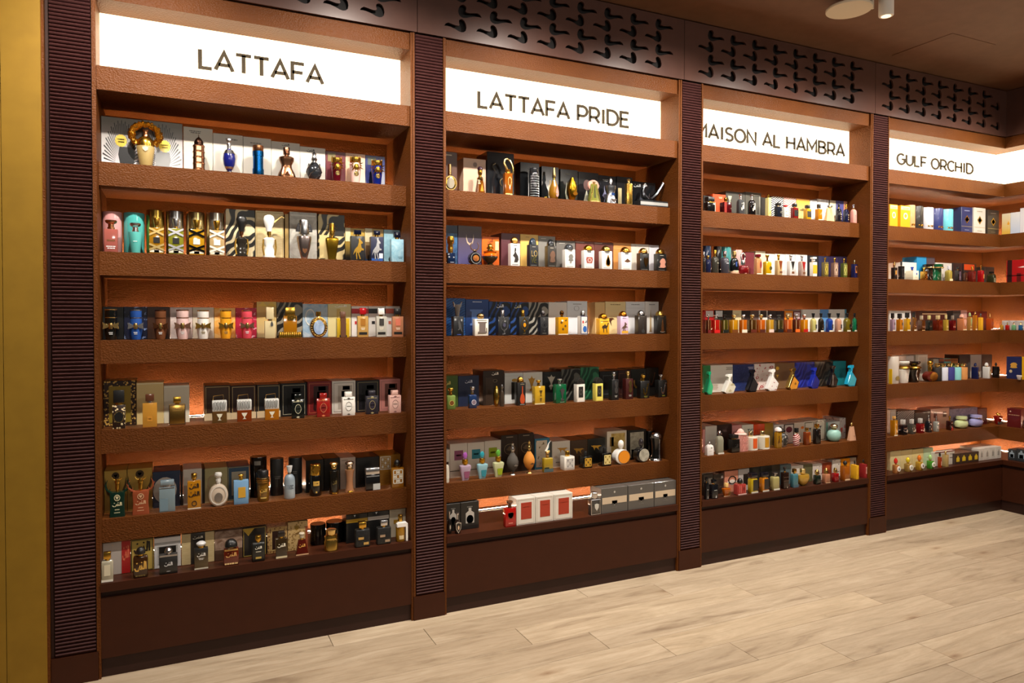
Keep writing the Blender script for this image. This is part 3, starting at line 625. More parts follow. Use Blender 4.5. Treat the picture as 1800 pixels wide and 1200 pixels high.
V(445, 464.5, 254, (([(0, 1), (.04, 1.04), (.27, 1.04), (.28, .94), (.8, .94), (.81, 1.04), (1, 1.04)]), 1), '#1b64a6/k', 'c:copper:1.0', 'blue cylinder bottle with copper top and base', 'b .5 .14 .98 .26 copper', hb=.8, neck=None)
X(477, 527, 250, '#c8c3b8', 'pale gray box behind the copper bodice bottle', 's .5 .93 .26 .07 #6c675d')
def bodice():
    r = V(489, 521.5, 257, (([(0, .98), (.05, 1), (.2, .9), (.45, .6), (.6, .56), (.8, .78), (.95, .82), (1, .6)]), .9), '#b07d5c/k', 'c:#8f6047/k:.36', 'copper bottle shaped like a corset with a column cap', 'ptri .5 .16 .4 .3 #7a4c33/k', hb=.7, neck='copper')
bodice()
X(527.3, 572, 259, '#cfcabf', 'pale gray box behind the dark twisted bottle', 's .42 .9 .3 .09 #4c4943')
def twist():
    r = V(541, 568, 264, (([(0, .5), (.05, .6), (.3, .92), (.55, 1), (.8, .8), (.95, .5), (1, .4)]), 1), '#24262a/p', 'n:silver:.42', 'dark twisted bottle with a silver spire cap', hb=.62, neck='silver')
    W, H, Hb, D = dims(r); g = G()
    for k in range(4):
        pts = []
        for i in range(13):
            z = Hb * (.04 + .9 * i / 12); a = k * pi / 2 + i * .24; f = .55 + .45 * sin(pi * min(1, (z / Hb) * .95)); pts.append((W / 2 * f * cos(a) * .98, W / 2 * f * sin(a) * .98, z))
        g.tube(pts, W * .035, 5)
    extra(r, 'spiral_ridge', g, 'steel')
twist()
def sunbot(x0, x1, v, m, L):
    r = V(x0, x1, v, 't', m, 'c:gold:.95', L, 'o .5 .45 .42 .24 pgold .0016', hb=.78, neck=None)
    W, H, Hb, D = dims(r); g = G()
    for i in range(14):
        a = 2 * pi * i / 14; R1 = W * (.74 if i % 2 else .56); c = Vector((0, -D * .42, Hb * .86)); u = Vector((cos(a), 0, sin(a))); t = Vector((-sin(a), 0, cos(a)))
        p = [c + u * W * .3 + t * W * .07, c + u * W * .3 - t * W * .07, c + u * R1, c + u * W * .36 + Vector((0, -.006, 0))]
        g.add([tuple(q) for q in p], [(0, 1, 3), (1, 2, 3), (2, 0, 3)])
    g.loft([(W * .3, D * .2, Hb * .66, 1, 0, -D * .4), (W * .5, D * .3, Hb * .78, 1, 0, -D * .4), (W * .36, D * .24, Hb * .92, 1, 0, -D * .4)])
    extra(r, 'lion_head', g, 'gold'); g = G()
    for i in range(9):
        a = pi * 2 * i / 9; g.loft([(.004, .004, H - .004, 1, W * .42 * cos(a), W * .42 * sin(a)), (.002, .002, H + .006, 1, W * .46 * cos(a), W * .46 * sin(a))])
    extra(r, 'crown', g, 'gold')
X(572.7, 607, 266.5, '#5c0f1d', 'burgundy box behind the burgundy sunburst bottle', 'r .3 .82 .4 .26 #77683c')
sunbot(584, 604, 276, '#4a0712/p', 'burgundy bottle with a golden sunburst head')
X(607.5, 642, 270, '#d6ad91', 'pink beige box behind the pink sunburst bottle', 'r .3 .84 .4 .2 #b98f70')
sunbot(617, 637, 275, '#e5bdb2/p', 'pale pink bottle with a golden sunburst head')
X(642.3, 676.7, 274, '#0d1f63', 'royal blue box behind the blue sunburst bottle', 'r .32 .82 .4 .24 #51584a')
sunbot(655, 675, 281, '#0a1a66/p', 'royal blue bottle with a golden sunburst head')
# ---------------------------------------------------------------- first bay, second shelf
R('first bay', 'second shelf', SHZ[1])
for x0, x1, v, m, L in ((175, 214, 371, '#d79a9a/p', 'pink tube at the left end'), (216, 254, 373, '#4fb3ae/p', 'turquoise tube behind the turquoise bottle'), (256.5, 289, 368, '#c5a24c/k', 'tall gold tube, third from the left'),
                        (291, 323.5, 370, '#b9b9ba/k', 'silver tube, fourth from the left'), (326.5, 361, 372, '#d8c083/k', 'pale gold tube with black ring'), (362, 395.3, 373, '#e0d8c6/k', 'champagne tube with black ring')):
    T(x0, x1, v, m, L, 'r .5 .62 .96 .012 #222' if 'ring' in L else '', y=.17)
V(183, 207, 386.5, 'r', '#c56f64/l', 'f:copper:.9', 'coral glass bottle with wide copper cap, before the pink tube', 'x .5 .2 .7 .16 #eee 2|r .5 .5 .6 .06 copper', hb=.72, neck='copper')
V(225, 250, 391, 't', '#55b7b0/m', 'f:silver:.8', 'turquoise tapered bottle with silver bow collar', 'x .5 .55 .3 .06 #e8f4f2 1', hb=.7, neck='silver')
def cross(x0, x1, v, m, bm, lab, L):
    r = V(x0, x1, v, 'r', m, 'v:%s:.5' % ('silver' if 'silver' in L else 'gold'), L, 'r .5 .1 .92 .1 #e9e2cc|r .5 .09 .34 .1 #141414|r .5 .52 .44 .22 %s .002|x .5 .52 .3 .1 #fff 1' % lab, hb=.72)
    W, H, Hb, D = dims(r)
    for z0, z1 in ((.98, .72), (.36, .14)):
        g = G()
        for s in (1, -1): stroke(g, [(-.5 * s, z0), (.5 * s, z1)], .08, -D / 2 - .003 - .0004 * s, -D / 2, lambda a, b, y: (a * W, y, b * Hb))
        extra(r, 'crossed_ribbon', g, bm, None)
cross(262.5, 288, 382.5, '#c18a1c/l', 'pgold', '#1b1a19', 'gold crossed-ribbon bottle with black label')
cross(296, 322.5, 384, '#9a9a2e/l', 'silver', '#1b1a19', 'silver crossed-ribbon bottle with olive perfume')
cross(332, 359, 386, '#d8a21c/l', '#1c1a18/k', '#e7e2d6', 'black crossed-ribbon bottle with golden perfume')
cross(368, 394.5, 387.5, '#d9b983/l', '#efe9dc/p', '#f2ede2', 'white crossed-ribbon bottle with champagne perfume')
X(396.7, 448, 368, 'swirl(#15130f,#e5d6ac)', 'black box with cellophane sheen painted as cream waves')  # reflection in the wrapping put into the box colour
def ladybot(x0, x1, v, body, hair, trim, L):
    r = V(x0, x1, v, (([(0, .95), (.05, 1), (.3, .9), (.55, .62), (.75, .9), (.9, 1), (1, .55)]), .9), body, 'c:%s:.34' % trim, L, hb=.48, neck=trim)
    W, H, Hb, D = dims(r)
    extra(r, 'headdress', G().loft([(W * .42, W * .42, H * .62, 1), (W * .5, W * .46, H * .7, 1), (W * .8, W * .6, H * .82, 1), (W * .9, W * .66, H * .92, 1), (W * .7, W * .5, H * .99, 1), (W * .3, W * .2, H * 1.02, 1)]), hair)
    for s in (-1, 1): extra(r, 'gold_drape', G().tube([(s * W * .45, -D * .3, Hb * .9), (s * W * .52, -D * .3, Hb * .5), (s * W * .42, -D * .34, Hb * .1)], W * .07, 6), 'gold')
    return r
ladybot(414, 436, 379, '#2a2620/p', '#0b0a0a', 'bronze', 'black and gold torso bottle with black hair cap')
X(449, 498.5, 371, 'wood(#e4d3a4,#cdb581)', 'cream gold ribbed box behind the white figure bottle', 'f .5 .5 .94 .94 #b99c5c .02')
r = ladybot(462.5, 485, 378, '#f2efe9/p', '#f3f1ec/p', 'gold', 'white figure bottle with a flying white scarf')
W, H, Hb, D = dims(r); extra(r, 'scarf', G().tube([(W * .2, 0, H * .8), (W * .6, .004, H * .9), (W * 1.0, .008, H * 1.0), (W * 1.25, .01, H * .97)], [W * .12, W * .1, W * .07, W * .03], 6), 'pgold')
X(501, 507.2, 376, '#a98b4e', 'slim gold box edge between cream and silver boxes')
X(509, 557, 373, 'marble(#c9c6bd,#aeaaa0)', 'silver gray box behind the domed silver bottle', 'r .5 .93 .9 .03 #d9d6cc')
def heartdome():
    r = V(523, 549, 386, (([(0, .4), (.1, .48), (.5, .8), (.9, 1), (1, .96)]), .9), '#c9b7b2/k', 'c:silver:.7', 'silver tapering bottle with a half-disc silver top', 'pheart .5 .34 .34 .24 copper .002', hb=.58, neck='silver')
    W, H, Hb, D = dims(r); n = 12; g = G(); g.extr([(W * .56 * cos(pi * i / n), H * .7 + H * .3 * sin(pi * i / n)) for i in range(n + 1)], -.006, .006, .001)
    extra(r, 'half_disc', g, '#6a6a6e/k'); g = G(); rnd = random.Random(5)
    for i in range(40):
        a, q = rnd.uniform(.1, 3.0), rnd.uniform(.1, .9); g.add([(W * .5 * q * cos(a) + dx, -.009 + dy, H * .71 + H * .27 * q * sin(a) + dz) for dx, dy, dz in ((.003, 0, 0), (-.003, 0, 0), (0, -.003, 0), (0, 0, .003), (0, 0, -.003))], [(0, 2, 3), (2, 1, 3), (0, 4, 2), (2, 4, 1)])
    extra(r, 'filigree', g, 'silver', None)
heartdome()
X(559.5, 606, 377, 'swirl(#161410,#d8c48c)', 'black and gold wavy box behind the gold flower bottle', 'r .22 .3 .36 .5 #d9c288|r .76 .75 .42 .42 #26231e')
def flowergold():
    r = V(571, 596, 392, 'V', '#c29a2e/k', 'c:gold:.4', 'gold twisted vase bottle topped with golden petals', hb=.62)
    W, H, Hb, D = dims(r); g = G(); rnd = random.Random(8)
    for i in range(22):
        a = rnd.uniform(0, 6.28); q = rnd.uniform(.05, .42) * W; z = H * rnd.uniform(.72, .98); s = W * .13
        c = Vector((q * cos(a), q * sin(a), z)); u = Vector((cos(a), sin(a), .5)).normalized() * s; t = Vector((-sin(a), cos(a), 0)) * s
        g.add([tuple(c - t * .7), tuple(c + u), tuple(c + t * .7), tuple(c - u * .3 + Vector((0, 0, s * .6)))], [(0, 1, 3), (1, 2, 3), (2, 0, 3), (2, 1, 0)])
    extra(r, 'petals', g, 'pgold', None)
flowergold()
X(606.7, 641, 401, 'grad(#14120d,#b79334)', 'small gold and black box behind the gold horse bottle', 'r .14 .8 .26 .4 #d8cda4')
HB = 'b:#0d1226/p:.5'
V(615, 641, 404, 'q', '#17181b', HB, 'black square bottle with golden rearing horse', 'phorse .52 .5 .8 .9 gold .0035', hb=.8)
X(641.3, 674, 402, 'grad(#20324f,#b18f47)', 'small gold and cream box behind the silver horse bottle', 'r .2 .8 .36 .4 #d6c9a2|r .2 .3 .3 .4 #4a3216')
V(649.5, 674, 405, 'q', '#10183a', HB, 'navy square bottle with silver rearing horse', 'phorse .45 .52 .76 .9 silver .0035|r .8 .22 .3 .2 #dfe3ea|r .5 .06 .9 .1 #1b4d9a', hb=.8)
X(675, 708, 404, 'marble(#8fbfd2,#a9d2e0)', 'pale blue box at the right end', 'x .8 .12 .3 .08 #57808f 2')
V(685.5, 709.7, 407.5, 'q', 'marble(#8cc2da,#b2dae8)', HB, 'pale blue square bottle with navy cap', 'x .72 .18 .36 .12 #4d7f96 2', hb=.76)
# ---------------------------------------------------------------- first bay, third shelf
R('first bay', 'third shelf', SHZ[2])
def banded(x0, x1, v, m, L, metal='gold'):
    r = V(x0, x1, v, (([(0, .74), (.03, .78), (.42, 1), (.66, 1), (.67, .92), (.7, .92), (1, .92)]), 1), m, 'c:%s:.92' % m, L, 'x .5 .3 .3 .14 %s 2' % ('#8f7b52' if metal == 'gold' else '#ddd'), hb=.72, neck=None)
    W, H, Hb, D = dims(r)
    for z, nm in ((H * .985, 'top_ring'), (H * .73, 'middle_ring')): extra(r, nm, G().loft([(W * .95, W * .95, z - H * .02, 1), (W * .97, W * .97, z, 1), (W * .9, W * .9, z + H * .015, 1)]), metal)
    g = G()
    for s in (-1, 1): g.extr([(0, Hb * .62), (s * W * .3, Hb * .72), (s * W * .62, Hb * .8), (s * W * .56, Hb * .64), (s * W * .62, Hb * .48), (s * W * .3, Hb * .54)], -D * .53, -D * .36, .001)
    extra(r, 'bow', g, metal, None)
    extra(r, 'bow_knot', G().loft([(W * .28, .008, Hb * .5, 1, 0, -D * .53), (W * .34, .012, Hb * .63, 1, 0, -D * .53), (W * .28, .008, Hb * .76, 1, 0, -D * .53)]), 'pgold')
for x0, x1, v, bx, a, b, vb, bm, nm, me in ((174, 217.5, 539, '#0c0d0c', 182.5, 206.5, 543, '#0e110f/p', 'black', 'pgold'), (218, 258.7, 539, 'spots(#0a1230,#7d93c4)', 226.7, 250, 544, '#0f4a9e/m', 'blue', 'silver'), (259, 298.7, 539, '#3b1e0a', 271, 293, 544.6, '#6b3a13/m', 'brown', 'bronze'),
        (299.2, 338, 540, 'marble(#cdbcb6,#e3d2cc)', 309, 333, 544, '#e6c2be/m', 'pale pink', 'rose'), (338.7, 376, 540, '#d5cab6', 346, 368.5, 545, '#efece6/m', 'white', 'gold'), (376.7, 413.7, 541, 'marble(#f0a22a,#f3c67c)', 386.7, 408, 545, '#f0a40a/m', 'orange yellow', 'gold'), (414.2, 451, 541, 'spots(#b51e3e,#e9b9c3)', 424.5, 445, 545, '#e0485a/m', 'coral red', 'rose')):
    X(x0, x1, v, bx, nm + ' box behind the ' + nm + ' bow bottle')
    banded(a, b, vb, bm, nm + ' bottle with metal bow and two rings', me)
X(451.3, 486, 530, 'grad(#bfa878,#d9b867)', 'tall beige gold box with folded gold top', 'ptri .3 .93 .5 .12 #e8c75a|ptri .75 .93 .5 .12 #e2bd4c')
V(464.7, 484, 540, 'q', '#c3b288/m', 'b:#c9b88f:.72', 'matte beige square bottle with hanging chain', 'pdrop .66 .86 .3 .34 silver .003', hb=.56, neck='pgold')
X(486.7, 531.7, 531, 'swirl(#15120f,#8f8674)', 'black glossy box behind the golden column bottle')
r = V(497.5, 522, 540, 'q', '#b5740f/l', 'b:gold:.72', 'golden column bottle on an ornate gold base', 'D .62 .92 .6 .2 gold 3', hb=.72, neck=None)
W, H, Hb, D = dims(r); g = G()
for i in range(11): g.loft([(W * .2, W * .2, 0, 1, W * (-.75 + .15 * i), -D * .4), (W * .24, W * .24, H * .1, 1, W * (-.75 + .15 * i), -D * .4), (W * .12, W * .12, H * .2, 1, W * (-.75 + .15 * i), -D * .4)])
extra(r, 'ornate_base', g, 'gold')
X(532, 576, 534, 'marble(#88a9c4,#b8c3cc)', 'pale blue cloudy box behind the oval cameo bottle', 'O .3 .6 .4 .5 #e3e0d6 .16')
r = disc(545.5, 576, 547.5, .8, '#b0873c/k', 'oval cameo bottle with beaded gold rim and blue centre', 'o .5 .5 .62 .7 marble(#7f95b8,#aebfd6) .0015|plady .5 .5 .2 .4 #d8c3a4', cap='c:gold:.3', d=.4)
W, H, Hb, D = dims(r); g = G()
for i in range(24):
    a = 2 * pi * i / 24; x, z = W * .43 * cos(a), Hb / 2 + Hb * .43 * sin(a); g.loft([(W * .07, W * .07, z - W * .035, 1, x, -D / 2), (W * .1, W * .1, z, 1, x, -D / 2 - .001), (W * .07, W * .07, z + W * .035, 1, x, -D / 2)])
extra(r, 'bead_rim', g, 'pgold')
X(576.3, 617, 534, '#ddcf97', 'cream box behind the brown column bottle', 's .55 .93 .5 .09 #f4efdf|r .46 .45 .16 .8 #d0b262')
V(590.5, 614, 547.5, 'q', '#e2bb2c/l', 'b:#5e3a25:.42', 'clear yellow bottle with a brown carved column cap', 'r .5 .06 .6 .12 #120d0a|r .5 .5 .42 1.0 #5e3a25 .006|x .5 .5 .26 .8 #9a7556 6', hb=.74, neck=None)
WB = 'r .5 .84 1 .16 %s|r .28 .46 .18 .1 %s|r .86 .46 .18 .1 %s'
for x0, x1, a, b, v, c, cap, body, plate, nm in ((618, 647.5, 627, 647.5, 541, '#b9232b', 'b:#a3121c/p:.6', '#d8a95e/l', '#a1691d', 'red'), (648, 677.5, 660, 679.5, 541.5, '#17161a', 'b:white:.6', '#d7d2c4/l', '#3b3733', 'black'), (678, 707.5, 688, 709, 542, '#c8624a', 'b:black:.6', '#e09a72/l', '#e07b62', 'coral')):
    X(x0, x1, 538, '#e4e0db', 'white box with ' + nm + ' top edge and squares', WB % (c, c, c))
    V(a, b, v, 'q', body, cap, 'clear bottle with square plate before the white and ' + nm + ' box', 'r .5 .72 .46 .34 %s .0016|r .5 .18 .76 .12 #17130f|x .5 .4 .4 .12 #f0e6d2 2' % plate, hb=.72)
# ---------------------------------------------------------------- first bay, fourth shelf
R('first bay', 'fourth shelf', SHZ[3])
X(176, 239, 669, 'speck(#2a1408,#c9a04e)', 'dark brown speckled box with olive yellow panel', 'r .5 .48 .68 .8 #8a7220')
V(197.5, 220, 686, 'q', 'speck(#241107,#e7d3a4)', 'b:black:.86', 'gold studded bottle with a large black cap', 'o .5 .5 .7 .4 #0c0b0b .002|O .5 .5 .86 .5 pgold .14', hb=.62)
X(240, 287.5, 672, '#dcc489', 'cream box behind the clear amber bottle', 'r .5 .97 .98 .02 #efe2bd')
V(251, 276, 692.5, 'q', '#d99c3c/l', 'b:#5a3422/p:.6', 'clear amber bottle with brown square cap', 'r .5 .34 .34 .2 #c98a2c|x .5 .34 .2 .1 #7a4c14 1', hb=.73, neck='silver')
X(288, 333, 677, '#d9d2bd', 'white box behind the studded gold bottle', 'r .5 .96 .98 .02 #efe9d8')
V(297, 326, 697.5, 'q', '#c69b50/k', 'b:gold:.46', 'brushed gold bottle with dark studded edges', 'f .5 .5 1 .98 #3a2410 .05|f .5 .76 .56 .16 #7a5a28 .03|x .5 .76 .36 .07 #5d4219 1', hb=.74)
for x0, x1, bx, a, b, v, body, n in ((359, 405.7, '#3b2413', 372.5, 399, 693, '#6b4a22/l', 'brown'), (406, 450, '#2c130f', 416, 442.5, 691.5, '#8a3a10/l', 'dark red brown'), (451.7, 493, '#12161b', 464.5, 490.5, 690, '#b56d14/l', 'blue black')):
    X(x0, x1, 677 if x0 < 440 else 675.5, bx, n + ' bordered box with beige foot', 'f .5 .58 .9 .76 #b39a66 .02|r .5 .1 1 .2 #d3bd98')
    r = V(a, b, v + 11, 'r', body, 'b:#e8e6e2/f:1.0', 'amber bottle with wide crystal cap before the ' + n + ' box', 'pcup .5 .5 .4 .55 #d8d2bd', hb=.52, neck=None, d=.034)
    W, H, Hb, D = dims(r); extra(r, 'handle', G().tube([(-W * .44, 0, H - .003), (-W * .4, 0, H * 1.2), (W * .26, 0, H * 1.24), (W * .3, 0, H - .003)], W * .025, 5), 'pgold')
    g = G()
    for i in range(9): stroke(g, [(-.46 + .1 * i, .56 if i % 2 else .6), (-.4 + .1 * i, .96 if i % 2 else .92)], .03, -D / 2 - .001, -D / 2 + .002, lambda q, z, y: (q * W, y, z * H))
    extra(r, 'cut_facets', g, 'silver', None)
ORN = 'pdia .5 .5 .72 .66 %s|O .5 .5 .5 .5 %s .1|x .5 .5 .34 .1 %s 1|pdia .5 .93 .3 .1 %s|pdia .5 .07 .3 .1 %s|x .5 .88 .8 .05 %s 1'
for x0, x1, v, bx, a, b, vb, bm, orn, ink, n, vis in ((494, 539, 673, '#0d0e0d', 511.7, 535, 692.5, '#0e1210/p', '#1a1f1a', '#cfc9a8', 'black', '#050505'), (540.5, 583, 670, '#701416', 555.5, 580, 691, '#8e1a16/p', '#7a1512', '#d0784a', 'red', '#2a0606'),
        (583.7, 625, 669, '#dcd6cb', 600, 624, 688.7, '#e7e2da', '#efece6', '#57524a', 'white', '#b5ada0'), (626, 667, 668, '#161319', 641.5, 665, 686.7, '#1d1824', '#2a2230', '#a99a6a', 'black violet', '#08070a'), (667.5, 707, 666, '#d58e86', 682, 705, 686, '#e8b9ad', '#eec6ba', '#8f5d5a', 'pink', '#6e4238')):
    X(x0, x1, v, bx, n + ' window box behind the ' + n + ' bottle', 'r .55 .5 .6 .72 %s|f .5 .5 .86 .88 %s .012|r .6 .78 .3 .12 %s|r .58 .44 .36 .5 %s' % (vis, ink, bm.split('/')[0], bm.split('/')[0]))
    V(a, b, vb, 'q', bm, 'b:%s:.54' % bm, n + ' square bottle with lozenge ornament', ORN % ((orn,) + (ink,) * 5), hb=.78, neck=None)
# ---------------------------------------------------------------- first bay, fifth shelf
R('first bay', 'fifth shelf', SHZ[4])
def stag(x0, x1, v, m, ink, L):
    r = V(x0, x1, v, (([(0, 1), (.04, 1), (.5, .9), (.9, .98), (1, .94)]), .15), m, 'c:gold:.26', L, 'O .5 .78 .4 .26 %s .24|pheart .5 .78 .2 .14 %s|s .5 .5 .6 .2 %s|x .5 .3 .3 .06 %s 1|x .5 .18 .4 .06 %s 1' % ((ink,) * 5), hb=.66, d=.036)
    W, H, Hb, D = dims(r); g = G()
    for s in (-1, 1):
        g.tube([(s * W * .34, 0, Hb * .96), (s * W * .56, 0, Hb * 1.02), (s * W * .74, 0, Hb * 1.16), (s * W * .72, 0, Hb * 1.36), (s * W * .62, 0, Hb * 1.5)], [W * .09, W * .075, W * .06, W * .04, W * .015], 6)
        g.tube([(s * W * .52, 0, Hb * 1.0), (s * W * .46, 0, Hb * 1.14)], [W * .05, W * .015], 5)
        g.tube([(s * W * .73, 0, Hb * 1.2), (s * W * .84, 0, Hb * 1.34)], [W * .045, W * .012], 5)
    extra(r, 'antler', g, m); g = G()
    g.loft([(W * .26, W * .22, H * .86, 1), (W * .36, W * .3, H * .92, 1), (W * .22, W * .2, H * .99, 1)])
    for s in (-1, 1):
        g.tube([(s * W * .1, 0, H * .97), (s * W * .26, 0, H * 1.0), (s * W * .34, 0, H * 1.06)], [W * .04, W * .03, W * .01], 5); g.tube([(s * W * .2, 0, H * .99), (s * W * .18, 0, H * 1.07)], [W * .025, W * .008], 5)
    extra(r, 'stag_head', g, 'gold')
for x0, x1, v, n in ((178, 223, 827, 'first'), (224, 267.5, 823, 'second')):
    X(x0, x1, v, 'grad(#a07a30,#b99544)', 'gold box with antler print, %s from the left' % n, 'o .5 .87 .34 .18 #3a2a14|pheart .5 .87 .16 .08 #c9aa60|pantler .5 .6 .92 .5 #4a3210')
stag(192, 219.5, 843, '#0b2a20/p', '#cfc59f', 'dark green bottle with gold stag head and antlers')
stag(233, 262, 842, '#8a3c12/m', '#c9a07a', 'rust brown bottle with gold stag head and antlers')
X(268.5, 317, 828, '#2a3850', 'navy box with a large white disc', 'o .44 .48 .86 .72 #cfc6bb|r .2 .1 .3 .1 #41506a')
V(280, 308, 844, 'q', '#8fa3ab/l', 'b:#7d8d96/p:.86', 'gray blue clear bottle with a flat gray cap', 'r .3 .3 .5 .5 #6f8794|r .5 .97 .9 .03 silver', hb=.78, neck='silver')
X(317.3, 321.5, 828, '#120d0b', 'thin black box edge beside the navy box')
X(322, 355, 824, '#d6cdc0', 'white box behind the amber lettered bottle', 'r .1 .3 .2 .5 #b9a99a')
V(329.5, 353, 832.5, 'q', '#c98616/l', 'c:gold:.44', 'amber bottle with black blocky script', 's .5 .8 .7 .22 #241404|s .5 .52 .8 .22 #241404|O .5 .2 .4 .2 #241404 .3|r .5 .02 1 .05 #e8dfcc', hb=.8)
X(355.3, 359.6, 824, '#120d0b', 'thin black box edge beside the white box')
X(360, 400, 822, 'grad(#c8b98c,#a39a6d)', 'olive cream box behind the round crystal bottle', 'O .44 .56 .62 .5 #c09c80 .08')
disc(367, 401, 831.5, .66, '#dcc9b4/f', 'round crystal bottle with silver medallion', 'O .5 .5 .86 .86 #f0e8dc/f .12|o .5 .42 .42 .42 silver .003', cap='k:#efece6/f:.4', d=.4)
X(400.5, 439, 819.5, '#314c63', 'slate blue box with pale inset panel', 'f .5 .5 .98 .98 #8f855c .03|r .5 .5 .66 .7 #a9a18c')
V(410.5, 437, 834, 'q', '#6d97bd/m', 'k:gold:.42', 'sky blue bottle with square gold plate and knob', 'r .54 .5 .5 .44 #c8982e .0015', hb=.8)
T(440.5, 471, 804, '#1d130c/p', 'tall dark brown tube behind the gold banded bottle', 'r .4 .86 .36 .1 #8b867c')
r = V(453, 474, 827.5, 'c', '#8a6018/l', 'c:black:.9', 'amber cylinder bottle with gold bands and black cap', 's .5 .5 .5 .2 #c8a44c|x .5 .18 .5 .1 #d8b860 1', hb=.7, neck=None)
W, H, Hb, D = dims(r); g = G()
for z in (.62, .68, .74): g.loft([(W * 1.02, W * 1.02, H * z - .003, 1), (W * 1.2, W * 1.2, H * z, 1), (W * 1.02, W * 1.02, H * z + .003, 1)])
extra(r, 'gold_bands', g, 'pgold')
T(476, 500, 807, '#2b2c2c', 'short charcoal tube left of the frosted bottle', 'x .5 .5 .5 .1 #6d6d6a 2')
T(508.5, 533, 805, '#1d2023', 'black tube right behind the frosted bottle', 'x .4 .6 .3 .1 #6d6d6a 2')
V(500.5, 520, 820, 's', 'grad(#b6c3cb,#7d8b97)', 'v:#e4e6e6/f:.56', 'frosted blue gray bottle with clear stopper', 'x .5 .5 .6 .2 #55616c 3', hb=.74, neck='silver')
X(537.5, 569, 808, '#0c0b0a', 'black box behind the gold diamond bottle')
r = V(545.5, 567, 817.5, 'c', '#0b0b0b/p', 'c:gold:.9', 'black bottle with a golden diamond standing on top', 'r .5 .62 .5 .22 #c9a04a|x .5 .62 .3 .1 #4c3a16 1|r .5 .2 .14 .08 #c9a04a', hb=.66, neck=None)
W, H, Hb, D = dims(r)
extra(r, 'gold_rim', G().loft([(W * .92, W * .92, 0, 1), (W * .92, W * .92, H * .025, 1)]), 'gold'); extra(r, 'diamond', G().extr([(0, H * 1.02), (W * .32, H * .86), (0, H * .68), (-W * .32, H * .86)], -D * .55, -D * .47, .001), 'gold', None)
X(570, 597.5, 805, '#0e0c0b', 'black box behind the black bottle with gold scalloped cap')
V(580, 597, 814, 'c', '#120f0a/p', 'k:pgold:.9', 'slim black bottle with gold scalloped cap and gold foot', 'r .5 .05 .9 .08 gold|s .5 .5 .4 .2 #6b5a2a', hb=.74, neck='black')
X(598, 625, 804, '#b9a596', 'rose gray box behind the rose glass bottle', 'x .3 .92 .4 .04 #7c6c60 1')
V(608, 625, 812.5, 'h', '#c58a62/l', 'k:#ead8c4/k:.95', 'rose gold waisted bottle with pearl cap', 'r .5 .05 .9 .08 gold', hb=.74, neck='pgold')
X(626, 666.7, 803, '#100f10', 'black box behind the square black bottle with sticker')
V(640.5, 668, 822.5, 'q', '#111113/p', 'b:silver:.98', 'square black bottle with silver top and white sticker', 'r .76 .22 .5 .38 #c4c6c4|r .5 .88 .9 .05 #8a8a8c', hb=.72, neck=None)
X(667.2, 706.7, 799, 'wood(#b17c24,#a06a18)', 'amber gold box with white patterned corner', 'r .28 .74 .5 .44 #ddd8cf|D .28 .74 .4 .36 #b48a3a 3')
V(686.5, 710, 808, 'q', '#b5761a/l', 'o:black:.52', 'amber bottle with white lattice and black ball cap', 'D .5 .58 .76 .66 #e8e2d2 3', hb=.7)
# ---------------------------------------------------------------- first bay, bottom shelf
R('first bay', 'bottom shelf', LEDGE, .012, .1, bd=.1)
X(177.5, 229, 951, '#b6aca4', 'gray box with red side panel, leftmost', 'r .84 .5 .32 1 #a81a18|s .84 .6 .24 .5 #d9694a|r .35 .9 .02 .02 #e8b050')
V(176.5, 199, 971, 'R', '#cfc8b0/l', 'b:gold:.62', 'clear bottle with gold cap at the left end', 'r .5 .55 .5 .5 #d9cfb4|r .5 .06 .96 .1 #efe9dc', hb=.72)
X(230, 270, 947, '#b99d4c', 'gold box with large black script', 's .5 .72 .7 .42 #17110a|f .5 .5 .96 .96 #2a2010 .03')
V(234.5, 260, 962, 'R', '#3a2008/p', 'd:#15110f:.66', 'dark brown bottle with golden swirl script', 's .5 .5 .8 .5 #d8a84c|x .5 .1 .7 .12 #6e5a2a 1', hb=.72)
X(271, 318, 944, 'marble(#b9b6b3,#a09d9a)', 'silver embossed box with black window', 'f .5 .4 .98 .8 #c9c6c4 .1|r .5 .4 .64 .6 #15120f|r .5 .92 .98 .14 #e2ddda')
V(280.5, 312, 963, 'q', '#1b1a19', 'd:silver:.44', 'black square bottle with silver shoulder and knob', 'r .5 .95 .98 .09 silver|s .5 .5 .44 .24 #c9c9c9|x .5 .14 .2 .05 #b5b5b5 1', hb=.74, neck='silver')
X(319, 376.7, 936, 'wood(#cdb88a,#b9a272)', 'cream striped box with black central band', 'r .5 .5 .44 1 #1b1612|s .5 .84 .3 .1 #d8d0bd')
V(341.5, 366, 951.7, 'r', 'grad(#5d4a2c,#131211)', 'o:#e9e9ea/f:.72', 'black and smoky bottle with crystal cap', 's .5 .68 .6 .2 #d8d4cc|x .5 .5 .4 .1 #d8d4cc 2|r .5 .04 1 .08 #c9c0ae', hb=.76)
X(377.5, 426, 932, 'marble(#a58a78,#6a4a36)', 'brown marbled box behind the red amber bottle', 'r .5 .18 1 .36 #4a3020')
V(393, 419.5, 948, 'r', '#7a2408/l', 'D:black:.86', 'red amber bottle with black rounded cap', 's .5 .6 .7 .3 #d9a860|r .5 .9 .9 .1 #c99a4a|x .5 .1 .9 .16 #e6c487 1', hb=.66)
X(426.7, 468, 926, '#171512', 'black box with a diagonal gold ribbon', 'f .5 .5 .94 .96 #a98d3c .02|pvee .24 .84 .5 .24 #b8942c')
V(442, 466, 941.7, 'R', '#10130f', 'c:gold:.46', 'matte black bottle with gold cylinder cap', 's .5 .72 .5 .18 #e2dccb|x .5 .52 .4 .08 #c9c3b0 1|r .5 .2 .44 .1 #b59a4a', hb=.74)
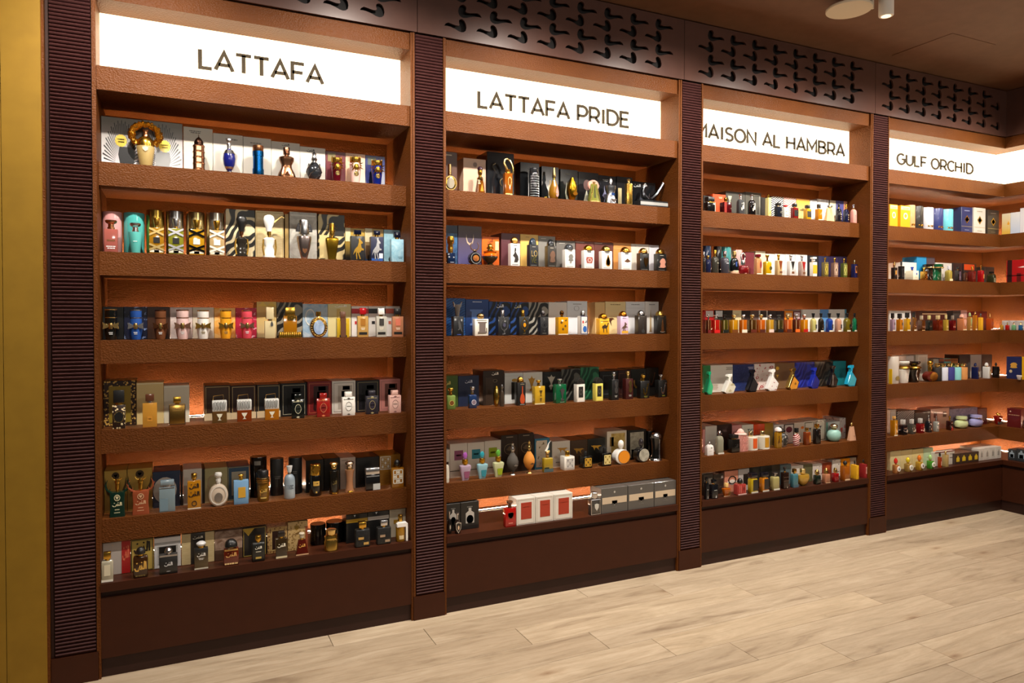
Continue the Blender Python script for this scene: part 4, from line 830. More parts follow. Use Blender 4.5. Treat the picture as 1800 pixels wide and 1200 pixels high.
X(470, 505, 926, 'speck(#b08d56,#6b4420)', 'gold mosaic box with dark window', 'r .5 .5 .52 .7 #2a140c|f .5 .5 .6 .78 #d6b878 .03')
V(484, 504.7, 934, 'q', '#3a2a14/l', 'b:#1b1006:.62', 'dark amber bottle with gold neck and white script', 's .5 .64 .7 .22 #efe6d0|r .5 .06 1 .1 #d9c9a2', hb=.74)
X(506, 541, 916, 'speck(#c0a06a,#8a6a3a)', 'beige mosaic box with gold crest', 'pcrest .44 .78 .24 .18 #8a6a1e|s .44 .6 .36 .08 #7b5a2a|r .94 .4 .12 .8 #8a4020')
V(518.5, 542.5, 937.5, 'A', '#5d1508/l', 'k:#e6d8c0/f:.46', 'dark red flared bottle with crystal cap', 's .5 .6 .5 .24 #d9a850|r .5 .06 1 .08 #c9a27a', hb=.7, d=.034)
for x0, x1, v, n in ((547.5, 575, 923, 'left'), (576, 607.5, 919, 'right')):
    r = T(x0, x1, v, '#0d0c0c/p', 'black tube with white rim, %s one of the pair' % n, y=.13)
    W = x1 - x0
V(571.5, 596, 931.7, 'k', '#c9a856/k', 'c:pgold:.78', 'gold cylinder bottle with ribbed gold lid', 'x .5 .7 .9 .1 #7a5a20 1', hb=.72, neck='gold')
for x0, x1, v, a, b, vb, m, n in ((608.5, 646, 903, 622, 651, 918, 'gold', 'gold'), (646.7, 683.5, 898, 660, 688, 914.7, 'silver', 'silver')):
    X(x0, x1, v, '#0d0d0e', 'black box with a %s band' % n, 'r .5 .77 1 .12 %s|pcup .4 .94 .1 .06 %s' % ('#b58a1e' if n == 'gold' else '#b3a9a0', '#e8e8e8'))
    V(a, b, vb, 'R', 'speck(#131313,#232321)', 'b:%s:.48' % m, 'black textured bottle with %s square cap and plates' % n, 'r .38 .5 .36 .14 %s .002|r .72 .2 .34 .14 %s .002' % (('pgold', 'pgold') if n == 'gold' else ('#d0bfb0/k', '#d0bfb0/k')), hb=.72)
X(684.7, 714, 894, 'grad(#c9bda8,#a89b84)', 'beige gray box with small gold square', 'r .4 .55 .28 .14 #9a7420')
r = V(698, 714, 906, 'c', '#c08a1c/l', 'c:gold:.5', 'amber cylinder bottle in a white frame, right end', 'r .5 .24 .5 .2 #d9c59a', hb=.7)
W, H, Hb, D = dims(r); extra(r, 'white_frame', G().extr([(-W * .5, Hb * .82), (-W * .5, Hb * .98), (-W * .3, Hb * 1.06), (W * .5, Hb * 1.06), (W * .7, Hb * .96), (W * .7, 0), (W * .5, 0), (W * .5, Hb * .82)], -D * .52, -D * .1, .002), '#efece6/p', None)
# ---------------------------------------------------------------- second bay, top shelf
R('second bay', 'top shelf', SHZ[0])
X(783, 803.5, 267, '#4a281a', 'brown box behind the round gold bottle, far left', 'x .3 .92 .5 .05 #c9b79a 1')
disc(781.5, 803, 288, .56, '#a8873c/k', 'round gold bottle with tall gold cap, far left', 'o .5 .5 .62 .74 #8f8676 .0015|O .5 .5 1 1 pgold .12', cap='c:#b89a6a/k:.3', d=.42)
X(814.4, 854, 279, '#c9a890', 'pale pink box behind the crowned amber lady bottle', 'psun .52 .84 .22 .16 #7b6152')
r = V(834.7, 853, 292, 'A', '#7a4208/l', 'o:gold:.55', 'amber lady bottle with beaded gold head and dark hair', 'ptri .62 .3 .5 .6 #d98a14|x .3 .7 .3 .3 #e9d9b0 3', hb=.6, d=.034)
W, H, Hb, D = dims(r); extra(r, 'hair', G().loft([(W * .62, W * .62, H * .88, 1), (W * .66, W * .66, H * .93, 1), (W * .4, W * .4, H * 1.0, 1)]), '#2a1420/p')
extra(r, 'necklace', G().loft([(W * .66, D * 1.0, Hb * .86, 1), (W * .8, D * 1.08, Hb * .93, 1), (W * .5, D * .8, Hb * 1.02, 1)]), 'pgold')
X(856, 903.5, 268, '#15171b/p', 'large black glossy box behind the gold loop bottle', 'O .62 .34 .3 .2 #7a6232 .16')
def loopbot():
    r = V(884, 901, 303, 'q', '#a3560e/l', '', 'amber bottle with a big looping gold handle', 'O .62 .62 .5 .44 pgold .2|r .5 .03 .9 .1 pgold', hb=.98, d=.03)
    W, H, Hb, D = dims(r); g = G(); z = Hb
    g.tube([(0, 0, z), (0, 0, z + H * .12), (-W * .2, 0, z + H * .26), (-W * .5, 0, z + H * .44), (-W * .42, 0, z + H * .6), (-W * .1, 0, z + H * .66), (W * .3, 0, z + H * .56), (W * .6, 0, z + H * .36), (W * .74, 0, z + H * .12), (W * .68, 0, z - H * .04)], [W * .12, W * .14, W * .16, W * .15, W * .13, W * .12, W * .13, W * .13, W * .11, W * .07], 7)
    extra(r, 'loop_handle', g, 'pgold'); extra(r, 'neck_collar', G().loft([(W * .8, W * .8, z - .002, 1), (W * .8, W * .8, z + H * .06, 1), (W * .5, W * .5, z + H * .1, 1), (W * .7, W * .7, z + H * .16, 1), (W * .3, W * .3, z + H * .2, 1)]), 'gold')
loopbot()
X(914.5, 948, 286, '#101113/p', 'black glossy box behind the black studded cylinder', 'x .6 .84 .4 .14 #6d6a66 3')
r = V(934.5, 950, 294, 'c', '#1b1c1f/p', 'c:#26272a/p:.94', 'black cylinder bottle with a silver studded net', hb=.82, neck=None)
W, H, Hb, D = dims(r); g = G()
for j in range(9):
    for i in range(9):
        a = pi + pi * (i + .5) / 9; g.loft([(W * .06, W * .06, Hb * (.06 + .1 * j), 1, W * .5 * cos(a), W * .5 * sin(a)), (W * .06, W * .06, Hb * (.06 + .1 * j) + W * .06, 1, W * .5 * cos(a), W * .5 * sin(a))], 1)
tag(extra(r, 'studs', g, 'silver', None), kind='stuff')
X(952, 982, 293, '#14171a/p', 'black box behind the golden drop bottle', 'pbottle .5 .36 .2 .5 #b89a62|r .24 .1 .14 .06 #b59a2a')
V(970, 986.5, 293.5, 'l', '#a8741c/l', 'y:pgold:.4', 'golden drop bottle with a long tapering cap', 'pdrop .6 .42 .36 .6 #7a2408 .001', hb=.62)
X(985, 1016, 298, '#171a1a/p', 'black box behind the golden winged bottle', 'pdrop .36 .36 .22 .5 #8c8c78|x .4 .86 .3 .06 #7a7a6c 1')
r = V(1002, 1018, 311, 'e', '#b98d22/k', '', 'golden pointed oval bottle with leaf relief', 'pleaf .6 .3 .6 .36 #6b4410/k .002', hb=1.0)
W, H, Hb, D = dims(r)
for s in (-1, 1): extra(r, 'glass_wing', G().extr([(s * W * .34, H * .06), (s * W * .56, H * .3), (s * W * .58, H * .55), (s * W * .48, H * .8), (s * W * .3, H * .9), (s * W * .46, H * .5)], -.003, .003, .0006), 'glass', None)
X(1016.6, 1052, 303, '#18191a/p', 'black box behind the pink flower topped bottle', 'o .42 .6 .34 .34 #4a2c28|ptri .4 .28 .28 .4 #9a9a88')
r = V(1032, 1056, 322, 'A', '#8d8d3e/l', '', 'clear pyramid bottle with a pink glass flower behind', 'ptri .5 .48 .3 .9 #3f3d10|r .5 .04 .8 .06 pgold', hb=.98, d=.03)
W, H, Hb, D = dims(r); n = 14
extra(r, 'flower_fan', G().extr([(W * .52 * cos(a) * (1 + .05 * cos(5 * a)), H * .92 + H * .3 * sin(a)) for a in (2 * pi * i / n for i in range(n))], D * .1, D * .4, .002), 'marble(#d99e8c,#b36f62)', None)
extra(r, 'cap', G().loft([(W * .2, W * .2, H * .96, 1), (W * .24, W * .24, H * 1.1, 1)]), 'pgold')
for s in (-1, 1): extra(r, 'corner_rod', G().tube([(s * W * .48, -D * .5, 0), (s * W * .1, -D * .5, H * .98)], W * .03, 5), 'pgold')
X(1052, 1083, 309, '#15161a/p', 'black box behind the silver bodice bottle', 'plady .36 .36 .34 .6 #6a6a86|x .44 .84 .4 .08 #8f8f8f 2')
r = V(1067.5, 1087.5, 311, (([(0, 1), (.04, 1), (.3, .8), (.52, .58), (.75, .86), (.92, .92), (1, .5)]), .9), '#b9bcc2/k', 'd:silver:.34', 'silver bodice bottle with a blue gem belt', 'pseal .6 .5 .3 .16 #3d62a8/k .003|pcup .62 .14 .5 .2 #8e7f78/k .002', hb=.74, neck='silver')
X(1084, 1111.6, 311, '#171719/p', 'black box behind the tall gold block bottle', 'r .2 .34 .22 .56 #a79a70')
V(1098.5, 1111.6, 314, 'q', '#caa048/k', 'k:pgold:.6', 'tall gold block bottle with twin knob cap', 'f .5 .5 .9 .96 pgold .05', hb=.82, d=.02, neck=None)
X(1112, 1152, 320, '#141518/p', 'black box behind the silver anchor bottle, right end', 'psail .36 .36 .24 .4 #2d2f3a|s .2 .84 .3 .14 #9a9a9a')
def anchor():
    r = V(1114, 1174, 352, 'q', '#15171a/m', '', 'silver anchor bottle resting on a black plinth', 'r .5 .5 1.0 .5 #9d9d9b/m .0008', hb=1, d=.07, y=.1)
    W, H, Hb, D = dims(r); g = G()
    g.tube([(-W * .24, 0, H * 3.40), (-W * .3, 0, H * 2.56), (-W * .26, 0, H * 1.72), (-W * .14, 0, H * 1.30), (0, 0, H * 1.36), (W * .2, 0, H * 2.20), (W * .38, 0, H * 3.52)], [W * .025, W * .06, W * .085, W * .09, W * .08, W * .065, W * .055], 8)
    extra(r, 'anchor_body', g, '#5d5e64/k'); extra(r, 'anchor_cap', G().tube([(W * .38, 0, H * 3.52), (W * .45, 0, H * 4.12)], [W * .05, W * .06], 8), '#8d8e94/k')
    extra(r, 'anchor_fluke', G().extr([(-W * .32, H * 3.04), (-W * .14, H * 3.40), (-W * .22, H * 3.88), (-W * .3, H * 3.52)], -.005, .005, .001), 'silver', None)
    for x in (-.04, .18): extra(r, 'support_rod', G().tube([(W * x, .006, H), (W * x, .006, H * 2.32)], .0012, 5), 'silver')
anchor()
# ---------------------------------------------------------------- second bay, second shelf
R('second bay', 'second shelf', SHZ[1])
X(783, 804, 396, 'marble(#1c3d63,#3f6f9c)', 'blue box behind the gold headed navy bottle', 'r .5 .9 1 .2 #14263f')
r = V(784, 800, 415, 'r', '#0f1f3d/p', 'k:gold:.96', 'navy square bottle with a large carved gold head', 'x .6 .14 .5 .08 #c9ccd6 1', hb=.4, neck=None)
X(805, 846.7, 397, 'grad(#4f4a78,#4a3a38)', 'slate violet box behind the round deer bottle', 'pantler .5 .66 .3 .28 #b9a48c')
def deer():
    r = disc(826, 847, 440, .9, '#141416/p', 'round black bottle with deer antler stopper and amber stone', 'o .5 .5 .5 .5 marble(#7a3d0c,#b5701c) .003|O .5 .5 .86 .9 silver .16', cap='o:#3a2c26:.3', d=.5)
    W, H, Hb, D = dims(r); g = G()
    for s in (-1, 1): g.tube([(s * W * .06, 0, H * .98), (s * W * .3, 0, H * 1.15), (s * W * .36, 0, H * 1.38), (s * W * .22, 0, H * 1.55), (s * W * .3, 0, H * 1.66)], [W * .05, W * .045, W * .035, W * .025, W * .01], 6)
    g.loft([(W * .12, W * .1, H * .95, 1), (W * .2, W * .18, H * 1.02, 1), (W * .1, W * .1, H * 1.1, 1)])
    extra(r, 'deer_antlers', g, '#b58a6a/k')
deer()
X(847.2, 877.7, 416, '#e56a10', 'bright orange box behind the orange urn bottle', 's .5 .86 .26 .16 #8f3c08|r .86 .7 .2 .3 #f0cf9a')
r = V(854, 879.5, 426, 'U', '#2a2414/p', 'n:gold:.5', 'orange bellied urn bottle with crown shaped lid', hb=.68)
W, H, Hb, D = dims(r); extra(r, 'orange_belly', G().loft([(W * .86, W * .86, Hb * .5, 1), (W * 1.03, W * 1.03, Hb * .62, 1), (W * .98, W * .98, Hb * .74, 1), (W * .7, W * .7, Hb * .84, 1)], 5), '#e0620c/p'); extra(r, 'crown_rim', G().loft([(W * .72, W * .72, Hb * .82, 1), (W * .9, W * .9, Hb * .9, 1), (W * .6, W * .6, Hb * .98, 1)]), 'gold')
X(881, 913.6, 410, '#5a3038', 'plum box behind the white dancer bottle')
def domed(x0, x1, v, face, dome, L, deco, dw=.74, hb=.76):
    r = V(x0, x1, v, 'q', face, 'D:%s:%s' % (dome, dw), L, deco, hb=hb, neck=None, d=.036); return r
TXT = '|x .5 .9 .4 .05 %s 1|x .5 .06 .7 .04 %s 1'
domed(893, 914, 415, '#e5e2df', '#c99a4a/k', 'white block bottle with dancer print and gold dome', 'plady .5 .48 .7 .64 #2a2320' + TXT % ('#55514c', '#55514c'))
X(914.5, 946, 412, '#e6bb64', 'pale gold box behind the LOVE bottle', 'x .4 .92 .2 .03 #a9803a 1')
domed(926, 946, 417.5, '#1b1d22', '#22303c/p', 'black block bottle lettered LOVE in gold', 'tLO .55 .6 .66 .24 pgold|tVE .5 .3 .66 .24 #8f8646/k' + TXT % ('#b5b2aa', '#77736a'))
X(946.4, 976, 415, '#86837d', 'gray box behind the black bottle with rose relief', 'x .3 .92 .3 .04 #d9d6ce 1')
domed(957.5, 977.5, 420, '#2b2722', '#171a1c/p', 'black block bottle with bronze rose relief', 'prose .56 .5 .66 .56 #b48a74/k .003' + TXT % ('#c9c2b4', '#8a857b'))
X(978, 1011, 423, '#6b6762', 'dark gray box behind the white sprig bottle', 'x .3 .9 .3 .03 #c9c6be 1')
domed(988, 1011, 428, '#e8e4de', '#33363a/p', 'white block bottle with gray sprig and dark dome', 'prose .58 .56 .5 .4 #77746e|pleaf .55 .3 .24 .3 #8f8b84' + TXT % ('#55514c', '#77736a'))
X(1012.2, 1044.6, 424, '#6e3a32', 'brown red box behind the red goggles bottle', 'r .2 .96 .5 .02 #c9b0a4')
domed(1021.5, 1044.5, 429.5, '#e8e4de', '#e0a02c/k', 'white block bottle with red goggles print', 'ptray .52 .46 .7 .34 #9c4a42|O .52 .46 .4 .22 #d9c0b4 .3' + TXT % ('#55514c', '#77736a'))
X(1045, 1078, 426, '#5d2f28', 'brown red box behind the agate bottle', 'r .2 .96 .4 .02 #c9b0a4')
domed(1052.5, 1076, 431, '#e8e4de', '#c9a852/k', 'white block bottle with golden agate slice print', 'pdrop .6 .5 .54 .68 #a9741a|pdrop .6 .48 .42 .54 #e0b030|pdrop .6 .46 .26 .34 #cfd3dc' + TXT % ('#55514c', '#77736a'))
X(1078.3, 1109, 427, '#c98a48', 'tan box behind the brown leaf bottle', 'r .5 .8 1 .02 #d9a468')
domed(1086.5, 1110, 433.5, '#e8e4de', '#d99a3a/k', 'white block bottle with brown leaf print', 'pleaf .6 .5 .66 .34 #5a3a22' + TXT % ('#55514c', '#77736a'))
X(1109.5, 1140.5, 429, '#dcd3c6', 'off white box behind the bronze relief bottle', 'x .4 .92 .4 .03 #9b948a 1')
domed(1119, 1141, 435, '#151516', '#d9a050/k', 'black block bottle with bronze bouquet relief', 'pheart .64 .46 .5 .6 #8a6236/k .003' + TXT % ('#77736a', '#77736a'))
X(1141, 1170, 431, '#d6d6dc', 'bluish white box behind the last black bottle', 'x .3 .92 .4 .03 #9b948a 1')
domed(1149, 1171, 436, '#141415', '#b98a3c/k', 'black block bottle with pink pleated relief', 'prose .6 .46 .66 .56 #cf917c .003|x .5 .2 .7 .05 #efe3d6 2' + TXT % ('#e3ded6', '#77736a'))
# ---------------------------------------------------------------- second bay, third shelf
R('second bay', 'third shelf', SHZ[2])
X(783, 818, 524, 'zebra(#0d2f66,#1c5590)', 'blue rippled box behind the falcon bottle')
def capblock(x0, x1, v, body, cap, L, deco, hb=.64, cw=.5, neck=None): return V(x0, x1, v, 'q', body, cap if ':' not in cap or cap.count(':') == 2 else cap + ':%s' % cw, L, deco, hb=hb, neck=neck, d=.038)
r = capblock(793, 815, 535, '#14161a', 'v:#4a4440/p:.6', 'black block bottle with silver falcon and winged stopper', 'pbird .56 .5 .6 .66 silver .003|x .55 .08 .4 .06 #4a5fb0 1', hb=.62)
W, H, Hb, D = dims(r); extra(r, 'wings', G().extr([(0, H * .92), (W * .2, H * .98), (W * .46, H * 1.1), (W * .36, H * .94), (W * .2, H * .86), (-W * .2, H * .86), (-W * .36, H * .94), (-W * .46, H * 1.1), (-W * .2, H * .98)], -.006, .006, .001), 'silver', None)
X(818.6, 859, 526, 'grad(#12264f,#1e3f7c)', 'royal blue box behind the white scroll bottle', 'x .5 .93 .4 .04 #c9d0e0 1|pscroll .46 .5 .56 .44 #5a7ab4')
capblock(830.5, 858.5, 550, '#e5dfd2', 'o:#c9a468/k:.56', 'white block bottle with bronze scroll relief and gold coin cap', 'pscroll .54 .5 .66 .66 #6f625c .002|r .5 .92 .8 .03 pgold|r .5 .14 .6 .03 pgold|r .86 .32 .05 .3 pgold', hb=.74)
GEM = 'O .54 .56 .7 .6 %s .14|o .54 .56 .26 .22 %s .003|pdia .54 .9 .18 .14 %s .002|pdia .54 .22 .18 .14 %s .002|s .5 .1 .26 .1 %s'
X(859.5, 897, 530, 'swirl(#0d0f14,#21427e)', 'black box with blue gleam behind the silver gem bottle', 's .52 .86 .32 .12 #e6e6ea')
capblock(871, 895, 545, '#15161a', 'c:silver:.34', 'black block bottle with silver ring emblem and gray gem', GEM % ('silver', '#4a4a5c/p', 'silver', 'silver', '#77767a'), hb=.74)
X(897.5, 929, 531, 'swirl(#0d0e12,#2a4a86)', 'black box with gold script behind the gold gem bottle', 's .4 .86 .36 .12 #e3d9a8')
capblock(907.5, 930, 545, '#141517', 'c:gold:.34', 'black block bottle with gold ring emblem and amber gem', GEM % ('gold', '#d9901c/p', 'gold', 'gold', '#5d5034'), hb=.74)
X(929.5, 963.8, 531, 'swirl(#121212,#9a968c)', 'black box with gray waves behind the atom bottle')
r = capblock(944.5, 963.8, 544.5, '#17171a', 'o:#8a8488/k:.46', 'black block bottle with silver atom emblem', 'O .5 .56 .3 .72 silver .12|O .5 .56 .8 .34 silver .1|o .5 .56 .16 .1 #6d6a78/k .002|x .5 .1 .5 .06 #6e6a60 1', hb=.72)
X(964.3, 996.5, 531, '#dcd6cf', 'white box behind the yellow glass bottle')
capblock(976, 999, 545, '#e3a012/l', 'o:#6d4a24/k:.4', 'golden yellow glass block bottle with dark round cap', 'o .3 .7 .2 .14 #5a3a0a|o .7 .5 .2 .14 #5a3a0a|o .46 .32 .2 .14 #5a3a0a|o .76 .82 .16 .1 #5a3a0a|r .5 .03 1 .06 #e0cfae', hb=.72, neck='gold')
X(997, 1032.5, 529, '#d9dee4', 'bluish white box behind the planets bottle', 'x .5 .91 .42 .04 #8a8a8c 1|O .46 .78 .26 .16 #b9bcc0 .2')
r = capblock(1015, 1032.8, 545, '#d9d4cc', 'd:#a6a4a6/k:.6', 'white block bottle with navy edge and planets print', 'f .5 .5 1 1 #1f2c5e .07|o .34 .68 .24 .16 #c03028|o .6 .3 .56 .34 #2d63ae|s .74 .7 .24 .16 #33343c|o .36 .5 .06 .04 #333', hb=.76)
X(1046, 1063, 531, '#dcb87c', 'tan box behind the yellow camel bottle')
X(1064, 1099.7, 530, '#e6cf98', 'cream box with a brown horse print', 'x .5 .91 .5 .04 #8a6a3a 1|pbull .2 .42 .5 .36 #4f2a14')
capblock(1048, 1071, 550.5, '#e3a412', 'D:#b5741c/k:.72', 'yellow block bottle with camel print and amber dome', 'pcamel .6 .42 .72 .6 #3a2a1a|x .5 .82 .8 .06 #5a3d0c 1', hb=.76)
capblock(1084.5, 1104.5, 546.5, '#cbb2cc', 'D:#c87a28/k:.8', 'lilac block bottle with galloping horse print', 'phorse .5 .42 .8 .5 #5e4434|r .56 .12 .8 .14 #d9a436|x .5 .88 .5 .05 #77647a 1', hb=.78)
X(1100.2, 1133.7, 530, '#dfe0e2', 'white box behind the silver tower bottle', 'x .5 .91 .44 .04 #77787c 1|r .5 .8 1 .01 #c9cacc')
capblock(1115.5, 1137, 545, '#2a211c', 'D:#a9a5a8/k:.7', 'black block bottle with a silver tower', 'ptower .56 .46 .4 .8 silver .002|x .5 .94 .4 .04 #8a857e 1', hb=.78)
X(1134.2, 1166, 530, '#e2e0dc', 'white box behind the gold sail tower bottle', 'x .5 .91 .44 .04 #77787c 1|psail .4 .4 .2 .7 #b59a70')
capblock(1149, 1170.8, 545.5, '#15100b', 'D:#d9b05a/k:.76', 'black block bottle with a golden sail tower', 'psail .58 .48 .46 .74 #d9b888/k .002|o .58 .12 .5 .08 #e6e0d2|x .5 .94 .4 .04 #a5813c 1', hb=.78)
# ---------------------------------------------------------------- second bay, fourth shelf
R('second bay', 'fourth shelf', SHZ[3])
X(783, 805, 660, '#3f551c', 'olive green box behind the green bottle', 's .2 .76 .4 .14 #c9b860')
V(783, 801, 682, 'R', '#6d8436/m', 'f:gold:.62', 'olive green bottle with gold flared cap, far left', 'o .55 .46 .5 .34 #6d3d10 .001|O .55 .46 .56 .38 #c9b860 .14', hb=.66)
X(805.5, 842, 660, '#1d2743', 'dark navy box behind the navy bottle', 's .5 .8 .34 .12 #b9bccb')
V(822, 838.5, 680, 'R', '#1b3059/p', 'f:silver:.62', 'navy bottle with silver flared cap', 'o .6 .44 .54 .34 #7d6a78 .001|O .6 .44 .6 .38 #cfd0d8 .14', hb=.64)
X(849, 886.7, 651, '#2a1d14', 'dark brown box with script behind the slim gold bottle', 's .56 .9 .3 .1 #efe6d6|O .56 .7 .2 .1 #77664c .2|r .3 .4 .34 .8 #3b2c20')
V(869.5, 880, 678.5, 'e', '#a88a34/k', '', 'slim golden oval bottle', 'r .45 .5 .2 .7 #e6d488/k', hb=1)
r = V(880.5, 888, 676, (([(0, .9), (.05, 1), (.5, .95), (.9, .6), (1, .4)]), 1), '#4d4034/l', 'c:silver:.5', 'slim smoky bottle with silver cap beside the golden oval', hb=.74, neck='silver')
X(887.2, 919, 655, '#c9cbc8', 'white box behind the red flask bottle', 'r .5 .9 1 .01 #aeb0ae|r .62 .42 .5 .56 #17130f|o .54 .76 .3 .1 #b0873a')
capblock(904.5, 924, 662, '#0f0d0c', 'D:#c2903c/k:.72', 'black block bottle with an orange red flask print', 'pflask .6 .46 .62 .76 #b5461c .002|x .6 .92 .5 .06 #8f8266 1|x .6 .05 .6 .03 #d9d2c4 1', hb=.8)
X(919.5, 953.6, 654, '#cfcfc9', 'white box behind the pale yellow bottle', 'ppot .44 .64 .36 .5 #b5842c')
capblock(935, 958, 668.5, '#d9ac2e/l', 'f:gold:.46', 'pale yellow frosted bottle with gold goblet emblem', 'pcup .58 .62 .3 .3 pgold .002|ppot .58 .28 .28 .2 pgold .002|r .5 .03 1 .06 #e6dcae', hb=.76, neck='gold')
X(954.2, 986.5, 653, '#0e0f0d', 'black box behind the emerald bottle', 'ppot .46 .7 .42 .4 #b5ab9c|pcup .44 .44 .16 .08 #b5ab9c')
capblock(972, 995.5, 666, '#0f5432/p', 'f:silver:.46', 'emerald green block bottle with silver urn emblem', 'ppot .6 .5 .5 .74 silver .002|x .6 .06 .4 .03 #b9c9b4 1', hb=.78, neck='silver')
X(987, 1020, 648, 'swirl(#0e0f0e,#56554f)', 'black crinkled box behind the white lantern bottle')
X(1020.5, 1053, 645, 'swirl(#0d3a26,#2d6b4a)', 'dark green box behind the yellow lantern bottle')
def lantern(x0, x1, v, m, L):
    r = V(x0, x1, v, 'q', m, '', L, 'r .5 .56 .56 .6 #211d18|o .44 .72 .12 .1 silver .002|o .54 .4 .14 .1 silver .002|O .5 .56 .34 .3 #6b665c .2|r .5 .1 .9 .16 %s .002' % m, hb=.74, neck=None, d=.036)
    W, H, Hb, D = dims(r); g = G().extr([(-W * .5, Hb), (W * .5, Hb), (W * .48, Hb + H * .1), (W * .3, Hb + H * .2), (0, H), (-W * .3, Hb + H * .2), (-W * .48, Hb + H * .1)], -D * .48, D * .48, .001); extra(r, 'pierced_dome', g, '#2a2824/p', None)
    g = G(); rnd = random.Random(2)
    for i in range(22):
        x, z = rnd.uniform(-.38, .38) * W, Hb + rnd.uniform(.01, .15) * H; s = W * .045; g.extr([(x, z + s), (x + s, z), (x, z - s), (x - s, z)], -D * .48 - .002, -D * .48 + .0005)
    tag(extra(r, 'silver_stars', g, '#b5b2a8/k', None), kind='stuff')
lantern(1008.5, 1028, 664, '#ddd6cb', 'white lantern shaped bottle with dark pierced dome')
lantern(1041.5, 1060, 663, '#dccd5e', 'lemon yellow lantern shaped bottle with dark pierced dome')
X(1054, 1086.5, 652, '#131416', 'black box behind the silver double knot bottle', 'f .5 .5 .66 .7 #3d4448 .03')
def knot(x0, x1, v, m, me, L): capblock(x0, x1, v, m, 'k:%s:.56' % me, L, 'peight .6 .62 .56 .6 %s .003|O .6 .77 .34 .2 %s .3|O .6 .47 .34 .2 %s .3|x .6 .18 .4 .1 #a9a59c 2' % (me, '#6d6a64', '#6d6a64'), hb=.74)
knot(1069.5, 1087.7, 654.5, '#100f10', 'silver', 'black block bottle with silver double ring relief')
X(1087, 1109, 650, '#2c100c', 'maroon box behind the maroon bottle', 'f .4 .5 .8 .76 #5d3626 .03')
knot(1094, 1112.8, 653, '#3b0e0b', 'pgold', 'maroon block bottle with gold double ring relief')
X(1109.5, 1135, 648, '#151713', 'black box with gold horn behind the gold saxophone bottle', 'psax .5 .56 .7 .5 #8f6a2a')
def sax(x0, x1, v, me, L): capblock(x0, x1, v, '#0d0c0b', 'f:%s:.5' % me, L, 'psax .6 .52 .62 .66 %s .003|x .6 .1 .4 .1 #8a8230 2' % me, hb=.76)
sax(1119.5, 1141.5, 660, 'gold', 'black bottle with a gold saxophone relief')
X(1135.5, 1166.6, 646, '#14110e', 'black box with brown horn behind the silver saxophone bottle', 'psax .5 .6 .5 .46 #4a2f1e')
sax(1151, 1172, 658.5, 'silver', 'black bottle with a silver saxophone relief')
# ---------------------------------------------------------------- second bay, fifth shelf
R('second bay', 'fifth shelf', SHZ[4])
X(783, 790.5, 790, '#d9d2c4', 'white box sliver at the far left', 'r .5 .5 .5 .16 #2a0f14')
V(783, 790.5, 817, 'd', '#e6e0d2/p', '', 'white oval bottle half hidden by the pilaster', hb=1)
for x0, x1, v, sq, a, b, vb, m, cap, win, n in ((791, 821.5, 779, '#8a4a68', 806, 829, 808, '#c9b0c9/f', '#a45ab0/p', '#6b4a9a', 'lilac'), (822, 851.5, 777, '#2a7d8c', 836.5, 858.5, 806, '#9ccbd8/f', '#2a97a8/p', '#2290a8', 'sky blue'), (852, 880.7, 774, '#8a9a14', 864.5, 887, 803, '#d4d7a8/f', '#5aa33a/p', '#5fae12', 'pale green')):
    X(x0, x1, v, '#d2c7b8', 'cream box with a %s square' % {'lilac': 'mauve', 'sky blue': 'teal', 'pale green': 'lime'}[n], 'r .5 .65 .5 .28 %s|r .5 .2 1 .02 #4a3d34|x .5 .65 .3 .1 #d9cfc4 1' % sq)
    r = V(a, b, vb, 'V', m, 'c:#c9982e/k:.52', n + ' shoulder bottle with gold collar and carved stopper', 'ptray .6 .46 .52 .62 %s .0015|ptray .6 .34 .44 .3 %s .002' % (sq, win), hb=.74, neck='gold')
    W, H, Hb, D = dims(r)
    extra(r, 'stopper', G().loft([(W * .14, W * .1, H, 1), (W * .34, W * .16, H * 1.08, 1), (W * .42, W * .2, H * 1.18, 1), (W * .34, W * .16, H * 1.28, 1), (W * .1, W * .08, H * 1.34, 1)]), cap)
for x0, x1, v, a, b, vb, m, me, n in ((881, 910.6, 764, 896, 914.8, 777.6, '#4a443e/m', 'silver', 'gray'), (911, 938.7, 761, 925.5, 943.5, 775, '#c9802a/m', 'pgold', 'orange')):
    X(x0, x1, v, '#261810', 'dark brown box with eye emblem behind the %s egg bottle' % n, 'O .5 .62 .66 .28 #7d6a4c .07|pleaf .5 .62 .4 .2 #5a4630|r .5 .94 .4 .02 #8f8474')
    r = V(a, b, vb, (([(0, .4), (.03, .42), (.06, .16), (.12, .14), (.16, .34), (.18, .3), (.3, .72), (.5, 1), (.62, 1), (.8, .8), (.95, .42), (1, .3)]), 1), m, 'n:%s:.36' % me, n + ' egg bottle on a %s foot with spire cap' % ('silver' if me == 'silver' else 'gold'), 'pleaf .58 .46 .44 .14 %s .003' % (me if n == 'gray' else '#5a3410'), hb=.66, neck=me)
    W, H, Hb, D = dims(r); extra(r, 'foot', G().loft([(W * .5, W * .5, 0, 1), (W * .44, W * .44, Hb * .03, 1), (W * .18, W * .18, Hb * .07, 1), (W * .2, W * .2, Hb * .13, 1), (W * .5, W * .5, Hb * .18, 1), (W * .4, W * .4, Hb * .2, 1)]), me)
X(940, 966, 770, '#2d6f8c', 'teal bordered box with vine print', 'r .46 .5 .74 .86 spots(#cfc4b0,#6b5a3a)')
r = V(952, 972.7, 792, 'R', '#b99a2a/l', 'k:pgold:.5', 'yellow and green bottle with dove stopper', 'r .5 .12 1 .24 #4a5a5c/p|r .3 .3 .5 .1 #12200e', hb=.66)
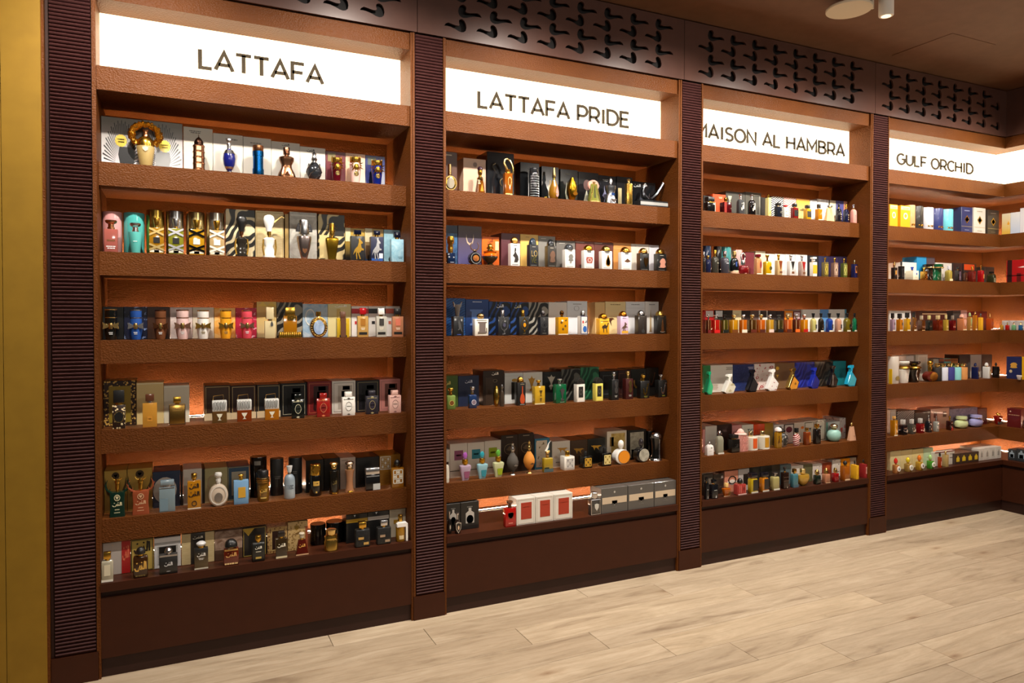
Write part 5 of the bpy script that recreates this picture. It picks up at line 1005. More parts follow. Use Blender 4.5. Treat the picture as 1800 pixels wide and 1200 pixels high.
W, H, Hb, D = dims(r); extra(r, 'dove_wing', G().tube([(-W * .2, 0, H * .95), (W * .05, 0, H * 1.15), (W * .1, 0, H * 1.3), (W * .34, 0, H * 1.42)], [W * .12, W * .1, W * .05, W * .015], 6), '#e9e4da/p')
X(970.5, 1002, 775, '#d2c9ba', 'cream box with a golden bull print', 'pbull .6 .68 .6 .26 #b5822a|o .2 .4 .2 .1 #b9ab98|r .4 .2 .4 .02 #3d2c20')
def cube(x0, x1, v, m, lat, cap, L): return V(x0, x1, v, 'q', m, cap, L, 'r .56 .5 .72 .72 %s .001|D .56 .5 .66 .66 %s 3' % lat, hb=.72, d=.05, neck=None)
cube(984.5, 1010, 793.5, '#e2ddd4/p', ('#8f8a88', '#cfcac4'), 'c:gold:.4', 'white cube bottle with silver lattice face')
X(1002.7, 1032.8, 773, '#45301f', 'brown box with golden bull print', 'pbull .5 .6 .6 .3 #b5832c')
cube(1017, 1041, 794.5, '#100d0b/p', ('#4f3308', '#c9992e'), 'c:black:.34', 'black cube bottle with golden lattice face')
X(1033.2, 1064, 770, '#14140f', 'black box with golden bull print', 'pbull .5 .66 .6 .26 #d9a02a|f .5 .5 .96 .96 #3a3a30 .02')
cube(1051, 1074.6, 787.5, '#0c0a08/p', ('#8f7734', '#e6d08a'), 'c:black:.36', 'black cube bottle with pale gold lattice face')
X(1067, 1101.5, 757, '#d9cdb8', 'cream framed box with a gold hammered panel', 'r .56 .5 .7 .84 marble(#a9873f,#cdb068)|r .24 .66 .2 .3 #8a682c')
disc(1083, 1108, 774, .62, '#e6e2dc/p', 'white round flask with orange dial', 'o .56 .5 .78 .84 #e08a1c .0015|O .56 .5 .84 .92 #7a4a1c .06|s .56 .55 .36 .3 #6b3a0a', cap='o:#e9e4dc/p:.36', d=.5)
X(1103, 1136, 755, '#1d1812', 'dark framed box with a silver hammered panel', 'r .5 .5 .72 .84 marble(#8f8a78,#b5ad98)|r .36 .2 .3 .3 spots(#3a3f40,#8a8a80)')
disc(1119.5, 1141.5, 771, .62, '#121011/p', 'black round flask with silver dial', 'o .58 .5 .8 .86 marble(#b9b4a4,#8f8a7c) .0015|s .58 .55 .36 .3 #3a352c', cap='o:#2a2528/p:.34', d=.5)
T(1138, 1164, 757, '#0f0d0c/p', 'black tube behind the hourglass bottle, right end', y=.2)
r = V(1151, 1167.5, 760.5, 'h', '#0e0d0d/p', 'd:silver:.9', 'black hourglass bottle with silver dome and silver spine', 'r .5 .5 .1 .94 silver .001', hb=.8, neck=None)
W, H, Hb, D = dims(r); extra(r, 'silver_foot', G().loft([(W * 1.1, W * 1.1, 0, 1), (W * 1.04, W * 1.04, Hb * .04, 1), (W * .9, W * .9, Hb * .1, 1)]), 'silver')
# ---------------------------------------------------------------- second bay, bottom shelf
R('second bay', 'bottom shelf', LEDGE, .012, .1, bd=.1)
for x0, x1, v, n in ((784, 809.3, 882, 'left'), (810, 842, 880, 'right')):
    X(x0, x1, v, '#191715', 'black box with silver vase picture, %s one of two' % n, 'pbottle .5 .5 .46 .56 #b5afa6|o .5 .36 .38 .32 #2a2620|o .5 .36 .14 .14 #b5afa6|x .5 .82 .3 .06 #77736c 1', y=.07, d=.1)
V(797, 811.5, 901.7, 'g', '#1d100a/p', 'f:silver:.42', 'black and chrome vase bottle, foot of the left pilaster', 'pcrest .5 .46 .9 .84 silver|pcrest .5 .46 .72 .66 #14100e .0016|o .5 .46 .26 .3 #d9b898 .002', hb=.66, neck='silver', d=.03)
V(785, 795, 899, 'g', '#15100e/p', 'f:silver:.42', 'chrome vase bottle partly hidden at the far left', 'o .5 .46 .3 .3 silver .002', hb=.66, neck='silver', d=.025, y=.03)
V(884.5, 907, 881.5, 'q', '#c2160f/l', 'f:#5a3214/p:.6', 'bright red bottle with brown mushroom cap', 'r .5 .6 .5 .3 #6d2a10|pcrest .5 .6 .54 .36 #6d3014|x .5 .2 .4 .06 #e89a8a 1', hb=.74, neck='#4a2810/p')
for i, (x0, x1, v) in enumerate(((907.8, 941, 862), (941.8, 973, 858), (973.8, 1006.5, 853))):
    X(x0, x1, v, '#dbd5ca', 'white box with red panel, %s of three' % ('left', 'middle', 'right')[i], 'f .5 .5 .86 .9 #c3b9ab .015|r .52 .52 .56 .62 #a5331c|x .52 .66 .34 .03 #d99078 1|x .52 .26 .1 .015 #d99078 1', y=.016, d=.1)
V(1033.5, 1055.5, 866, 'r', '#55504a/l', 'c:silver:.6', 'clear silver bottle with white shield label', 'pcrest .6 .5 .44 .46 #c9c4ba .0015|f .5 .5 1 1 silver .06', hb=.7, neck='silver')
for i, (x0, x1, v) in enumerate(((1056.8, 1103.3, 855), (1104.2, 1149.6, 850), (1150.4, 1191.3, 844))):
    X(x0, x1, v, '#57534f', 'gray box with cream band, %s of three' % ('left', 'middle', 'right')[i], 'r .5 .5 .92 .26 #cbb79c|r .5 .4 .2 .16 #4a4643|psun .5 .82 .08 .1 #b9b3aa|pcup .5 .34 .1 .08 #b9b3aa|x .5 .2 .2 .03 #6d6965 1', y=.016, d=.12)
# ---------------------------------------------------------------- third bay, top shelf
R('third bay', 'top shelf', SHZ[0])
X(1236.5, 1252.5, 344, '#151312', 'black box at the left end', 'x .5 .6 .7 .08 #c9b36a 1')
V(1237, 1257.5, 345.5, 'q', '#100f10/p', 'b:black:.86', 'black square bottle with gold lettered band', 'x .5 .98 .8 .06 #d9b850 1|r .97 .5 .05 1 #c9c3b8', hb=.64, neck='gold')
X(1253, 1275.5, 341.5, '#dd4a1e', 'orange red box behind the wine red bottle', 'x .6 .84 .3 .1 #f0c0a0 2')
r = V(1265, 1286, 345, 'q', '#4a0810/l', 'o:#c9982e/k:.4', 'wine red square bottle with golden star stopper', 'r .2 .5 .3 1 #8f2318', hb=.66, neck='gold')
W, H, Hb, D = dims(r); extra(r, 'star', G().extr([(W * .34 * a, H * .86 + W * .34 * b) for a, b in SHAPES['star']], -.012, -.004, .001), 'gold', None)
X(1276, 1310, 337, '#55534e/p', 'gray glossy box behind the matte black bottle', 'pcup .2 .66 .2 .3 #d9c9a4')
X(1310.5, 1338, 338, '#5b5952/p', 'gray glossy box behind the shiny black bottle', 'f .6 .5 .6 .8 #9d9a90 .03')
for x0, x1, v, m, n in ((1293.5, 1309.5, 340, '#2a2b2d/m', 'matte charcoal'), (1313.5, 1329, 341, '#0e0c0c/p', 'shiny black')):
    V(x0, x1, v, 'S', m, 'k:silver:.5', n + ' bottle with rounded shoulders and chrome cap', 's .6 .5 .5 .6 #e3ddd0', hb=.74, neck='silver')
X(1338.7, 1347, 347, '#1b1510', 'dark narrow box left of the cream bottle')
r = V(1345, 1355.5, 347, 'q', '#e3d490/p', '', 'cream and gold slab bottle with cross shaped top', 'r .06 .5 .12 1 #b5901c|s .6 .2 .6 .2 #c9a83c', hb=1)
W, H, Hb, D = dims(r); extra(r, 'cross_cap', G().extr([(-W * .1, H), (W * .1, H), (W * .1, H * 1.08), (W * .3, H * 1.08), (W * .3, H * 1.13), (W * .1, H * 1.13), (W * .1, H * 1.2), (-W * .1, H * 1.2), (-W * .1, H * 1.13), (-W * .3, H * 1.13), (-W * .3, H * 1.08), (-W * .1, H * 1.08)], -.004, .004, .0008), 'gold', None)
Z_ = lambda x0, x1, v, m, L, d='': X(x0, x1, v, m, L, d)
Z_(1356, 1377.5, 345.5, 'zebra(#17171a,#dfe0dc)', 'black and white zebra box')
Z_(1378, 1399.5, 347.5, 'zebra(#c9756a,#ead9d0)', 'pink and white zebra box')
Z_(1400, 1423.5, 349.5, 'grad(#e9d48a,#eda32a)', 'orange yellow zebra box', 'pleaf .5 .5 .6 .2 #6b5a2a')
V(1361, 1374.5, 356, 'q', '#131722/p', 'b:#201e1c:.7', 'navy black square bottle before the zebra box', hb=.74)
V(1374.8, 1386.2, 360, 'q', '#dcdccf/p', 'b:#b3182a/p:.66', 'white square bottle with small red cap', 'x .5 .6 .6 .14 #a9a996 2|r .4 .24 .2 .06 #5a1420|r .7 .24 .2 .06 #5a1420', hb=.82, d=.02)
V(1389.5, 1403.5, 357, 'q', '#8a1c1a/l', 'b:black:.62', 'red glass bottle with black label and cap', 'r .55 .5 .9 .56 #141416|x .8 .66 .3 .1 #d9d6d0 1', hb=.72)
V(1412, 1426, 359.6, 'q', '#d9a81c/l', 'b:black:.62', 'yellow glass bottle with black label and cap', 'r .55 .5 .9 .56 #141416|x .8 .66 .3 .1 #d9d6d0 1', hb=.72)
Z_(1424, 1436, 351.5, '#cfd2da', 'pale gray box left of the marble box')
V(1432.5, 1445.5, 358.3, 'r', '#cf8410/l', 'b:black:.5', 'amber bottle with black cap before the marble box', 'r .5 .04 1 .1 #e3d6b8', hb=.7, neck='silver')
Z_(1436.3, 1456.3, 350.3, 'marble(#e3e2e4,#b5b2b4)', 'white marble box behind the peach bow bottle')
r = V(1447.8, 1467.5, 360, 'A', '#e0b57c/m', 'o:#efe4d0:.3', 'peach shouldered bottle with striped bow', 'r .6 .5 .02 .9 #c99a5c', hb=.82, d=.026, neck='gold')
W, H, Hb, D = dims(r)
for s in (-1, 1): extra(r, 'bow_loop', G().extr([(0, H * .92), (s * W * .22, H * 1.0), (s * W * .3, H * .9), (s * W * .18, H * .86)], -.008, -.003, .001), '#2a2622', None)
Z_(1457, 1469, 352, '#ddd3b4', 'cream box with dark edge', 'r .06 .5 .1 1 #1d1b16')
Z_(1470, 1482.7, 353, '#4c4c86', 'violet blue box behind the black bottle')
Z_(1483.2, 1496, 354, '#c9836a', 'salmon pink box at the right end', 'x .4 .9 .3 .06 #f0d9b0 1')
for x0, x1, v, m, cm, n in ((1468, 1480.3, 357.5, '#13131a/p', 'black', 'black'), (1481.2, 1493, 358.8, '#101634/p', 'gold', 'midnight blue'), (1493.5, 1507, 358.3, '#d99386/m', 'silver', 'salmon pink')):
    V(x0, x1, v, 'S', m, 'k:%s:.46' % cm, n + ' rounded shoulder bottle on the right', 'x .74 .4 .2 .5 #c9b68a 3' if n != 'salmon pink' else 'x .6 .5 .16 .2 #b5695c 2', hb=.74, neck='gold')
# ---------------------------------------------------------------- third bay, second shelf
R('third bay', 'second shelf', SHZ[1])
T(1240.5, 1253.5, 431.5, '#1b2a44/p', 'dark blue tube, first from the left', y=.17); T(1260.5, 1271.5, 432.5, '#1d1b1c/p', 'black tube with gray sheen, second from the left', y=.17)
T(1273.5, 1290, 433.5, '#3f8484/p', 'teal tube with gold rim', y=.17); T(1293, 1309.3, 439, '#cf9a96', 'pale pink tube', y=.17)
V(1236.3, 1243, 442, 's', '#26211d/p', 'c:silver:.5', 'brown black bottle with silver cap, leftmost', hb=.74)
V(1243.5, 1252.3, 448.5, 's', '#1a2040/p', 'c:#b59a5a/k:.46', 'navy bottle with tan cap', hb=.78)
V(1255.8, 1266.3, 438.8, 's', '#38362f/p', 'c:gold:.42', 'olive black bottle with gold cap', 'x .6 .6 .3 .08 #b5b0a0 1', hb=.72)
V(1273.2, 1285.3, 440.4, 's', '#3b3a42/p', 'c:#b9a9b0/k:.4', 'slate bottle with lilac cap before the teal tube', 'x .5 .62 .3 .08 #d9d4dc 1', hb=.72)
r = V(1288.3, 1301.5, 441, 'd', '#0d0f10/p', 'c:#d9b478/k:.42', 'black faceted bottle on a clear base', 'r .5 .6 .2 .3 #1d3a7a', hb=.7)
W, H, Hb, D = dims(r); extra(r, 'clear_base', G().loft([(W * .92, W * .92, 0, 1), (W * .96, W * .96, Hb * .14, 1), (W * .86, W * .86, Hb * .2, 1)]), '#d9b090/f')
Z_(1309.8, 1325.3, 443.2, '#6b2530', 'maroon box behind the ringed red bottle')
r = V(1303, 1320, 456, 'd', '#7a1216/l', 'c:silver:.34', 'dark red squat bottle with silver ring stopper', 'r .8 .5 .34 .5 #b5a29a|r .5 .04 1 .1 #d9b0a4', hb=.62, neck='silver')
W, H, Hb, D = dims(r); n = 12; extra(r, 'ring_stopper', G().tube([(W * .22 * cos(2 * pi * i / n), 0, H * 1.2 + W * .3 * sin(2 * pi * i / n)) for i in range(n)], W * .05, 5, True), 'silver')
Z_(1328, 1345.3, 441.2, '#e0d2b4', 'cream box behind the peach bottle', 'r .5 .96 .9 .02 #f0e8d4')
V(1324.8, 1339.2, 446.5, 'R', '#d99a66/l', 'c:#6d1722/p:.92', 'peach bottle with a wide maroon cap', 'o .8 .6 .4 .46 #8a2c34|r .5 .03 1 .08 #efdcc4', hb=.8)
Z_(1345.8, 1362, 446, '#dcd9d2', 'white box behind the yellow bottle')
V(1340.2, 1356.8, 447, 'R', '#e0b414/l', 'f:gold:.5', 'yellow bottle with flared gold cap', 'o .8 .5 .5 .3 #4c430c|r .5 .04 1 .12 #e9dfc0', hb=.66)
Z_(1362.5, 1380, 446.3, '#dedcd8', 'white box behind the amber vee bottle'); Z_(1380.5, 1397.5, 446.7, '#dcdad6', 'white box behind the black vee bottle'); Z_(1398, 1419, 447, '#dddbd5', 'white box behind the red vee bottle')
for x0, x1, v, a, b, c, n in ((1361, 1375.6, 447, '#e0bf86/l', '#7a3206', 'gold', 'amber'), (1382, 1397, 448, '#d3cfcb/p', '#12140f', 'silver', 'black'), (1402, 1416.3, 449, '#c3a699/l', '#9a1012', 'silver', 'red')):
    V(x0, x1, v, 'R', a, 'k:%s:.5' % c, 'clear shouldered bottle with %s vee front' % n, 'pvee .6 .66 .76 .6 %s .0015|r .66 .2 .5 .14 #7a4a26|x .66 .2 .36 .06 #e3d2b0 1' % b, hb=.72, neck=c)
Z_(1419.5, 1438.5, 449, '#1a1b22', 'black box behind the white capped yellow bottle'); Z_(1439, 1456.2, 450, '#232748', 'navy box behind the olive crown bottle'); Z_(1456.7, 1473.2, 450, '#2c2142', 'purple box behind the mauve bottle'); Z_(1473.7, 1489.5, 450.3, '#241c38', 'dark violet box behind the olive green bottle')
V(1423, 1436.2, 451.5, 'q', 'grad(#e3e0da,#e0dccf)', 't:#efece8/p:.9', 'white and yellow bottle with wide white cap', 'r .5 .5 1 .6 #d9a72a', hb=.74, neck='#d9b48a/k')
LAT = 'pdia .5 .5 .6 .8 %s|f .5 .52 .9 .7 %s .06|pdia .5 .5 .3 .4 %s'
for x0, x1, v, a, b, n in ((1443.8, 1456.2, 452.5, '#5a4c1c', '#c9b24a', 'olive brown'), (1460.3, 1473.2, 453.5, '#7a5a4c', '#d3b49a', 'mauve brown'), (1477.2, 1489.3, 454.3, '#4c521c', '#c9c26a', 'olive green')):
    V(x0, x1, v, 'q', a, 'f:gold:.5', n + ' bottle with golden lozenge lattice', LAT % (b, b, a), hb=.76)
V(1496, 1507.3, 456.3, 'q', '#1b1d48/p', 'c:#d9c49a/k:.36', 'navy bottle with copper square label, right end', 'r .6 .6 .5 .5 #b5703a|r .6 .64 .3 .3 #d99a5a', hb=.76)
# ---------------------------------------------------------------- third bay, third shelf
R('third bay', 'third shelf', SHZ[2])
for x0, x1, v, m, d, L in ((1239, 1255, 545, '#b01a1c', 'r .5 .84 .8 .26 #ddd2cc', 'red box with white panel'), (1256.5, 1271.3, 545, '#1a1c1a', 'r .5 .84 .8 .26 #d6d8d8', 'black box with white panel'), (1271.8, 1287.3, 545, '#241c18', '', 'dark brown box left of the cream box'),
    (1288, 1303.2, 545, '#ddd0a4', 'x .5 .8 .5 .1 #c9b880 2', 'cream box in the row of clear bottles'), (1303.7, 1318.7, 545.5, '#2a2020', '', 'dark box right of the cream box'), (1319.2, 1333.6, 545.7, '#5f4a44', '', 'taupe box left of the white framed box'),
    (1334.2, 1349.2, 545.5, '#e3dcd4', 'r .5 .84 .74 .3 #3a302c', 'white framed box with dark panel'), (1349.8, 1364.6, 546, '#332c2c', '', 'charcoal box right of the white framed box'), (1365, 1378.5, 546.2, '#2c2628', 'r .96 .5 .1 1 #5c1a18', 'charcoal box left of the orange box'),
    (1379, 1393.8, 546, '#e98a1c', 'r .5 .8 .7 .2 #efd0a8', 'orange box with pale panel'), (1394.5, 1406.8, 547, '#6d2430', 'r .5 .8 .8 .3 #e3cfd2', 'maroon box with pale pink panel'), (1408.5, 1441.3, 543.8, '#dcd9d3', 'r .02 .5 .08 1 #b9b4ac', 'wide white box behind the pale yellow jar'),
    (1441.8, 1456.3, 543.6, '#5a94cf', '', 'sky blue box behind the blue jar'), (1456.8, 1484.8, 543.6, '#dcd8d0', '', 'white box behind the peach jar'), (1485.2, 1499.8, 543.4, '#5a9cb9', '', 'steel blue box at the right end')):
    X(x0, x1, v, m, L, d)
for x0, x1, a, b, c, n in ((1236.4, 1239.7, '#6d1210', '#4a0a0a', '#2c4a44/p', 'dark red bottle with green cap, leftmost'), (1240, 1249.8, '#5a2a10', '#6b1c1c', 'silver', 'brown bottle with wine red base'), (1250.2, 1265.6, '#b51a12', '#c41414', 'silver', 'red bottle with bright red base'), (1266.4, 1280.3, '#4a4210', '#0d130d', '#17150f/p', 'olive bottle with black base and black cap'),
    (1281.2, 1297.6, '#c28612', '#6b3a10', 'pgold', 'golden bottle with brown base'), (1299, 1313.3, '#c8640e', '#dcd3bd', 'silver', 'orange bottle with white base'), (1314, 1329.6, '#4a2c0c', '#5a2010', 'pgold', 'brown bottle with rust base'), (1330, 1345.4, '#c25a12', '#4a1c0c', 'pgold', 'orange brown bottle with dark base'),
    (1346, 1360.3, '#c9962a', '#dcbfb4', 'silver', 'amber bottle with pale pink base'), (1361, 1376.8, '#3c3414', '#0d0d0f', '#3c3a38/p', 'dark olive bottle with black base'), (1377.2, 1392, '#c2561a', '#4a1c10', 'pgold', 'orange bottle with maroon base'), (1392.5, 1406, '#5a2612', '#e2641a', '#e3d4cf/k', 'brown bottle with orange base'), (1406.6, 1420.2, '#d0820e', '#a8120e', '#d9a9a0/k', 'amber bottle with dark red base')):
    V(x0, x1, 553, 'q', a + '/l', 'k:%s:.64' % c, n, 'r .5 .12 1 .26 %s .0012|r .14 .62 .06 .7 #c9b48a|r .9 .62 .06 .7 #8a6a3a' % b, hb=.72, neck=c)
for x0, x1, m, liq, n in ((1422.7, 1436, '#cfc67a/l', '', 'pale yellow'), (1436.7, 1449, '#1d1710/p', '', 'black brown'), (1450, 1465, '#123f9a/l', '', 'royal blue'), (1466, 1480.2, '#cf9a7e/l', '', 'peach'), (1481, 1496, '#7a6a18/l', '', 'olive'), (1497, 1506.8, '#0f7a50/l', '', 'green')):
    V(x0, x1, 550.3, 'S', m, 'v:#16181a/p:.6', n + ' apothecary jar with black flared stopper', 'r .5 .06 .8 .12 #d9d3bd|r .82 .4 .3 .3 #16181a|ptri .92 .4 .2 .2 #d9d6cc', hb=.72, neck='#55584a/p')
# ---------------------------------------------------------------- third bay, fourth shelf
R('third bay', 'fourth shelf', SHZ[3])
X(1236.3, 1248.7, 642, '#2f7a44', 'green box behind the green five sided bottle'); X(1249.2, 1288, 641.3, '#d9d2c8', 'white box with small dark sprigs', 'x .84 .86 .3 .12 #8a8274 3|x .2 .2 .26 .2 #b5a08a 4')
X(1288.5, 1325.3, 640.3, 'speck(#1b2a5c,#2a3a70)', 'navy box with pale dots', 'x .84 .86 .26 .1 #b9b4c9 2'); X(1326, 1361.8, 639, 'spots(#dccfc8,#a83a3c)', 'white box with red lip prints', 'O .84 .86 .16 .1 #a3262c .4|O .14 .48 .14 .1 #a3262c .4|O .36 .12 .16 .1 #a3262c .4')
X(1362.3, 1396.8, 637.8, '#7d5c3c', 'tan brown box with a gold emblem', 'psun .12 .8 .2 .16 #e0b03a|pcup .12 .5 .14 .1 #e0b03a'); X(1397.5, 1431.5, 636.3, 'swirl(#14207a,#2a3aa8)', 'royal blue glossy box', ''); X(1432, 1464, 635, 'swirl(#16130e,#4a4236)', 'black glossy box behind the black bottle with chrome edge'); X(1464.6, 1497.3, 634.3, '#1a7f88', 'turquoise box at the right end')
penta(1237, 1254, 653, '#1fa070/p', '#3fae78', 'leaning emerald green five sided bottle')
penta(1267, 1293.8, 657.5, '#e9e6df/p', '#d6cfb9', 'leaning white five sided bottle with beige camouflage', 'pleaf .7 .66 .4 .3 #b5a884|pleaf .5 .2 .3 .3 #b5a884')
penta(1309, 1333.2, 649.7, '#121116/p', '#1c1a1e', 'leaning black five sided bottle before the navy box')
penta(1343.3, 1369.2, 649.2, '#e9e6e2/p', 'spots(#e6e0dc,#a35a5c)', 'leaning white five sided bottle with red flecks')
penta(1379.8, 1405.4, 646.8, '#d6bb6a/k', '#c9862a', 'leaning golden five sided bottle', 'pleaf .62 .4 .2 .3 #7a4a14')
penta(1419.2, 1441, 646.3, '#1a2a9a/p', '#14196a', 'leaning royal blue five sided bottle')
penta(1452.2, 1473.8, 642.7, '#15110e/p', '#1d140e', 'leaning black five sided bottle before the black box', 'r .36 .5 .03 .7 #b5a89a')
penta(1483.3, 1506.3, 641.8, '#1f9cc0/p', '#4aa9b9', 'leaning turquoise five sided bottle at the right end')
# ---------------------------------------------------------------- third bay, fifth shelf
R('third bay', 'fifth shelf', SHZ[4])
X(1236, 1239.3, 755, '#d99a94', 'pink box sliver at the left end'); X(1240, 1260, 748.5, '#c9c4ba', 'tall pale gray box behind the white arched bottle'); X(1260.5, 1286.3, 745.5, '#2a1712', 'dark brown box behind the clear silver capped bottle')
r = V(1238, 1255.2, 777, (([(0, 1), (.03, 1), (.7, 1), (.84, .9), (.93, .7), (1, .42)]), .3), '#e3dcd8/p', 'o:silver:.3', 'white arched bottle with silver loop cap', 'o .62 .7 .2 .14 #8a9280|x .5 .4 .4 .04 #b5aca8 1', hb=.8, neck='silver', d=.028)
V(1256.2, 1273, 757.3, 'S', '#a9a690/l', 'D:silver:.46', 'clear rounded bottle with chrome cap', 'r .5 .04 .96 .1 #dcd8cc', hb=.78, neck='silver')
V(1278.2, 1300.3, 764.3, 'q', '#14110f/p', 'b:#100e0d:.76', 'black square bottle with a big black cap', 's .6 .5 .4 .3 #2f2a28', hb=.74)
X(1286.8, 1303.6, 747, '#c98a86', 'pink box behind the pink lattice bottle'); X(1304.2, 1324.3, 746.3, '#d3d0c0', 'cream box lettered in black', 'tTC .72 .72 .5 .16 #1c1a20'); X(1325, 1344, 745.3, '#d0410f', 'orange red box with embossed letters', 'tNTC .5 .7 .8 .14 #a8300a'); X(1344.4, 1358.8, 743.6, 'grad(#cdb36a,#9a6f1a)', 'gold box behind the amber tumbler bottle')
r = V(1300.2, 1316.2, 754.3, 'c', '#e3a89a/m', 'd:#e6b0a4/m:.7', 'pink lattice cylinder bottle with hat cap', 'r .66 .5 .3 .1 #2a1714|D .5 .5 .8 .9 #d08a80 6', hb=.74, neck=None)
W, H, Hb, D = dims(r); extra(r, 'hat_brim', G().loft([(W * 1.02, W * 1.02, Hb, 1), (W * 1.14, W * 1.14, Hb + H * .02, 1), (W * .9, W * .9, Hb + H * .07, 1)]), '#e6b0a4/m')
for x0, x1, v, m, n in ((1318.5, 1337.6, 759.6, '#d2541a', 'orange'), (1339.3, 1358.7, 758.3, '#b9841c', 'amber')):
    V(x0, x1, v, 'c', '#e3dccb/f', 'c:#e6cf9a/k:.32', 'thick clear tumbler bottle with %s core' % n, 'r .5 .54 .36 .74 %s|r .5 .06 .9 .1 #efe9dc' % m, hb=.72, neck=None)
V(1360, 1375.2, 751.2, 'R', '#b5831a/l', 'D:#e3dcd8/p:.96', 'amber bottle with white oval cap', 's .3 .5 .3 .6 #5a3410', hb=.76)
X(1361, 1377.3, 746.5, '#d6d0c8', 'white box with dark roses behind the amber bottle', 'prose .7 .6 .4 .2 #5a2228|prose .6 .86 .4 .12 #3a3430'); X(1378.5, 1395.3, 745, '#d3c6bd', 'dark edged box with a maroon shell print', 'f .5 .5 1 1 #241a18 .06|o .5 .72 .66 .3 #6d2c3a'); X(1396, 1413, 742.5, '#d6c6b4', 'beige box with orange star', 'psun .84 .74 .4 .16 #d9731c|pcup .3 .66 .4 .1 #c9584a'); X(1413.5, 1432, 740.3, '#e0d6c4', 'cream box with double gold frame, left one', 'f .5 .5 .9 .92 #5a4420 .05|pcup .56 .62 .24 .12 #4a4a44'); X(1432.6, 1451.2, 738, '#e0d6c4', 'cream box with double gold frame, right one', 'f .5 .5 .9 .92 #5a4420 .05|pcup .5 .66 .24 .12 #4a3a44')
V(1374.5, 1391, 754, 'o', 'spots(#22201e,#a39a90)', 'D:#1d1b1a/p:.5', 'black and silver checkered round bottle', 'r .5 .06 .8 .12 #d0c6bb', hb=.76)
V(1391.4, 1408.3, 753, 'g', 'zebra(#8a1418,#d9c6c0)', 'b:black:.42', 'red and white wavy bottle with black cap', 'r .8 .44 .2 .2 #1d1214', hb=.7)
V(1410.5, 1426, 752.5, 'R', '#8a3a10/l', 'b:gold:.36', 'brown oblong bottle with amber medallion', 'o .76 .46 .36 .6 #b5702a', hb=.76)
V(1427.7, 1443.8, 746, 'R', '#14100f/p', 'b:gold:.5', 'black oblong bottle with gold cap', hb=.76)
X(1452.5, 1476, 741.3, '#d0d6d2', 'pale mint box with floral print', 'r .05 .5 .1 1 #6fb0a0|prose .34 .74 .3 .14 #8f9c94|x .6 .5 .2 .02 #6d7a74 1'); X(1476.3, 1496.2, 734, 'spots(#c4bab4,#7d6a68)', 'gray floral box with a red flower', 'pheart .3 .4 .3 .3 #c9524a|pdrop .84 .6 .2 .2 #b54a44')
V(1465.3, 1484.2, 745.5, 'o', '#9fd0c4/f', 'o:#d9c9a8/k:.5', 'mint green dome bottle with flower cap', hb=.66, d=.085)
V(1488.5, 1507, 743, 'A', '#d3a080/m', 'o:pgold:.26', 'peach pink shouldered bottle at the right end', 'x .7 .3 .1 .1 #7a4a34 2', hb=.78, d=.028)
# ---------------------------------------------------------------- third bay, bottom shelf
R('third bay', 'bottom shelf', LEDGE, .012, .1, bd=.1)
X(1237, 1253.3, 833, '#26221f', 'dark box at the left end', 'r .7 .66 .4 .3 #6d665c'); X(1254, 1271.7, 833, 'spots(#241c16,#5a4a38)', 'dark brown box with rocky print', 'r .86 .84 .2 .12 #a59a94'); X(1273.7, 1297.3, 827, '#c9836a', 'peach box with a dark ring symbol', 'O .56 .56 .6 .4 #1d1614 .24|o .56 .46 .44 .26 #e0d6cc|r .56 .48 .7 .06 #e0d6cc .0015'); X(1298, 1317, 823.5, '#b9b2ae', 'pale gray box behind the coral ribbed bottle', 'r .7 .5 .5 .5 #141212')
X(1317.6, 1336, 820.3, '#1a1a16', 'black box behind the yellow perfume bottle'); X(1336.5, 1356, 817.3, '#191612', 'black box behind the orange perfume bottle'); X(1356.4, 1371, 815.5, '#2b211b', 'brown black box behind the pale yellow bottle'); X(1371.5, 1390.5, 816.3, '#4f6268', 'slate blue box behind the dark brown bottle'); X(1391, 1412, 818.5, '#d9d0c4', 'white box behind the blue bottle'); X(1412.5, 1428, 815.5, '#5a583a', 'olive gray box behind the golden fan bottle'); X(1428.5, 1444.8, 815, 'spots(#cfc4ba,#7d5a54)', 'white box with dark blossom print'); X(1445.3, 1461.5, 813, '#7a2c14', 'rust red box with floral print', 'prose .6 .7 .5 .3 #a84a24'); X(1463, 1477.6, 808, 'spots(#d3cbc0,#1d1a18)', 'black and white patterned box'); X(1478.3, 1494, 806, '#d9860e', 'orange box with embossed letters', 'x .5 .8 .8 .1 #b5650a 2'); X(1494.5, 1509.5, 804, 'spots(#a8947e,#7d6a58)', 'taupe patterned box at the right end')
for x0, x1, v, n in ((1237, 1246, 839, 'left'), (1246.5, 1262, 843.5, 'right')):
    V(x0, x1, v, 'q', '#14161a/p', 'b:#121416/p:.56', 'black rectangular bottle with white print, %s of a pair' % n, 'x .6 .6 .5 .06 #c9c6c2 1|ptri .7 .16 .2 .2 #c9c6c2', hb=.74)
r = V(1267, 1286, 850, 'V', '#c2610e/l', 'b:#e6c07a/p:.36', 'orange heart shaped tumbler bottle', 'O .82 .36 .34 .5 #8a6a1e .3|r .5 .04 .9 .1 #e0b890', hb=.64, neck='gold')
V(1288, 1312.8, 842, 'R', '#b5433c/l', 'D:black:.46', 'coral red ribbed bottle with black cap', 'o .66 .6 .2 .3 #6d1414|r .5 .06 .96 .12 #d9b4ac|r .2 .55 .03 .7 #d98a7c|r .36 .55 .03 .7 #d98a7c|r .86 .55 .03 .7 #d98a7c', hb=.66)
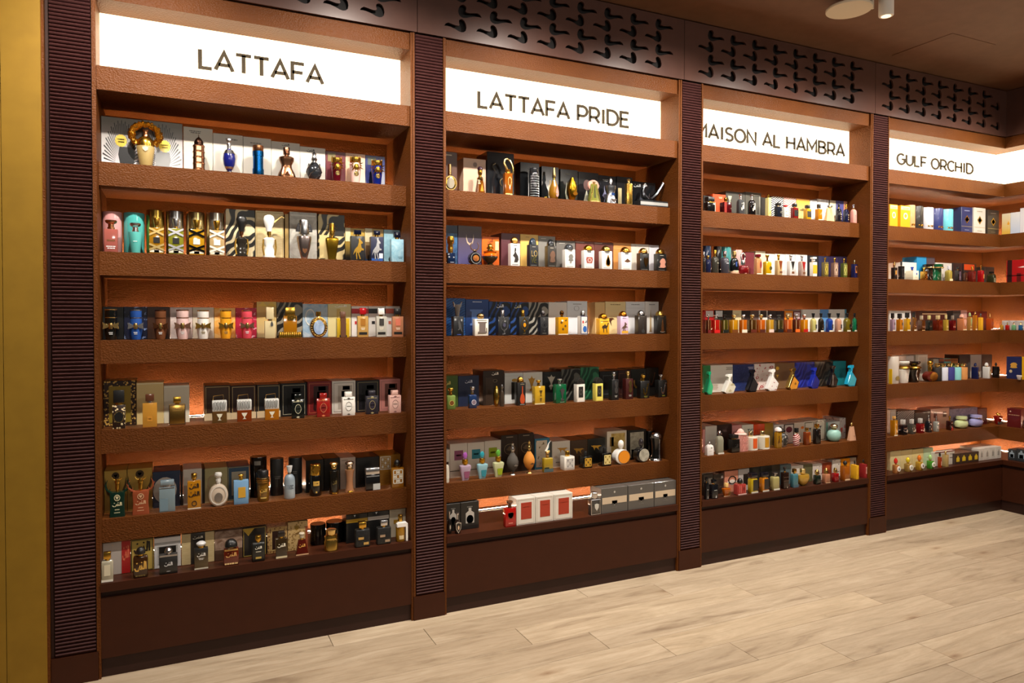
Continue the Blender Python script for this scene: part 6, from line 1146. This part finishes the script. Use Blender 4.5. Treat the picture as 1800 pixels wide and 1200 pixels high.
for x0, x1, v, m, n in ((1313.3, 1332.8, 832, '#d0b41a', 'yellow'), (1333.3, 1352, 831, '#d9820c', 'orange')):
    V(x0, x1, v, 'R', '%s/l' % m, 'b:#15141a/p:.92', n + ' perfume bottle with black label and cap', 'r .6 .56 .7 .74 #22201f .001|x .6 .62 .5 .05 #c9c4bc 1|ptri .6 .3 .12 .14 #c9c4bc|r .5 .05 1 .12 #cfcabc', hb=.72)
V(1352.3, 1371, 832, 'R', '#c4b878/l', 't:silver:.5', 'pale yellow clear bottle with silver cap', 'r .5 .06 .94 .14 #e0dccb', hb=.78, neck='silver')
V(1371.7, 1386.8, 822, 'r', '#241510/p', 'f:#171210/p:.5', 'dark brown grooved bottle with flared cap', 'r .5 .72 1 .03 #5a4234|r .5 .5 1 .03 #5a4234|ptri .7 .1 .12 .12 #c9b9a4', hb=.76)
V(1388.2, 1403.7, 825, 'R', '#4f8a98/l', 'b:gold:.5', 'blue bottle with gold and black cap', 'r .5 .1 1 .2 #3a5a6a', hb=.74)
r = V(1408.3, 1426.7, 825, (([(0, .3), (.06, .42), (.25, .74), (.5, .94), (.8, 1), (1, .92)]), .9), '#cfa03a/l', 'c:#e6d090/k:.4', 'golden fan shaped bottle', hb=.66)
for x0, x1, v, m, n in ((1428.3, 1443.7, 826, '#101d16/p', 'blackish green'), (1443.8, 1460.2, 824, '#cf8a66/l', 'rosy clear'), (1460.8, 1475.4, 823, '#8a0f14/p', 'dark red')):
    V(x0, x1, v, 'R', m, 'D:#d3b06a/k:.6', n + ' squat bottle with golden dome cap', 'r .5 .05 .9 .1 #d9b890' if 'rosy' in n else '', hb=.62)
V(1476.3, 1494.3, 811, 'r', '#b5651a/l', 'o:black:.56', 'amber bottle with black ball cap', 'r .5 .05 .96 .12 #e0c09a', hb=.72, neck='gold')
V(1494.8, 1509.7, 810.4, 'q', '#d9a40e/m', 'o:black:.54', 'bright yellow bottle with black ball cap', 'f .66 .5 .5 .6 #b58a0a .03', hb=.74, d=.05)
V(1510.2, 1526, 808.3, 'q', '#8a0e12/m', 'o:black:.5', 'dark red bottle with black ball cap and pink label', 'r .72 .56 .42 .5 #d9a090|x .72 .56 .2 .3 #b56a5c 3', hb=.74, d=.045)
# ---------------------------------------------------------------- fourth bay, top shelf
R('fourth bay', 'top shelf', SHZ[0], .1, .11)
ORB = 'O .5 .52 .44 .3 #efe3c0 .4|r .5 .88 .9 .16 #efd9a0|x .5 .86 .7 .08 #e3a91c 2'
X(1564, 1578, 359.3, '#dca018', 'yellow box with white ring, left one', ORB, d=.12); X(1583, 1600, 361.3, '#dca018', 'yellow box with white ring, right one', ORB, d=.12)
for x0, x1, v, m, n in ((1600.8, 1613, 360, '#d99a66', 'peach'), (1613.6, 1628.6, 362, '#2a2622', 'black'), (1629.2, 1647.4, 364, '#c9c6cc', 'pale gray'), (1648, 1664, 366, '#27306a', 'navy blue'), (1664.6, 1681.6, 367.3, '#63b9c4', 'aqua')):
    T(x0, x1, v, m, n + ' tube with a gold band', 'r .5 .16 .98 .08 gold')
DI = 'pdia .5 .52 .44 .34 gold|pdia .5 .52 .3 .22 %s|o .44 .5 .14 .1 #e9dcb4|x .5 .86 .46 .06 %s 1|r .5 .24 .98 .012 #b9a26a|x .5 .1 .4 .04 %s 1'
X(1690, 1709.4, 364, '#2b315c', 'navy box with gold diamond', DI % ('#1c2148', '#8f94b4', '#8f94b4'), d=.12); X(1712, 1732.2, 365.3, '#d6cdbf', 'white box with gold diamond', DI % ('#c9b48a', '#a3977f', '#a3977f'), d=.12); X(1736, 1755.8, 369, '#3a3128', 'black box with gold diamond', DI % ('#2a231c', '#77695a', '#77695a'), d=.12)
# ---------------------------------------------------------------- fourth bay, second shelf
R('fourth bay', 'second shelf', SHZ[1], .1, .17, bd=.12)
X(1586, 1611, 461, '#d6d2cb', 'white box behind the white blue capped bottle'); X(1611.6, 1628.4, 451, '#2386b9', 'bright blue box', 'x .6 .1 .4 .06 #bcd9e6 1'); X(1629, 1643, 452, '#4a4048', 'gray violet box behind the black ringed tube bottle'); X(1644.5, 1673, 462, '#c6c0b9', 'pale gray box behind the green bottle'); X(1675, 1692, 462, '#241b1a', 'black box behind the purple label bottle'); X(1693.5, 1716, 463, '#1f1513', 'black box with orange panel', 'r .44 .8 .8 .3 #c24414'); X(1730.8, 1747.6, 469, '#28241f', 'dark box at the right end')
V(1566, 1577.6, 459.5, 'r', '#1f1a18/p', 'c:#d9b478/k:.5', 'black bottle with bronze square label', 'r .5 .58 .5 .36 #b57f38', hb=.66)
V(1578.3, 1590, 458.3, 'r', '#1a1b1b/p', 'c:black:.4', 'black bottle with embossed panel', 'f .56 .5 .6 .6 #3a3a38 .06', hb=.72)
V(1591.2, 1615, 468.3, 'q', '#d9d6bd/p', 'k:#1c3a9a/p:.36', 'square cream bottle with blue cap', 'o .62 .66 .2 .24 #1c3a9a|x .5 .3 .3 .08 #b5aa7a 1', hb=.7)
V(1617, 1630.8, 470, 'r', '#c9a04c/k', 'k:gold:.4', 'gold bottle with carved cap', 'pdrop .4 .8 .3 .3 pgold .002', hb=.7)
for x0, x1, v, m, n in ((1631, 1643.6, 464, '#1f1814/p', 'black'), (1644, 1658.6, 464, '#0d4a2c/p', 'emerald')):
    r = V(x0, x1, v, 'c', m, 'c:%s:.96' % m, n + ' cylinder bottle with gold ring', hb=.72, d=.05, neck=None)
    W, H, Hb, D = dims(r); extra(r, 'gold_ring', G().loft([(W, W, H * .76, 1), (W * 1.06, W * 1.06, H * .79, 1), (W, W, H * .82, 1)]), 'pgold')
V(1659.2, 1675, 466.5, 'S', '#b5a24a/l', 'b:#cfcdd6/p:.34', 'pale olive clear bottle with silver cap', 'r .5 .1 .94 .2 #dcd2a4', hb=.72, neck='silver')
V(1678, 1689.4, 468.5, 'r', '#1b1415/p', 'b:black:.6', 'black bottle with purple gray label', 'r .54 .5 .7 .8 #5a4a58|O .54 .36 .4 .2 #a594a0 .2', hb=.76)
V(1691.8, 1700.6, 476, 'r', '#5a3020/l', 'b:black:.5', 'small brown bottle left of the rust one', hb=.8)
V(1701.2, 1715.6, 467.8, 'r', '#7a1c10/l', 'k:gold:.46', 'rust red bottle with gold winged cap', 'r .5 .5 .4 .5 #5a120c', hb=.7)
V(1717.2, 1730.6, 466, 'R', '#9a0e12/p', 'k:gold:.4', 'crimson bottle with gold cap and label', 'r .74 .5 .3 .36 #c9984c', hb=.7)
V(1733, 1752, 476.5, 'S', '#35381f/l', 'b:#1b1c18/p:.6', 'smoky green bottle with dark cap', 'r .4 .3 .5 .5 #8a866a', hb=.76)
# ---------------------------------------------------------------- fourth bay, third shelf
R('fourth bay', 'third shelf', SHZ[2], .1, .17, bd=.12)
for x0, x1, n in ((1564, 1574.3, 'left'), (1574.8, 1587.5, 'middle'), (1588, 1601, 'right')): X(x0, x1, 546, '#d3d0cb', 'white box behind the black capped bottles, %s one' % n)
for x0, x1, v, m, n in ((1564, 1573.5, 550.3, '#a58aa0', 'lilac'), (1575, 1587.3, 550.8, '#c2761a', 'orange'), (1588, 1600.6, 549.2, '#d09a18', 'golden yellow'), (1601.3, 1611, 548, '#7a4a1a', 'brown')):
    V(x0, x1, v, 'q', m + '/l', 'b:black:.7', n + ' square bottle with black cube cap', 'r .84 .62 .3 .24 #1a1614|r .5 .05 1 .12 #d9cbb4', hb=.66)
X(1621, 1664, 546, '#3c0f0c', 'long maroon box behind the brown bottles', 'r .5 .84 1 .03 #c9a878')
for x0, x1, v, m, c, n in ((1613, 1626, 554.5, '#5a3010', '#b5a890/f', 'brown'), (1626.6, 1639, 554, '#16201c', '#d9cf8a/f', 'blackish green'), (1639.6, 1657, 554, '#6d1f0a', '#d9c08a/f', 'russet'), (1657.6, 1667.4, 553, '#c9a43c', '#e3cf90/f', 'pale gold'), (1668, 1680.3, 554.3, '#6d0c10', '#9a8a7a/f', 'wine red')):
    V(x0, x1, v, 'q', m + '/l', 'b:%s:.5' % c, n + ' square bottle with glass cap', 'r .5 .04 .9 .08 #cfae7a' if n in ('brown', 'pale gold') else '', hb=.68, neck='gold')
X(1675, 1688.6, 546, '#3a3434', 'charcoal box left of the pink one'); X(1689, 1699.4, 545, '#c99a92', 'pink box behind the pink rosette bottle'); X(1716.8, 1734.8, 547, '#6d1410', 'dark red box behind the yellow bottle')
for x0, x1, v, m, e, n in ((1682, 1699.2, 552, '#d98a5a', '#d9a08a', 'pink rosette'), (1699.8, 1708.8, 549, '#c9944a', '#9aa870', 'green rosette')):
    V(x0, x1, v, 'q', m + '/l', 'D:%s:.8' % (e + '/p'), 'orange glass bottle with a %s on the front' % n, 'pheart .5 .62 .7 .6 %s .003|r .5 .05 1 .1 #e6cfa4' % e, hb=.74)
V(1709.3, 1718, 547, 'q', '#cf7f1c/l', 'o:pgold:.5', 'tall amber bottle with gold ball cap', 'r .5 .05 1 .1 #e6cfa4', hb=.8)
V(1719, 1728.2, 550, 'q', '#dca40e/m', 'o:#8f93a0/k:.6', 'mustard yellow bottle with silver ball cap', hb=.74)
V(1733.2, 1746.3, 550.3, 'q', '#c2521a/l', 'n:pgold:.4', 'amber orange bottle with gold figurine cap', 'r .5 .06 1 .12 #efe3d0', hb=.68)
# ---------------------------------------------------------------- fourth bay, fourth shelf
R('fourth bay', 'fourth shelf', SHZ[3], .1, .19, bd=.12)
X(1564, 1570.5, 627, '#a88f7c', 'taupe box sliver at the left end'); X(1592.6, 1606.3, 625, '#cfc8c2', 'pale gray tall box behind the white vase bottle'); X(1609.5, 1630.6, 623, '#cfc2b0', 'taupe box with pale frame', 'f .56 .5 .8 .96 #ddd3c4 .1'); X(1633, 1650, 631, '#a9a79a', 'gray green box behind the round gold bottle', 'r .2 .5 .4 1 #3a3f1c')
for x0, x1, v, m, n in ((1650.5, 1659, 630, '#1f2c4a', 'navy'), (1660, 1671.2, 630, '#5aa3a0', 'sea green'), (1671.8, 1683.5, 630, '#a8642c', 'orange brown')): X(x0, x1, v, m, n + ' box behind the slim bottles', 'r .5 .92 1 .12 #7d3414')
X(1686, 1705.4, 623.3, '#2c1c17', 'dark brown box with script behind the tan bottle', 's .5 .56 .4 .12 #8a7a64'); X(1706, 1725.2, 623.3, '#b5aaa0', 'gray box behind the navy jar bottle'); X(1725.8, 1743.6, 623, '#2a1a14', 'dark brown box behind the white jar bottle')
V(1563, 1567.5, 648.5, 'r', '#dcb41a/p', '', 'small yellow bottle beside the pilaster', hb=1)
T(1571, 1585, 626.5, '#c9bdb0/p', 'pale rose tube with golden knot', 'psun .5 .2 .6 .2 #8a7440', y=.1)
for x0, x1, v, m, n in ((1587.5, 1603.3, 635, '#dcd6cc/p', 'white'), (1606, 1622.3, 635, '#17100d/p', 'black')):
    r = V(x0, x1, v, (([(0, .7), (.04, .74), (.6, .86), (.9, 1), (1, .8)]), .95), m, 'f:%s:.86' % m, n + ' vase bottle with golden knot collar', hb=.66, neck=None)
    W, H, Hb, D = dims(r); extra(r, 'gold_knot', G().loft([(W * .86, W * .8, Hb * .98, 1), (W * 1.06, W, Hb * 1.05, 1), (W * .9, W * .84, Hb * 1.15, 1), (W * .5, W * .5, Hb * 1.22, 1)]), 'gold')
disc(1630.8, 1649, 634.8, .5, '#5a1c14/p', 'round gold coin bottle with long gold stem', 'o .6 .5 .76 .9 #a8823a/k .0015', cap='k:gold:.34', d=.4)
for x0, x1, m, n in ((1649.5, 1659, '#241c17', 'black brown'), (1659.4, 1670.8, '#c4c4cf', 'pale lilac'), (1671.2, 1682.3, '#2c2a72', 'indigo'), (1682.8, 1694, '#7cbcbb', 'aqua'), (1694.5, 1704.8, '#c08144', 'tan')):
    V(x0, x1, 638.5, 'c', m + '/m', 'c:pgold:.56', n + ' slim cylinder bottle with gold cap', hb=.76, neck='gold')
for x0, x1, v, m, n in ((1707, 1721.2, 638, '#18204a/p', 'navy'), (1726.4, 1741.4, 637.5, '#d9d6d2/p', 'white'), (1743.6, 1757.2, 637.5, '#110d0d/p', 'black')):
    V(x0, x1, v, 'R', m, 'D:%s:.94' % m, n + ' jar bottle with gold jewel', 'pdia .72 .5 .36 .56 gold .003|o .72 .5 .18 .24 #efe6c8 .004', hb=.74, d=.05)
# ---------------------------------------------------------------- fourth bay, fifth shelf
R('fourth bay', 'fifth shelf', SHZ[4], .1, .19, bd=.12)
X(1564, 1575, 720, '#cfc4b8', 'pale box behind the amber column bottle', 'f .5 .5 .9 .94 #b5a08a .08'); X(1577, 1607, 722, 'zebra(#4a2c20,#b5aca4)', 'zigzag patterned box', ''); X(1607.6, 1635, 724, '#33221b', 'dark brown box behind the clear pagoda bottles'); X(1636, 1668.6, 717.5, '#c9937f', 'pink box with two dark windows', 'r .24 .7 .18 .28 #5c1a12|r .74 .7 .18 .28 #5c1a12'); X(1669.2, 1718, 717.3, 'marble(#a594a8,#7d7284)', 'lilac gray floral box'); X(1718.6, 1734.8, 717.5, 'spots(#551318,#7d2c34)', 'maroon patterned box behind the lilac jar')
V(1564.5, 1578, 732, 'q', '#d08a14/l', 'b:#d9a85c/p:.5', 'tall clear amber column bottle', 'r .3 .5 .06 .9 #e9cf9a|r .5 .04 1 .08 #efe3c9', hb=.8)
for x0, x1, v, m, n in ((1579, 1595, 738.3, '#14161a', 'black'), (1595.3, 1609.4, 737.5, '#5a564c', 'gray'), (1609.8, 1625, 736, '#8a0f14', 'red')):
    V(x0, x1, v, 'q', m + '/l', 'b:#d6d2cc/f:.6', n + ' square bottle with clear cap and rhombus', 'pdia .96 .4 .24 .36 #d9bfae', hb=.64, neck='silver')
for x0, x1, v, m, n in ((1625.4, 1638.8, 730.6, '#1c2026', 'black'), (1639.4, 1651.4, 731.2, '#b9b9b0', 'clear')):
    r = V(x0, x1, v, 'R', m + '/l', 'n:silver:.46', n + ' pagoda bottle with silver bands', 'r .5 .26 .9 .03 silver|r .5 .74 .9 .03 silver', hb=.64, neck='silver')
V(1662, 1676.2, 732, 'R', '#2a0c0a/p', 'k:gold:.5', 'black and red bottle with diagonal gold line', 'ptri .6 .24 .8 .46 #a31414|ptri .5 .5 .9 .06 pgold', hb=.66)
for x0, x1, v, m, n in ((1689, 1708, 732, '#c3cf9a/p', 'pale green'), (1714.3, 1734, 729.3, '#9d9ccb/p', 'lavender')):
    r = V(x0, x1, v, 'o', m, 'c:%s:.62' % m, n + ' rounded jar bottle with flat lid', hb=.7, d=.08, neck='gold')
r = V(1744, 1764, 731, 'V', '#8a1410/p', '', 'red pot shaped bottle with golden flowers on top', 'r .5 .2 .8 .4 #171516', hb=.96, d=.05, y=.12)
W, H, Hb, D = dims(r); g = G()
for a, b, c in ((-.25, 1.2, .2), (0, 1.1, .14), (.14, 1.2, .12), (.34, 1.16, .15), (-.1, 1.3, .12)): g.loft([(W * c * .5, W * c * .5, H * b - W * c * .8, 1, W * a), (W * c, W * c, H * b, 1, W * a), (W * c * .4, W * c * .4, H * b + W * c * .6, 1, W * a)])
extra(r, 'gold_flowers', g, 'gold')
# ---------------------------------------------------------------- fourth bay, bottom shelf
R('fourth bay', 'bottom shelf', LEDGE, .012, .1, bd=.1)
FR = ((1564, 1567, '#d9a07a', '#c9402c', 'peach', 806), (1567.5, 1585.3, '#c9844a', '#c9261e', 'apple', 806), (1588, 1607.4, '#b5904a', '#ddc41e', 'lemon', 804.8), (1608, 1627.3, '#c99a2e', '#d9701e', 'orange', 801), (1627.8, 1646.2, '#4aa02e', '#a9d98a', 'green fruit', 800))
for x0, x1, v, m, n in ((1565, 1583.6, 792, '#e0cf9a', 'first'), (1584.2, 1603.2, 790.4, '#e3cf94', 'second'), (1603.8, 1622.8, 789, '#e6cf8e', 'third'), (1623.4, 1640, 787.4, '#bcd3a8', 'green')): X(x0, x1, v, m, 'pale box behind the fruit bottles, ' + n + ' one', 'x .5 .5 .3 .05 #c9b27a 1')
for x0, x1, m, c, n, v in FR[1:]:
    r = V(x0, x1 - 4, v, 'R', m + '/l', 'o:%s/p:.7' % c, n + ' bottle with fruit cap and round picture label', hb=.56)
    W, H, Hb, D = dims(r); n_ = 18
    extra(r, 'round_label', G().extr([(W * .2 + W * .48 * cos(2 * pi * i / n_), H * .3 + W * .5 * sin(2 * pi * i / n_)) for i in range(n_)], -D / 2 - .006, -D / 2 - .001, .001), '#e6e2da', None)
    extra(r, 'picture', G().extr([(W * .2 + W * .3 * a, H * .3 + W * .4 * b) for a, b in SHAPES['rose']], -D / 2 - .0072, -D / 2 - .005), {'apple': '#5a6a8a', 'lemon': '#8a8a5a', 'orange': '#5a4a4a', 'green fruit': '#5a7a3a'}[n], None)
    extra(r, 'stalk', G().tube([(0, 0, H * .98), (W * .04, 0, H * 1.05)], W * .03, 5), '#4a2c14')
X(1643, 1677.6, 793, '#d0c8ba', 'white box with dark red top edge', 'r .5 .97 1 .06 #6b1a14|r .86 .5 .2 .04 #4a1c18|x .86 .76 .2 .14 #a39a8c 3', y=.06, d=.03)
V(1648, 1655.5, 796, 'q', '#b53a14/l', 'b:black:.8', 'red orange bottle with black cap before the white box', 'r .6 .4 .5 .4 #e3b9a0', hb=.7)
V(1656, 1667.6, 793, 'q', '#cdb070/l', 'o:pgold:.6', 'pale gold bottle with gold cap before the white box', hb=.76)
for i, (x0, x1, v) in enumerate(((1678.6, 1688.6, 797), (1689, 1699.4, 795.6), (1699.8, 1710.4, 794.4), (1710.8, 1720.2, 793.4))): X(x0, x1, v, '#3b2a20', 'dark brown box with yellow bottle picture, %s of four' % ('first', 'second', 'third', 'last')[i], 'pbottle .5 .5 .54 .54 #dcbc2a', y=.04, d=.15)
for i, (x0, x1, v) in enumerate(((1720.7, 1730.2, 788), (1730.6, 1740, 786.8), (1740.4, 1749.8, 785.6), (1750.2, 1759.6, 784.6))): X(x0, x1, v, '#d9d3c8', 'white box with gray bottle picture, %s of four' % ('first', 'second', 'third', 'last')[i], 'pbottle .5 .52 .34 .5 #a39d92|x .5 .14 .4 .05 #b5afa4 1', y=.05, d=.15)
# ---------------------------------------------------------------- right-hand wall
R('right wall', 'top shelf', SHZ[0], .1, .1, True, bd=.1)
X(1761, 1775.3, 375.3, 'grad(#d9b04a,#e0d2b0)', 'cream and gold cloudy box', 'pleaf .8 .5 .3 .3 #dc9a1c'); X(1776, 1792.4, 373, 'grad(#b9c4d6,#d9d9d9)', 'pale blue and white box'); X(1793, 1810, 365, '#d6d3d8', 'tall white box at the picture edge')
R('right wall', 'second shelf', SHZ[1], .1, .12, True, bd=.12)
X(1769, 1806, 456.5, '#a30f14', 'scarlet box with black bars and white emblem', 'r .16 .5 .22 1 #2a100e|pleaf .8 .66 .5 .1 #e3d3cc|r .5 .3 1 .04 #2a100e|r .6 .2 .2 .4 #571210')
R('right wall', 'third shelf', SHZ[2], .1, .15, True, bd=.06)
for x0, x1, n in ((1761, 1773.3, 'left'), (1773.8, 1785.3, 'middle'), (1785.8, 1802, 'right')): X(x0, x1, 563, '#bdb6b0', 'small gray box behind the miniature bottles, %s one' % n, 'pvee .5 .86 .8 .2 #d3cdc8')
for x0, x1, m, n in ((1756.8, 1761.3, '#d0992e', 'golden'), (1766.2, 1772, '#c21a16', 'red'), (1777.2, 1783.2, '#7cc08a', 'mint green'), (1789.3, 1795.4, '#1f6aa0', 'blue')): V(x0, x1, 566, 'R', m + '/l', 'n:pgold:.5', 'miniature %s bottle with gold cap' % n, hb=.64)
R('right wall', 'fourth shelf', SHZ[3], .1, .12, True, bd=.1)
X(1769, 1794.8, 627, '#1a2554', 'navy box with golden rose', 'prose .5 .62 .5 .26 #c9963c|o .3 .34 .2 .14 #c9b48a'); X(1796, 1812, 627, '#dca80e', 'yellow box at the picture edge')
V(1785.5, 1794, 659, 'V', '#c9c0ba/p', '', 'small white rose shaped bottle', hb=1, y=.06)
R('right wall', 'fifth shelf', SHZ[4], .1, .12, True, bd=.12)
X(1770, 1794.6, 718, '#5c1010', 'dark red box with gilt lettering', 'x .5 .66 .8 .08 #b58a6a 1|o .24 .84 .1 .08 #d9c0a0'); V(1794, 1806, 730, 'o', '#c9c4c0/k', 'o:silver:.5', 'silver round bottle at the picture edge', hb=.7)
R('right wall', 'bottom shelf', LEDGE, .02, .05, True, bd=.14)
for i, (x0, x1) in enumerate(((1771.5, 1785.6), (1786.2, 1804))): X(x0, x1, 789.3, '#262c30', 'dark blue gray box with frosted bottle picture, %s one' % ('left', 'right')[i], 'pbottle .5 .56 .56 .64 #8fa0ac|r .5 .4 .4 .3 #6d8494')
# ------------------------------------------------------------------ ceiling fixture in view
def fixture():
    r = tag(empty('ceiling_spotlight', (3.47, -.66, ZC)), 'white spotlight with a round disc shade hanging from the brown ceiling', 'spotlight')
    Wm = M('#d9cdb6/m')
    G().loft([(.016, .016, -.06, 1), (.016, .016, 0, 1)]).build('stem', Wm, r, 40)
    G().loft([(.235, .235, -.066, 1, -.11, .06), (.24, .24, -.062, 1, -.11, .06), (.24, .24, -.056, 1, -.11, .06), (.235, .235, -.052, 1, -.11, .06)], 9).build('disc_shade', Wm, r, 40)
    G().loft([(.07, .07, -.112, 1, .045, -.05), (.076, .076, -.108, 1, .045, -.05), (.076, .076, -.02, 1, .045, -.05), (.06, .06, -.012, 1, .045, -.05)], 6).build('lamp_head', M('#e3dcd2/m'), r, 40)
    G().loft([(.05, .05, -.1135, 1, .045, -.05), (.05, .05, -.1121, 1, .045, -.05)], 6).build('lens', emis('lamp_lens', '#ffe6c0', 1.4), r)
fixture()
